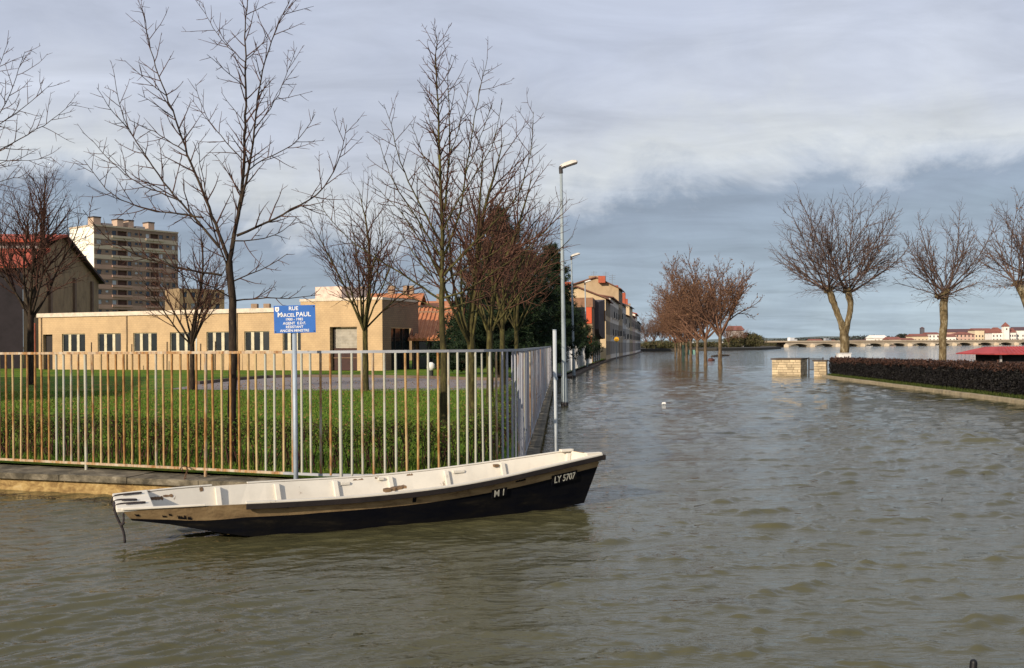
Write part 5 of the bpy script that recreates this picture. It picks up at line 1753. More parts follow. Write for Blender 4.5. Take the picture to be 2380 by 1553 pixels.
# gabled houses: general builder (local x = width across the gable, local y = depth)
def gable_house(name, label, o, rz_, w, dep, z_e, z_r, wall_m, roof_m, base=0.0, over=0.35, win=None, side_win=None, chim=(), group=None, pos=0.5, win_m=None, balc=None):
    t = thing(name, label, 'house', (o[0], o[1], base), rz_, group=group)
    xr = w * pos
    ze, zr = z_e - base, z_r - base
    mb = MB()
    holes = win or []
    wall_holes(mb, 0, w, 0, ze, holes, 0.15)
    mb.poly([(0, 0, ze), (w, 0, ze), (xr, 0, zr)])
    mb.quad((0, dep, 0), (0, dep, ze), (w, dep, ze), (w, dep, 0)); mb.poly([(0, dep, ze), (xr, dep, zr), (w, dep, ze)])
    mb.quad((0, 0, 0), (0, 0, ze), (0, dep, ze), (0, dep, 0))
    # right side wall with openings (local plane x = w)
    side = MB()
    sh2 = [(a, c, z0, z1) for a, c, z0, z1 in (side_win or [])]
    wall_holes(side, 0, dep, 0, ze, sh2, 0.15)
    for f_ in side.f:
        mb.poly([(w - side.v[i][1], side.v[i][0], side.v[i][2]) for i in f_])
    mb.build('wall', wall_m, t, local=True)
    pm_ = win_m or PANE
    for a, c, z0, z1 in holes:
        wo = MB()
        wo.box(a, c, 0.10, 0.13, z0, z0 + 0.07); wo.box(a, c, 0.10, 0.13, z1 - 0.07, z1)
        for xx in (a + 0.035, (a + c) / 2, c - 0.035): wo.box(xx - 0.035, xx + 0.035, 0.10, 0.13, z0 + 0.07, z1 - 0.07)
        wo = wo.build('window', FRAME, t, local=True)
        MB().quad((a, 0.14, z0), (c, 0.14, z0), (c, 0.14, z1), (a, 0.14, z1)).build('pane', pm_, wo, local=True)
    for a, c, z0, z1 in sh2:
        wo = MB()
        wo.box(w - 0.13, w - 0.10, a, c, z0, z0 + 0.07); wo.box(w - 0.13, w - 0.10, a, c, z1 - 0.07, z1)
        wo = wo.build('window', FRAME, t, local=True)
        MB().quad((w - 0.14, a, z0), (w - 0.14, c, z0), (w - 0.14, c, z1), (w - 0.14, a, z1)).build('pane', pm_, wo, local=True)
        for ya, yb_ in ((a - 0.58, a - 0.04), (c + 0.04, c + 0.58)):
            MB().box(w + 0.004, w + 0.022, ya, yb_, z0, z1).build('shutter', mat('shutter_paint', (0.20, 0.18, 0.165), 0.7, 0.3, 0.4, 0.1, rnd=0.6), wo, local=True)
    for a, c, z0 in (balc or []):
        bb = MB().box(w, w + 0.34, a, c, z0 - 0.15, z0).build('balcony', CREAM_CAP, t, local=True)
        rl = MB().box(w + 0.28, w + 0.32, a, c, z0 + 0.85, z0 + 0.92)
        nb_ = int((c - a) / 0.22)
        for q in range(nb_ + 1): rl.box(w + 0.285, w + 0.315, a + q * (c - a) / nb_ - 0.02, a + q * (c - a) / nb_ + 0.02, z0, z0 + 0.85)
        rl.build('railing', mat('balcony_dark', (0.02, 0.02, 0.022), 0.5), bb, local=True)
    rf = MB()
    sl_l = (zr - ze) / xr; sl_r = (zr - ze) / (w - xr); tk = 0.16
    L0 = (-over, ze - over * sl_l); R0 = (w + over, ze - over * sl_r)
    y0, y1 = -over, dep + over
    for (xa, za) in (L0, R0):
        rf.sweep([[(xa, y0, za + 0.02), (xr, y0, zr + 0.02), (xr, y0, zr + tk + 0.04), (xa, y0, za + tk)], [(xa, y1, za + 0.02), (xr, y1, zr + 0.02), (xr, y1, zr + tk + 0.04), (xa, y1, za + tk)]])
    ro = rf.build('roof', roof_m, t, local=True)
    for (cx, cy, cw, cz, cm) in chim:
        zb = zr - abs(cx - xr) * (sl_l if cx < xr else sl_r) - 0.4
        cb = MB().box(cx - cw, cx + cw, cy - cw * 0.8, cy + cw * 0.8, zb, cz - base).build('chimney', cm, ro, local=True)
    return t

# red roofed hall at the left
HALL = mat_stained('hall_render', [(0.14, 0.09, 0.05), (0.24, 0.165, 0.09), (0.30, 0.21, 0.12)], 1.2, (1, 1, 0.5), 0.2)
HALL_SHADE_DARK = mat('hall_shade_dark', (0.018, 0.014, 0.017), 0.9, 0.4, 0.8)  # near-black: shade on the front wall put into its colour; also dark mullions
hall = thing('hall', 'large hall with red tiled roof in two tiers and plain brown gable at the left', 'building', (-42.2, 86, YZ))
g0, g1 = Vector((-42.2, 86)), Vector((-44.4, 107))
gd = (g1 - g0); gu = gd.normalized()
lv = Vector((-gu.y, gu.x))                     # runs away to the left
if lv.x > 0: lv = -lv
ze, zr = 9.2, 12.7
def gp(s, l, z): q = g0 + gd * s + lv * l; return (q.x, q.y, z)
mb = MB()
mb.poly([gp(0, 0, 0), gp(1, 0, 0), gp(1, 0, ze), gp(0.47, 0, zr), gp(0, 0, ze)])
mb.build('gable_wall', HALL, hall)
for k_, s in enumerate((0.30, 0.62, 0.88)):     # pilasters
    a = g0 + gd * s
    MB().obox((a.x - lv.x * 0.1, a.y - lv.y * 0.1, 4.6), (gu.x * 0.25, gu.y * 0.25, 0), (lv.x * 0.12, lv.y * 0.12, 0), (0, 0, 4.4)).build('pilaster', mat('pilaster_brown', (0.15, 0.10, 0.07), 0.9), hall)
MB().quad(gp(0, 0.02, 0), gp(0, 40, 0), gp(0, 40, ze), gp(0, 0.02, ze)).build('front_wall', HALL_SHADE_DARK, hall)
def slope(s0, s1, z0, z1, name, m, l0=-0.5, l1=40, tk=0.25):
    k = MB()
    k.sweep([[gp(s0, l0, z0), gp(s1, l0, z1), gp(s1, l0, z1 + tk), gp(s0, l0, z0 + tk)], [gp(s0, l1, z0), gp(s1, l1, z1), gp(s1, l1, z1 + tk), gp(s0, l1, z0 + tk)]])
    return k.build(name, m, hall)
slope(-0.03, 0.25, ze - 0.25, 10.95, 'roof', TILE_RED)
slope(0.22, 0.47, 11.7, zr + 0.05, 'roof', TILE_RED)
slope(0.47, 1.03, zr + 0.04, ze - 0.25, 'roof', mat('eave_dark', (0.05, 0.03, 0.03), 0.9))
MB().quad(gp(0.245, 0.4, 10.9), gp(0.245, 40, 10.9), gp(0.245, 40, 11.75), gp(0.245, 0.4, 11.75)).build('clerestory', mat('clerestory_grey', (0.27, 0.24, 0.23), 0.5), hall)
for k_ in range(9):
    l = 1.2 + k_ * 1.9
    q = g0 + gd * 0.24 + lv * l
    MB().obox((q.x, q.y, 11.3), (lv.x * 0.06, lv.y * 0.06, 0), (gu.x * 0.05, gu.y * 0.05, 0), (0, 0, 0.36)).build('mullion', HALL_SHADE_DARK, hall)

# neighbouring house out of view on the left: it shades that corner of the lawn
gable_house('neighbour_house', 'tall house beyond the left edge of the view', (-46, 14.0), R(18), 22, 24, 8.0, 11.5, HALL, TILE_RED, YZ)

# ------------------------------------------------------------------ apartment tower
AO = Vector((-117.4, 280.0)); AR = Vector((-100.8, 301.0)); AL = Vector((-128.0, 288.0))
au = (AR - AO).normalized(); aw = (AR - AO).length
tower = building('apartment_tower', 'eleven storey cream apartment tower with brown loggias and roof chimneys', 'building', AO, au, 0)
def af(x, y): return onface(x, y, AO, au)
zt = af(221, 525)[1]
FH = 23.15 / F * 283
ALD = (AL - AO).length
T_CREAM = mat_stained('tower_cream', [(0.36, 0.26, 0.19), (0.42, 0.305, 0.225), (0.46, 0.345, 0.26)], 0.25, (1, 1, 0.6), 0.05)
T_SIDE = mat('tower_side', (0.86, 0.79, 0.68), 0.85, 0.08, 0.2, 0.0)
T_WALL = mat('tower_wall', (0.25, 0.165, 0.12), 0.85, 0.1, 0.3, 0.0)
T_PALE = mat('tower_pale', (0.50, 0.40, 0.30), 0.85, 0.08, 0.3, 0.0)
T_PINK = mat('tower_pink', (0.42, 0.265, 0.20), 0.85, 0.10, 0.3, 0.0)
T_BROWN = mat('tower_brown', (0.40, 0.235, 0.12), 0.85, 0.12, 0.3, 0.0)
T_LOG = mat('loggia_brown', (0.085, 0.042, 0.030), 0.8, 0.3, 0.5, 0.0)
cols = [(830, 868, 'w'), (900, 925, 's'), (955, 990, 'w'), (1000, 1078, 'l'), (1085, 1115, 'w'), (1145, 1170, 's'), (1180, 1207, 's'), (1240, 1270, 'w'), (1280, 1350, 'l'), (1356, 1390, 'w'), (1420, 1445, 's'), (1470, 1500, 'w')]
holes = []
for fl in range(12):
    zc_ = zt - 1.55 - FH * fl
    if zc_ < 2: break
    for a, c, kd in cols:
        xa, xc = (a - 808) / 717 * aw, (c - 808) / 717 * aw
        h_ = {'w': 0.62, 's': 0.32, 'l': 0.72}[kd]
        up_ = {'w': 0, 's': 0.22, 'l': -0.02}[kd]
        holes.append((xa, xc, zc_ - h_ + up_, zc_ + h_ + up_, kd, fl))
mb = MB()
wall_holes(mb, 0, aw, 0, zt, [h[:4] for h in holes], 0.9)
mb.quad((aw, 0, 0), (aw, ALD, 0), (aw, ALD, zt), (aw, 0, zt)); mb.quad((0, 0, zt), (aw, 0, zt), (aw, ALD, zt), (0, ALD, zt))
mb.build('wall', T_WALL, tower, local=True)
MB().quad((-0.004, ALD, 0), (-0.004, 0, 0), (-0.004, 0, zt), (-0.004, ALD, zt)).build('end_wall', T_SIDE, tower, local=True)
MB().box(-0.15, aw + 0.15, -0.15, ALD + 0.15, zt + 0.004, zt + 0.45).build('parapet', T_PALE, tower, local=True)
TP = mat_glass('tower_pane', (0.025, 0.03, 0.045), 0.1, 0.55)
wm = {}
for (xa, xc, z0, z1, kd, fl) in holes:
    key = (kd, round(xc - xa, 2))
    if key not in wm:
        w_ = xc - xa; hh = z1 - z0
        if kd == 'l':
            wm[key] = MB().box(0, w_, 0.55, 0.62, 0, hh).mesh('loggia'); wm[key].materials.append(T_LOG)
        else:
            wm[key] = MB().box(0, w_, 0.18, 0.24, 0, hh).mesh('window'); wm[key].materials.append(TP)
    link('loggia' if kd == 'l' else 'window', wm[key], None, tower, (xa, 0, z0))
for fl in range(12):                                     # balcony fronts and brown spandrels
    zc_ = zt - 1.55 - FH * fl
    if zc_ < 2: break
    for a, c in ((955, 1115), (1240, 1390)):
        xa, xc = (a - 808) / 717 * aw, (c - 808) / 717 * aw
        MB().box(xa - 0.1, xc + 0.1, -0.35, -0.07, zc_ - 1.35, zc_ - 0.72).build('balcony_front', T_PALE if fl < 3 else T_PINK if fl < 8 else T_BROWN, tower, local=True)
    if True:
        MB().box(0.02, aw - 0.02, -0.06, -0.004, zc_ - 1.95, zc_ - 0.78).build('spandrel', T_PALE if fl < 3 else T_PINK if fl < 8 else T_BROWN, tower, local=True)
for a, c, top, dp in ((850, 910, 180, 3), (925, 1008, 218, 6), (1045, 1095, 200, 3), (1140, 1185, 208, 3), (1205, 1282, 245, 6), (1312, 1365, 228, 3)):
    xa, xc = (a - 808) / 717 * aw, (c - 808) / 717 * aw
    ztop = zt + 0.452 + (1.0 if dp == 6 else 2.3)
    ro = MB().box(xa, xc, 3, 3 + dp, zt + 0.452, ztop).build('chimney', T_CREAM if dp == 3 else mat('roof_box_grey', (0.34, 0.33, 0.32), 0.8), tower, local=True)
    if dp == 3:
        MB().box(xa - 0.1, xc + 0.1, 2.9, 3 + dp + 0.1, ztop + 0.003, ztop + 0.35).build('chimney_cap', mat('cap_dark', (0.06, 0.045, 0.04), 0.8), ro, local=True)
for fl in range(4):
    z0 = zt - 3.0 - FH * (fl * 2)
    MB().box(-0.06, -0.012, ALD * 0.30, ALD * 0.37, z0 - 0.5, z0 + 0.5).build('window', TP, tower, local=True)
# lower block beside the tower
lbk = thing('apartment_block', 'lower beige apartment block right of the tower behind the trees', 'building', at(418, 760, 250))
a, c = at(418, 760, 250), at(522, 760, 258)
zt2 = at(470, 672, 254).z
u_ = dirv(a, c); L_ = (Vector((c.x, c.y)) - Vector((a.x, a.y))).length
lbk.rotation_euler = (0, 0, math.atan2(u_.y, u_.x)); lbk.location = (a.x, a.y, 0)
mb = MB(); hs = []
for fl in range(4):
    for q in range(5): hs.append((0.8 + q * 2.2, 2.0 + q * 2.2, zt2 - 2.2 - fl * 2.8, zt2 - 0.9 - fl * 2.8))
wall_holes(mb, 0, L_, 0, zt2, hs, 0.3)
mb.quad((0, 0, 0), (0, 0, zt2), (0, 9, zt2), (0, 9, 0)); mb.quad((0, 0, zt2), (L_, 0, zt2), (L_, 9, zt2), (0, 9, zt2)); mb.quad((L_, 0, 0), (L_, 9, 0), (L_, 9, zt2), (L_, 0, zt2))
mb.build('wall', HALL, lbk, local=True)
for h_ in hs:
    MB().quad((h_[0], 0.25, h_[2]), (h_[1], 0.25, h_[2]), (h_[1], 0.25, h_[3]), (h_[0], 0.25, h_[3])).build('window', TP, lbk, local=True)
ORG[lbk.name] = None

# red roofed houses behind the school
CHR = mat('chimney_red', (0.34, 0.085, 0.045), 0.9, 0.2, 2.0)
CH_T = mat('chimney_tan', (0.30, 0.21, 0.14), 0.9)
def back_house(x0, x1, ye, yr, Y, lab, wm_, rm, chim):
    a, c = at(x0, 760, Y), at(x1, 760, Y)
    w_ = c.x - a.x
    z_e, z_r = at((x0 + x1) / 2, ye, Y).z, at((x0 + x1) / 2, yr, Y + 5).z
    t = thing('terraced_house', lab, 'house', (a.x, Y, 0), group='houses behind the school')
    MB().box(0, w_, 0, 10, 0, z_e).build('wall', wm_, t, local=True)
    k = MB()
    k.sweep([[(-0.3, -0.4, z_e - 0.1), (-0.3, 5, z_r), (-0.3, 10.4, z_e - 0.1), (-0.3, 10.4, z_e - 0.25), (-0.3, 5, z_r - 0.2), (-0.3, -0.4, z_e - 0.25)],
             [(w_ + 0.3, -0.4, z_e - 0.1), (w_ + 0.3, 5, z_r), (w_ + 0.3, 10.4, z_e - 0.1), (w_ + 0.3, 10.4, z_e - 0.25), (w_ + 0.3, 5, z_r - 0.2), (w_ + 0.3, -0.4, z_e - 0.25)]])
    ro = k.build('roof', rm, t, local=True)
    for q in chim:
        MB().box(w_ * q - 0.4, w_ * q + 0.4, 4.4, 5.4, z_r - 0.6, z_r + 0.9).build('chimney', CH_T, ro, local=True)
back_house(762, 848, 708, 684, 120, 'red roofed house behind the school, left one, in shadow', HALL, mat('roof_brown', (0.15, 0.07, 0.05), 0.9), (0.2, 0.45, 0.8))  # shadow on the red roof put into its colour, a darker brown
back_house(850, 972, 706, 682, 118, 'orange roofed house behind the school end block', HALL, TILE, (0.4, 0.7, 0.78))
back_house(972, 1060, 712, 700, 124, 'red roofed house behind the tiled pavilion', CREAM_CAP, TILE, (0.5,))
back_house(540, 640, 738, 722, 130, 'brown roofed house showing over the school roof left of the sign', HALL, mat('roof_brown', (0.15, 0.07, 0.05), 0.9), (0.3, 0.6))
# ------------------------------------------------------------------ street lamps
LAMP_P = mat('lamp_post_grey', (0.25, 0.29, 0.31), 0.5, 0.12, 3.0)
def lamp(xb, yb, xt, yt, label, top_w):
    g_ = ground(xb, yb, 0.0)
    Y = g_.y
    t = thing('street_lamp', label, 'lamp', (g_.x, Y, 0), group='street lamps in the flooded street')
    c = at(xt, yt, Y)
    k = MB(); k.smooth = True
    lo = c * 0
    zs = [-0.8, 0.0, 0.9, 1.0, c.z * 0.5, c.z]
    k.tube([(g_.x + (c.x - g_.x) * max(0, z) / c.z, Y, z) for z in zs], [0.10, 0.10, 0.095, 0.078, 0.062, 0.045], 10)
    k.build('pole', LAMP_P, t)
    k = MB(); k.tube([(g_.x, Y, 0.0), (g_.x, Y, 0.14)], 0.125, 10); k.build('base_collar', mat('collar_dark', (0.05, 0.045, 0.045), 0.8), t)
    # head: tilted housing with a darker spigot
    d = Vector((1, 0, 0.32)).normalized(); up_ = Vector((-0.32, 0, 1)).normalized()
    s = 1.0
    h0 = c + d * 0.02
    k = MB()
    rings = []
    for q, (dd, hh, ww) in enumerate([(-0.06, 0.05, 0.06), (0.02, 0.09, 0.08), (0.16, 0.11, 0.12), (0.40, 0.11, 0.14), (0.52, 0.07, 0.12), (0.56, 0.03, 0.08)]):
        p = h0 + d * dd + up_ * 0.03
        w_ = Vector((0, ww, 0))
        rings.append([p - w_, p + w_, p + w_ * 0.7 + up_ * hh, p - w_ * 0.7 + up_ * hh])
    k.sweep(rings)
    hd_ = k.build('lamp_head', mat('lamp_head_grey', (0.50, 0.47, 0.42), 0.5), t)
    k = MB(); k.obox(h0 + d * 0.32 + up_ * 0.012, d * 0.21, (0, 0.11, 0), up_ * 0.018); k.build('diffuser', mat('diffuser_dark', (0.10, 0.08, 0.07), 0.3), hd_)
    k = MB(); k.tube([c - Vector((0, 0, 0.16)), c + up_ * 0.04], 0.065, 8); k.obox(h0 + d * 0.05 + up_ * 0.03, d * 0.11, (0, 0.07, 0), up_ * 0.05)
    k.build('spigot', mat('collar_dark', (0.05, 0.045, 0.045), 0.8), t)
lamp(1312.5, 945, 1304, 392, 'nearest and tallest street lamp, grey post standing in the water', 0)
lamp(1334, 878, 1328, 598, 'second street lamp, behind the nearest, against the pines', 0)
lamp(1364, 856, 1359.5, 658, 'third and smallest street lamp, in front of the gabled house', 0)

# ------------------------------------------------------------------ house row on the left of the flooded street
def spt(Y):
    ys = [p[1] for p in STREET]; xs = [p[0] for p in STREET]
    return float(np.interp(Y, ys, xs))
BRICK = mat_block('brick_red', (0.30, 0.13, 0.075), (0.26, 0.11, 0.065), (0.30, 0.25, 0.2), 0.22, 0.07, 0.008, vertical='xyz')
TAN_W = mat_stained('tan_render', [(0.28, 0.20, 0.12), (0.36, 0.265, 0.16), (0.42, 0.31, 0.20)], 0.8, (1, 1, 0.6), 0.15)
PALE_W = mat_stained('pale_render', [(0.60, 0.53, 0.44), (0.70, 0.63, 0.54), (0.76, 0.70, 0.62)], 0.7, (1, 1, 0.6), 0.1)
PINK_W = mat_stained('pink_render', [(0.44, 0.31, 0.26), (0.54, 0.39, 0.33), (0.60, 0.46, 0.40)], 0.7, (1, 1, 0.6), 0.1)
GREY_W = mat_stained('grey_render', [(0.38, 0.35, 0.34), (0.47, 0.44, 0.42), (0.54, 0.52, 0.50)], 0.7, (1, 1, 0.6), 0.1)
RED_P = mat('red_panel', (0.50, 0.075, 0.025), 0.6, 0.1, 2.0)
SLATE = mat('slate', (0.055, 0.055, 0.07), 0.6, 0.3, 1.0)
BAYM = mat('bay_cladding', (0.085, 0.070, 0.072), 0.7, 0.25, 1.5)
# modern corner block with red panels
cx, cy = spt(97) - 0.2, 97.0
sd = dirv((spt(97), 97), (spt(113), 113))
cb = thing('corner_block', 'modern brown brick corner block with red panels and dark rounded bay', 'building', (cx, cy, 0))
perp = Vector((-sd.y, sd.x))
if perp.x > 0: perp = -perp
P_ = lambda a, d, z: (cx + perp.x * a + sd.x * d, cy + perp.y * a + sd.y * d, z)
zt_ = at(1360, 692, 97).z
zb_ = at(1360, 714, 97).z
mb = MB()
mb.prism([P_(0, 0, 0)[:2], P_(10, 0, 0)[:2], P_(10, 15, 0)[:2], P_(0, 15, 0)[:2]][::-1], -0.5, zb_)
mb.build('wall', mat_stained('corner_tan', [(0.20, 0.125, 0.07), (0.27, 0.17, 0.095), (0.31, 0.21, 0.12)], 1.5), cb)
mb = MB(); mb.prism([P_(-0.06, -0.06, 0)[:2], P_(10, -0.06, 0)[:2], P_(10, 15, 0)[:2], P_(-0.06, 15, 0)[:2]][::-1], zb_ + 0.003, zt_)
mb.build('brick_band', mat('brick_band', (0.23, 0.125, 0.075), 0.9), cb)
for (z0, z1) in ((at(1367, 752, 97).z, at(1367, 714, 97).z - 0.02), (at(1367, 808, 97).z, at(1367, 782, 97).z)):
    a = P_(0.05, -0.04, z0); c = P_(0.62, -0.04, z1)
    MB().obox(((a[0] + c[0]) / 2, (a[1] + c[1]) / 2, (z0 + z1) / 2), ((c[0] - a[0]) / 2, (c[1] - a[1]) / 2, 0), (sd.x * 0.05, sd.y * 0.05, 0), (0, 0, (z1 - z0) / 2)).build('red_panel', RED_P, cb)
    # deep dark window left of the panel
    a = P_(0.75, -0.03, z0); c = P_(3.2, -0.03, z1)
    MB().obox(((a[0] + c[0]) / 2, (a[1] + c[1]) / 2, (z0 + z1) / 2), ((c[0] - a[0]) / 2, (c[1] - a[1]) / 2, 0), (sd.x * 0.035, sd.y * 0.035, 0), (0, 0, (z1 - z0) / 2)).build('window', PANE, cb)
# rounded bay over the street
z0, z1 = at(1390, 790, 106).z, at(1390, 698, 106).z
rings = []
for dd in np.linspace(4.0, 12.0, 13):
    tt = (dd - 4) / 8
    zb2 = z0 + 1.0 * abs(2 * tt - 1) ** 3
    rings.append([P_(0.0, dd, zb2), P_(-0.75 * math.sin(math.pi * min(1, max(0.12, tt)) * 0.9 + 0.1) - 0.1, dd, zb2 + 0.1), P_(-0.75 * math.sin(math.pi * min(1, max(0.12, tt)) * 0.9 + 0.1) - 0.1, dd, z1 - 0.4 * abs(2 * tt - 1)), P_(0.0, dd, z1 - 0.2 * abs(2 * tt - 1))])
bay = MB().sweep(rings).build('bay', BAYM, cb)
p_ = P_(-0.88, 8.0, (z0 + z1) / 2 + 0.4)
MB().obox(p_, (sd.x * 0.7, sd.y * 0.7, 0), (perp.x * 0.06, perp.y * 0.06, 0), (0, 0, 0.55)).build('window', mat('amber_window', (0.20, 0.10, 0.035), 0.3), bay)
for q in range(4):
    p_ = P_(-0.02, 1.5 + q * 3.8, 1.25)
    MB().obox(p_, (sd.x * 0.8, sd.y * 0.8, 0), (perp.x * 0.05, perp.y * 0.05, 0), (0, 0, 1.0)).build('shop_window', PANE, cb)

def street_house(name, lab, Y0, Y1, w, z_e, z_r, wm_, rm, rows, chim=(), pos=0.5, balc=None, gable_win=None):
    """right-hand wall follows the street; gable faces the camera"""
    a = Vector((spt(Y0), Y0)); c = Vector((spt(Y1), Y1))
    s_ = (c - a).normalized(); dep = (c - a).length
    rz_ = math.atan2(s_.y, s_.x) - math.pi / 2
    left = a - Vector((math.cos(rz_), math.sin(rz_))) * w
    sw = []
    n = max(2, int(dep / 3.2))
    for z0 in rows:
        for q in range(n):
            y0 = (q + 0.5) * dep / n - 0.55
            sw.append((y0, y0 + 1.1, z0, z0 + 1.75))
    bl = [(( (q + 0.5) * dep / n - 0.9), ((q + 0.5) * dep / n + 0.9), z0 - 0.05) for i_, z0 in enumerate(rows[1:3]) for q in range(i_, n, 2)] if balc else None
    return gable_house(name, lab, (left.x, left.y), rz_, w, dep, z_e, z_r, wm_, rm, 0.0, 0.4, gable_win, sw, chim, None, pos, None, bl)
BRN = mat('roof_brown', (0.15, 0.07, 0.05), 0.9)
CREAM_G = mat_stained('cream_gable', [(0.40, 0.29, 0.17), (0.50, 0.38, 0.235), (0.55, 0.43, 0.28)], 0.8, (1, 1, 0.6), 0.15)
street_house('town_house', 'cream gabled house with wide eaves behind the corner block', 122, 136, 9.0, at(1418, 694, 122).z, at(1358, 667, 122).z, CREAM_G, BRN, (0.7, 3.3, 5.6), [(4.0, 3.0, 0.55, at(1348, 655, 125).z, CHR)], 0.60, None)
street_house('town_house', 'tall tan house with a big red brick chimney rising above its neighbours', 159, 170, 9.5, at(1440, 670, 159).z, at(1390, 645, 159).z, TAN_W, BRN, (0.6, 3.4, 6.2, 8.6), [(6.9, -0.55, 0.55, at(1402, 642, 159).z, CHR), (5.6, 1.2, 0.9, at(1388, 640, 159).z, CH_T)], 0.62, True)
street_house('town_house', 'white house with a projecting bay between the gabled and the tall house', 136.3, 158.6, 8.0, at(1428, 700, 148).z, at(1400, 690, 148).z, PALE_W, BRN, (0.7, 3.3, 5.8), [], 0.5, True)
street_house('town_house', 'grey house with dark mansard roof in the street row', 170.2, 181, 9.0, 8.9, 11.9, GREY_W, SLATE, (0.6, 3.0, 5.7), [(7.6, 3, 0.5, 12.3, CHR)], 0.5, True)
street_house('town_house', 'low pale house with dark balconies midway down the row', 181.2, 193, 9.0, 7.3, 8.6, PALE_W, BRN, (0.6, 3.1, 5.2), [(7.4, 4, 0.6, 10.2, CH_T)], 0.5, True)
street_house('town_house', 'cream house with slate roof far down the row', 193.2, 206, 9.5, 9.4, 11.4, CREAM_G, SLATE, (0.6, 3.0, 5.6), [(8.0, 3, 0.6, 12.2, CHR)], 0.5, True)
street_house('town_house', 'pink house with red chimney far down the row', 206.2, 222, 10, 7.9, 9.6, PINK_W, TILE_RED, (0.6, 3.0, 5.4), [(8.2, 3, 0.7, 11.6, CHR)], 0.5, True)
street_house('town_house', 'white house far down the row next to the pink one', 222.2, 243, 10, 8.9, 10.2, PALE_W, TILE_RED, (0.6, 3.0, 5.6), [(8.2, 6, 0.6, 11.4, CH_T)], 0.5, True)
street_house('town_house', 'lilac grey last house of the row beside the far trees', 243.2, 280, 11, 7.6, 9.6, GREY_W, SLATE, (0.6, 3.0, 5.4), [(8.0, 6, 0.7, 10.6, CHR)], 0.5, True)
# roof aerials
for i, (x, yt_, yb_, Y) in enumerate(((1380, 630, 646, 161), (1408, 632, 652, 162), (1423, 638, 662, 163))):
    t = thing('roof_aerial', 'thin roof aerial above the tall tan house, %s' % ('left', 'middle', 'right')[i], 'aerial', at(x, yb_, Y), group='roof aerials')
    a, c = at(x, yb_ + 14, Y), at(x, yt_, Y)
    k = MB(); k.tube([a, c], 0.03, 5); k.build('mast', mat('aerial_grey', (0.15, 0.15, 0.16), 0.5), t)
    k = MB()
    for q in range(3): k.tube([c + Vector((-0.5, 0, -0.2 - q * 0.3)), c + Vector((0.5, 0, -0.2 - q * 0.3))], 0.018, 4)
    k.build('elements', mat('aerial_grey', (0.15, 0.15, 0.16), 0.5), t)
# round yellow street sign
ys = thing('round_sign', 'round yellow sign on a post in front of the white houses', 'sign', at(1433, 826, 120))
c = at(1433, 789, 120)
k = MB(); k.smooth = False
k.tube([c + Vector((0, -0.03, 0)), c + Vector((0, 0.03, 0))], 0.30, 20)
k.build('disc', mat('sign_yellow', (0.62, 0.33, 0.02), 0.5, 0.1, 3.0), ys)
k = MB(); k.tube([(c.x, c.y + 0.06, -0.5), (c.x, c.y + 0.06, c.z + 0.3)], 0.04, 8); k.build('post', LAMP_P, ys)
k = MB(); k.box(c.x - 0.2, c.x + 0.2, c.y - 0.045, c.y - 0.034, c.z - 0.045, c.z + 0.045); k.build('bar', mat('sign_brown', (0.22, 0.10, 0.02), 0.5), ys)
# light fences and boards at the foot of the corner block
ff = thing('white_fence', 'pale board fence between the second lamp and the corner block', 'fence', (4.6, 70, 0))
for q in range(26):
    Y = 62 + q * 1.25; X = spt(Y) - 0.1
    MB().box(X - 0.03, X + 0.03, Y, Y + 0.95, 0.2, 1.85 + 0.05 * (q % 3)).build('board', mat('pale_board', (0.42, 0.42, 0.43), 0.7, 0.2, 1.0, 0.1, rnd=0.35), ff)

# ------------------------------------------------------------------ right bank: gate walls, gate, kiosk
STONE = mat('wall_stone', (0.46, 0.365, 0.235), 0.88, 0.3, 2.5, 0.4, rnd=0.26)
MORT = mat('wall_mortar', (0.13, 0.09, 0.05), 0.95)
COPD = mat('wall_coping', (0.075, 0.058, 0.045), 0.9)
def stone_wall(label, A_, B_, dep, h, seed, ends=True):
    A_, B_ = Vector((*A_, 0)), Vector((*B_, 0))
    u_ = (B_ - A_).normalized(); L = (B_ - A_).length
    n_ = Vector((u_.y, -u_.x, 0))
    if n_.y > 0: n_ = -n_                     # n_ faces the camera
    t = thing('stone_wall', label, 'wall', A_)
    r_ = random.Random(seed)
    core_c = (A_ + B_) / 2 - n_ * (dep / 2)
    MB().obox(core_c + Vector((0, 0, h / 2 - 0.4)), u_ * (L / 2 - 0.03), n_ * (dep / 2 - 0.03), (0, 0, h / 2 + 0.38)).build('core', MORT, t)
    nc = 7; ch_ = (h + 0.12) / nc
    for face in (0, 1):
        LL = L if face == 0 else dep
        for k in range(nc):
            s = 0.0
            first_ = 0.18 + 0.25 * r_.random()
            while s < LL - 0.02:
                w_ = min(first_ if s == 0 else 0.28 + 0.3 * r_.random(), LL - s)
                if LL - s - w_ < 0.12: w_ = LL - s
                zc_ = -0.12 + (k + 0.5) * ch_
                pr = 0.004 + 0.016 * r_.random()
                if face == 0:
                    c_ = A_ + u_ * (s + w_ / 2) - n_ * (0.05 - pr)
                    MB().obox(c_ + Vector((0, 0, zc_)), u_ * (w_ / 2 - 0.010), n_ * 0.05, (0, 0, ch_ / 2 - 0.011)).build('stone', STONE, t)
                elif ends:
                    c_ = B_ - n_ * (s + w_ / 2) - u_ * (0.05 - pr)
                    MB().obox(c_ + Vector((0, 0, zc_)), n_ * (w_ / 2 - 0.007), u_ * 0.05, (0, 0, ch_ / 2 - 0.007)).build('stone', STONE, t)
                s += w_
    MB().obox(core_c + Vector((0, 0, h + 0.045)), u_ * (L / 2 + 0.07), n_ * (dep / 2 + 0.07), (0, 0, 0.04)).build('coping', COPD, t)
stone_wall('short pale stone wall with dark coping at the left of the garden gate', (16.38, 62.8), (17.97, 62.05), 2.6, 0.98, 1)
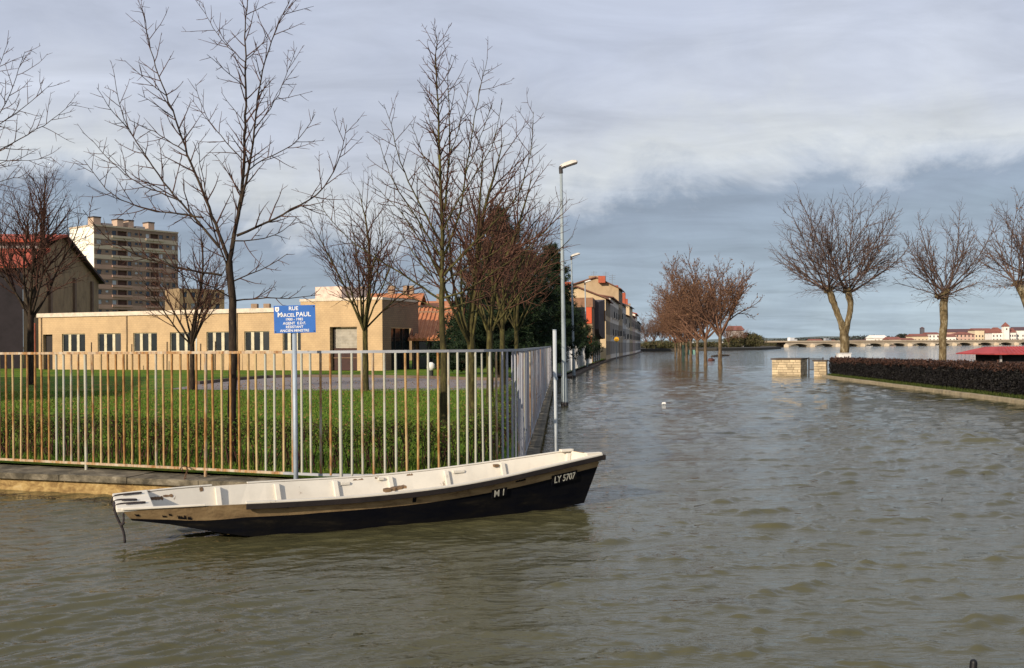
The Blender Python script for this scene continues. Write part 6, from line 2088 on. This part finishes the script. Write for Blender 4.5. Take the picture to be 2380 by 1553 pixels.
stone_wall('pale stone gate pillar at the start of the dark hedge', (17.80, 58.75), (18.42, 58.45), 0.55, 0.93, 2)
gt = thing('iron_gate', 'dark iron bar gate between the two pale stone walls', 'gate', at(1866, 862, 62.5))
a, c = at(1880, 862, 62.0), at(1913, 862, 61.0)
zt_, zb_ = at(1890, 833, 62).z, at(1890, 861, 62).z
GI = mat('gate_iron', (0.05, 0.05, 0.055), 0.6)
d = c - a
for q in range(13):
    p_ = a + d * (q / 12)
    MB().box(p_.x - 0.012, p_.x + 0.012, p_.y - 0.012, p_.y + 0.012, zb_, zt_).build('bar', GI, gt)
for z_ in (zb_ + 0.05, zt_ - 0.03):
    MB().obox(((a.x + c.x) / 2, (a.y + c.y) / 2, z_), (d.x / 2, d.y / 2, 0), (0, 0.015, 0), (0, 0, 0.022)).build('rail', GI, gt)
for p_ in (a, c):
    MB().box(p_.x - 0.035, p_.x + 0.035, p_.y - 0.035, p_.y + 0.035, -0.6, zt_ + 0.06).build('gate_post', GI, gt)
bxw = thing('white_box', 'small white box at the foot of the forked plane tree', 'box', at(1962, 832, 60.6))
a = at(1947, 832, 60.6); c = at(1976, 822, 60.6)
MB().box(a.x, c.x, 60.4, 60.9, 0.2, c.z).build('body', mat('box_white', (0.66, 0.64, 0.62), 0.6), bxw, bevel=0.02)
MB().box(a.x - 0.03, c.x + 0.03, 60.36, 60.94, c.z + 0.003, c.z + 0.04).build('lid', mat('box_lid', (0.60, 0.58, 0.57), 0.6), bxw)

# kiosk with red hipped canvas-like roof
kx = thing('kiosk', 'low kiosk with bright red sloping metal roof behind the dark hedge', 'kiosk', at(2330, 835, 46))
Yk = 46.0
e0 = at(2222, 823, Yk - 0.2); e1 = at(2460, 826, Yk - 0.2)
r0 = at(2294, 806, Yk + 1.8); r1 = at(2400, 806, Yk + 1.8)
KR = mat('kiosk_red', (0.36, 0.05, 0.048), 0.6, 0.25, 1.2, 0.2)
ze_ = e0.z; zr_ = r0.z
e0.x = 22.2; r0.x = 22.95
yb0, yb1 = Yk - 0.2, Yk + 3.8
xr0, xr1 = r0.x, r1.x
k = MB()
C4 = [Vector((e0.x, yb0, ze_)), Vector((e1.x, yb0, ze_)), Vector((e1.x, yb1, ze_)), Vector((e0.x, yb1, ze_))]
R2 = [Vector((xr0, (yb0 + yb1) / 2 - 0.5, zr_)), Vector((xr1, (yb0 + yb1) / 2 - 0.5, zr_)), Vector((xr1, (yb0 + yb1) / 2 + 0.5, zr_)), Vector((xr0, (yb0 + yb1) / 2 + 0.5, zr_))]
for i in range(4):
    j = (i + 1) % 4
    k.quad(C4[i], C4[j], R2[j], R2[i])
k.poly(R2)
k.poly([v_ - Vector((0, 0, 0.05)) for v_ in C4][::-1])
for i in range(4):
    j = (i + 1) % 4
    dz_ = Vector((0, 0, 0.05)); k.quad(C4[i] - dz_, C4[j] - dz_, C4[j], C4[i])
ro = k.build('roof', KR, kx)
for q in range(1, 14):                         # standing seams on the near slope
    f_ = q / 14
    a_, b_ = C4[0].lerp(C4[1], f_), R2[0].lerp(R2[1], f_)
    k = MB(); k.tube([a_ + Vector((0, 0, 0.012)), b_ + Vector((0, 0, 0.012))], 0.018, 5); k.build('seam', KR, ro)
MB().box(e0.x + 0.75, e1.x - 0.5, yb0 + 0.6, yb1 - 0.5, 0.1, ze_ - 0.06).build('wall', mat('kiosk_dark', (0.022, 0.016, 0.016), 0.8), kx)
MB().obox((e0.x + 0.5, yb0 + 0.45, 0.8), (0.04, 0, 0), (0, 0.04, 0), (0, 0, ze_ - 0.86)).build('post', mat('kiosk_post', (0.35, 0.33, 0.32), 0.6), kx)

# ------------------------------------------------------------------ stone bridge over the river
BA0, BA1 = at(1826, 803, 545), at(2450, 800, 650)
bu = Vector((BA1.x - BA0.x, BA1.y - BA0.y, 0)); BLn = bu.length; bu.normalize(); bn = Vector((bu.y, -bu.x, 0))
if bn.y > 0: bn = -bn
BST = mat_stained('bridge_stone', [(0.36, 0.29, 0.20), (0.46, 0.38, 0.28), (0.52, 0.44, 0.34)], 0.15, (1, 1, 1), 0.05)
br_ = thing('stone_bridge', 'long low pale stone arch bridge crossing the flooded river', 'bridge', (BA0.x, BA0.y, 0))
zd = 2.55
SPAN = BLn / 12
def bp(s, o_, z): q = Vector((BA0.x, BA0.y, 0)) + bu * s + bn * o_; return (q.x, q.y, z)
BWD = 7.0
for q in range(12):
    c0 = (q + 0.5) * SPAN; half = SPAN * 0.36; ctop = 1.75
    k = MB()
    prof = [(q * SPAN, -1.0), (c0 - half, -1.0)]
    arc = []
    for j in range(13):
        th_ = math.pi * j / 12
        arc.append((c0 - half * math.cos(th_), -0.6 + (ctop + 0.6) * math.sin(th_) ** 0.8))
    pts_ = [(q * SPAN, zd)] + [(q * SPAN, -1.0), (c0 - half, -1.0)] + arc[1:-1] + [(c0 + half, -1.0), ((q + 1) * SPAN, -1.0), ((q + 1) * SPAN, zd)]
    # face strips: between arch line and deck
    top = [(s_, zd) for s_, _ in arc]
    for fo, flip in ((0, 0), (-BWD, 1)):
        k.quad(bp(q * SPAN, fo, -1), bp(c0 - half, fo, -1), bp(c0 - half, fo, zd), bp(q * SPAN, fo, zd))
        k.quad(bp(c0 + half, fo, -1), bp((q + 1) * SPAN, fo, -1), bp((q + 1) * SPAN, fo, zd), bp(c0 + half, fo, zd))
        for j in range(12):
            k.quad(bp(arc[j][0], fo, arc[j][1]), bp(arc[j + 1][0], fo, arc[j + 1][1]), bp(arc[j + 1][0], fo, zd), bp(arc[j][0], fo, zd))
    for j in range(12):
        k.quad(bp(arc[j][0], 0, arc[j][1]), bp(arc[j][0], -BWD, arc[j][1]), bp(arc[j + 1][0], -BWD, arc[j + 1][1]), bp(arc[j + 1][0], 0, arc[j + 1][1]))
    k.build('arch', BST, br_)
    pc = q * SPAN
    k = MB()
    k.prism([bp(pc - 1.3, 0.05, 0)[:2], bp(pc, 2.4, 0)[:2], bp(pc + 1.3, 0.05, 0)[:2]], -1.0, 1.25)
    tp_ = bp(pc, 0.1, 1.9)
    pr_ = [bp(pc - 1.3, 0.05, 1.253), bp(pc, 2.4, 1.253), bp(pc + 1.3, 0.05, 1.253)]
    k.poly([pr_[0], pr_[1], tp_]); k.poly([pr_[1], pr_[2], tp_])
    k.build('cutwater', BST, br_)
MB().sweep([[bp(-30, 0.25, zd + 0.003), bp(-30, -BWD - 0.25, zd + 0.003), bp(-30, -BWD - 0.25, zd + 0.25), bp(-30, 0.25, zd + 0.25)], [bp(BLn, 0.25, zd + 0.003), bp(BLn, -BWD - 0.25, zd + 0.003), bp(BLn, -BWD - 0.25, zd + 0.25), bp(BLn, 0.25, zd + 0.25)]]).build('deck', mat('deck_brown', (0.30, 0.22, 0.15), 0.9, 0.2, 0.1, 0.0), br_)
MB().sweep([[bp(-30, 0.2, zd + 0.253), bp(-30, 0.05, zd + 0.253), bp(-30, 0.05, zd + 0.95), bp(-30, 0.2, zd + 0.95)], [bp(BLn, 0.2, zd + 0.253), bp(BLn, 0.05, zd + 0.253), bp(BLn, 0.05, zd + 0.95), bp(BLn, 0.2, zd + 0.95)]]).build('parapet', BST, br_)
# vehicles on the bridge and on the far quay
def van(label, p, rz_, s=1.0, paint=(0.72, 0.72, 0.72), nm='van'):
    t = thing(nm, label, 'van', p, rz_, group='far vehicles')
    k = MB()
    k.sweep([[(-2.4, y, 0.35), (2.4, y, 0.35), (2.4, y, 1.1), (1.7, y, 1.25), (1.2, y, 2.1), (-2.4, y, 2.2)] for y in (-0.95, 0.95)])
    m_ = mat('van_paint_%d' % int(paint[0] * 100), paint, 0.35, 0.04, 1.0, 0.0, spec=0.5)
    k.build('body', m_, t, local=True)
    k = MB()
    for y in (-0.96, 0.96): k.quad((0.5, y, 1.25), (1.5, y, 1.25), (1.15, y, 1.95), (0.5, y, 1.95))
    k.build('side_window', PANE, t, local=True)
    MB().quad((1.72, -0.8, 1.27), (1.72, 0.8, 1.27), (1.25, 0.8, 2.05), (1.25, -0.8, 2.05)).build('windscreen', PANE, t, local=True)
    for x in (-1.5, 1.5):
        for y in (-0.9, 0.9):
            w_ = MB(); w_.tube([(x, y - 0.1, 0.34), (x, y + 0.1, 0.34)], 0.34, 12); w_.build('wheel', mat('tyre', (0.02, 0.02, 0.02), 0.8), t, local=True)
    t.scale = (s, s, s)
    return t
brz = math.atan2(bu.y, bu.x)
q = bp(7.0, -2.2, zd + 0.26); van('white van crossing the left end of the stone bridge', q, brz, 1.1)
q = bp(33, -2.2, zd + 0.26); van('grey van crossing the middle of the stone bridge', q, brz, 0.9, (0.30, 0.31, 0.34))
q = bp(52, -4.6, zd + 0.26); van('dark van on the right half of the stone bridge', q, brz, 0.9, (0.06, 0.06, 0.07))
for i, (x, Y, lab) in enumerate(((1612, 420, 'white van parked behind the avenue trunks'), (1686, 425, 'pale van parked right of the avenue trees'), (1703, 430, 'white van parked below the pale bank house'))):
    a = at(x, 803, Y); van(lab, (a.x, a.y, 0.76), 0.2, 1.0)

# ------------------------------------------------------------------ white houses of the far bank
WHT = mat_stained('far_white', [(0.66, 0.60, 0.53), (0.76, 0.71, 0.65), (0.82, 0.78, 0.72)], 0.1, (1, 1, 1), 0.0)
FPINK = mat_stained('far_pink', [(0.42, 0.27, 0.21), (0.52, 0.34, 0.27), (0.57, 0.40, 0.32)], 0.1, (1, 1, 1), 0.0)
FCREAM = mat_stained('far_cream', [(0.54, 0.42, 0.28), (0.62, 0.50, 0.34), (0.66, 0.55, 0.4)], 0.1, (1, 1, 1), 0.0)
FROOF = mat_stained('far_roof', [(0.15, 0.05, 0.04), (0.21, 0.075, 0.055), (0.26, 0.10, 0.075)], 0.3, (1, 1, 1), 0.0)
DROOF = mat('far_dark_roof', (0.10, 0.055, 0.06), 0.9)
FWIN = mat_glass('far_window', (0.05, 0.045, 0.05), 0.2)
def bank_house(x0, x1, ye, yr, Y, lab, wm_, rm, hip=False, wins=0, rot=0.0):
    a, c = at(x0, 790, Y), at(x1, 790, Y)
    w_ = c.x - a.x
    ze_, zr_ = at((x0 + x1) / 2, ye, Y).z - 1.9, at((x0 + x1) / 2, yr, Y).z - 1.9
    t = thing('bank_house', lab, 'house', (a.x, Y, 1.9), group='houses on the far bank')
    t.rotation_euler = (0, 0, rot)
    dp = 11.0
    hs = []
    if wins:
        for r_ in range(2 if ze_ > 4.5 else 1):
            for q in range(wins):
                xc_ = (q + 0.5) * w_ / wins
                hs.append((xc_ - 0.5, xc_ + 0.5, 0.9 + r_ * 2.8, 2.4 + r_ * 2.8))
        hs = [h_ for h_ in hs if h_[3] < ze_ - 0.2]
    k = MB()
    wall_holes(k, 0, w_, -1.0, ze_, hs, 0.3)
    k.quad((0, 0, -1), (0, 0, ze_), (0, dp, ze_), (0, dp, -1)); k.quad((w_, 0, -1), (w_, dp, -1), (w_, dp, ze_), (w_, 0, ze_))
    k.build('wall', wm_, t, local=True)
    for h_ in hs:
        MB().quad((h_[0], 0.2, h_[2]), (h_[1], 0.2, h_[2]), (h_[1], 0.2, h_[3]), (h_[0], 0.2, h_[3])).build('window', FWIN, t, local=True)
    k = MB(); ov = 0.5
    i0, i1 = (w_ * 0.33, w_ * 0.67) if hip else (-ov, w_ + ov)
    A4 = [(-ov, -ov, ze_), (w_ + ov, -ov, ze_), (w_ + ov, dp + ov, ze_), (-ov, dp + ov, ze_)]
    k.quad(A4[0], A4[1], (i1, dp / 2, zr_), (i0, dp / 2, zr_)); k.quad(A4[2], A4[3], (i0, dp / 2, zr_), (i1, dp / 2, zr_))
    k.poly([A4[1], A4[2], (i1, dp / 2, zr_)]); k.poly([A4[3], A4[0], (i0, dp / 2, zr_)])
    k.build('roof', rm, t, local=True)
    return t
bank_house(2031, 2066, 786, 779, 700, 'low white house at the left end of the far town', WHT, WHT, wins=4, rot=0.15)
bank_house(2067, 2094, 789, 783, 690, 'small pinkish house in the far town', FPINK, FROOF, wins=3)
bank_house(2094, 2125, 790, 786, 695, 'low reddish roofed house in the far town', FPINK, FROOF, wins=3)
bank_house(2124, 2160, 782, 776, 705, 'cream house below the dark church tower', FCREAM, FROOF, wins=4, rot=0.12)
bank_house(2158, 2184, 777, 772.5, 720, 'white house left of the second plane trunk', WHT, FROOF, wins=3)
bank_house(2200, 2262, 772, 764.5, 770, 'long house under a wide dark roof in the far town', FPINK, DROOF, wins=6)
bank_house(2196, 2222, 783, 777, 700, 'small house beside the plane trunk with dark red roof', WHT, FROOF, wins=3)
bank_house(2221, 2266, 778, 771.5, 705, 'pinkish white house before the long dark roof', FPINK, FROOF, hip=True, wins=5)
bank_house(2266, 2288, 768, 763, 730, 'tall cream house in the middle right of the far town', FCREAM, FROOF, wins=3)
bank_house(2286, 2308, 772, 763, 735, 'cream house with a slanting red roof next to it', FCREAM, FROOF, wins=2)
bank_house(2306, 2338, 774, 761, 715, 'white house with a pyramid red roof in the far town', WHT, FROOF, hip=True, wins=4)
bank_house(2346, 2362, 773, 763, 715, 'white house with steep red roof right of the turret', WHT, FROOF, wins=3)
bank_house(2361, 2395, 768, 760, 720, 'white house with dark roof at the right edge', WHT, DROOF, wins=3)
bank_house(1885, 1912, 793, 788, 760, 'distant pale house over the left of the bridge', WHT, FROOF, wins=2)
bank_house(1928, 1944, 794, 790, 760, 'small distant pale house over the bridge', WHT, FROOF, wins=2)
bank_house(1990, 2016, 793, 789.5, 740, 'distant low dark roofed house left of the far town', FPINK, DROOF, wins=2)
bank_house(2018, 2034, 791, 787, 730, 'distant small yellow house at the town edge', FCREAM, DROOF, wins=2)
tu = thing('turret', 'slim white turret with pointed red roof in the far town', 'tower', (at(2334, 790, 712).x, 712, 1.9))
a, c = at(2334, 790, 712), at(2346, 790, 712); w_ = c.x - a.x; zt_ = at(2340, 759, 712).z - 1.9; za_ = at(2340, 750.5, 712).z - 1.9
MB().box(0, w_, 0, w_, -1, zt_).build('wall', WHT, tu, local=True)
MB().box(w_ * 0.38, w_ * 0.62, -0.05, -0.01, zt_ - 2.6, zt_ - 1.3).build('window', FWIN, tu, local=True)
k = MB(); ov = 0.5
A4 = [(-ov, -ov, zt_), (w_ + ov, -ov, zt_), (w_ + ov, w_ + ov, zt_), (-ov, w_ + ov, zt_)]; ap = (w_ / 2, w_ / 2, za_ + 0.6)
for i in range(4): k.poly([A4[i], A4[(i + 1) % 4], ap])
k.build('roof', FROOF, tu, local=True)
tu = thing('church_tower', 'dark square church tower rising over the far town', 'tower', (at(2141, 790, 900).x, 900, 1.9))
a, c = at(2141, 790, 900), at(2149, 790, 900); w_ = c.x - a.x; zt_ = at(2145, 763, 900).z - 1.9
MB().box(0, w_, 0, w_, -1, zt_).build('wall', mat('church_dark', (0.10, 0.095, 0.11), 0.9), tu, local=True)
k = MB(); A4 = [(-0.3, -0.3, zt_), (w_ + 0.3, -0.3, zt_), (w_ + 0.3, w_ + 0.3, zt_), (-0.3, w_ + 0.3, zt_)]; ap = (w_ / 2, w_ / 2, zt_ + 1.2)
for i in range(4): k.poly([A4[i], A4[(i + 1) % 4], ap])
k.build('roof', DROOF, tu, local=True)
# pale house among the bank trees
bh = bank_house(1703, 1728, 768, 757, 375, 'pale lilac house among the trees at the end of the left bank', GREY_W, FROOF, wins=3)
# dark treeline behind the far town
for i, (x, Y, rw, H) in enumerate(((1870, 900, 40, 6), (1960, 900, 45, 6.5), (2020, 860, 30, 8), (2098, 860, 7, 9), (2108, 870, 9, 8))):
    rng = np.random.default_rng(190 + i)
    a = at(x, 798, Y)
    t = thing('far_shrubs', 'dark tree clump on the far bank, %s from the left' % ('first', 'second', 'third', 'fourth', 'fifth')[i], 'bush', (a.x, a.y, 1.5), group='dark clumps on the far bank')
    n = 1500
    c = rng.normal(0, 1, (n, 3)); c /= np.linalg.norm(c, axis=1, keepdims=True); c *= rng.random((n, 1)) ** 0.35
    c = c * np.array([rw, 6, H * 0.5]) + np.array([0, 0, H * 0.42]); c[:, 2] = np.maximum(c[:, 2], -1)
    link('foliage', leaf_mesh('foliage', rng, c, 0.7, mat_leaf('far_bush', [(0.02, 0.025, 0.02), (0.035, 0.04, 0.03), (0.05, 0.05, 0.04)], trans=0.05)), None, t)

# ------------------------------------------------------------------ small things in the water
gl = thing('white_scrap', 'small white scrap floating on the water in the middle of the street', 'litter', ground(1543, 941, 0))
p = ground(1543, 941, 0)
k = MB(); k.smooth = True
k.tube([p + Vector((-0.07, 0, 0.02)), p + Vector((-0.04, 0, 0.04)), p + Vector((0.0, 0.01, 0.055)), p + Vector((0.04, 0, 0.04)), p + Vector((0.075, -0.01, 0.03))], [0.008, 0.04, 0.03, 0.045, 0.01], 7)
k.build('scrap_body', mat('scrap_white', (0.78, 0.77, 0.75), 0.7), gl)
dk = thing('buoy', 'small dark red brown float on the water right of the avenue', 'buoy', ground(1654, 839, 0))
p = ground(1654, 839, 0)
k = MB(); k.smooth = True
k.tube([p + Vector((-0.45, 0, 0.05)), p + Vector((-0.3, 0, 0.12)), p + Vector((0.1, 0, 0.15)), p + Vector((0.4, 0, 0.08))], [0.05, 0.2, 0.2, 0.05], 10)
k.build('float_body', mat('float_brown', (0.13, 0.05, 0.04), 0.7), dk)
k = MB(); k.tube([p + Vector((-0.05, 0, 0.3)), p + Vector((-0.05, 0, 0.5))], 0.03, 6); k.build('ring', mat('collar_dark', (0.05, 0.045, 0.045), 0.8), dk)
pk_ = thing('floating_timber', 'long floating timber beyond the avenue trees', 'timber', ground(1676, 829, 0))
a, c = ground(1655, 829.5, 0), ground(1694, 827.5, 0)
k = MB(); k.tube([a + Vector((0, 0, 0.05)), (a + c) / 2 + Vector((0, 0, 0.16)), c + Vector((0, 0, 0.08))], [0.18, 0.2, 0.14], 8); k.build('log', mat('log_brown', (0.14, 0.095, 0.06), 0.9), pk_)
k = MB(); k.tube([(a + c) / 2 + Vector((-0.3, 0, 0.2)), (a + c) / 2 + Vector((-0.5, 0.1, 0.75))], [0.05, 0.02], 6); k.build('branch_stub', mat('log_brown', (0.14, 0.095, 0.06), 0.9), pk_)
nb = thing('notice_board', 'dark green notice board on two posts among the avenue trunks', 'board', ground(1592, 838, 0))
a, c = ground(1588, 838, 0), ground(1597, 838, 0)
GD = mat('board_green', (0.025, 0.05, 0.04), 0.6)
for p in (a, c): MB().box(p.x - 0.12, p.x + 0.12, p.y - 0.1, p.y + 0.1, -0.5, 1.9).build('post', GD, nb)
MB().box(a.x + 0.13, c.x - 0.13, a.y - 0.05, a.y + 0.05, 0.55, 1.0).build('panel', GD, nb)
MB().box(c.x + 0.14, c.x + 1.0, a.y - 0.05, a.y + 0.05, 0.7, 1.3).build('panel', mat('panel_mint', (0.16, 0.30, 0.25), 0.6), nb)
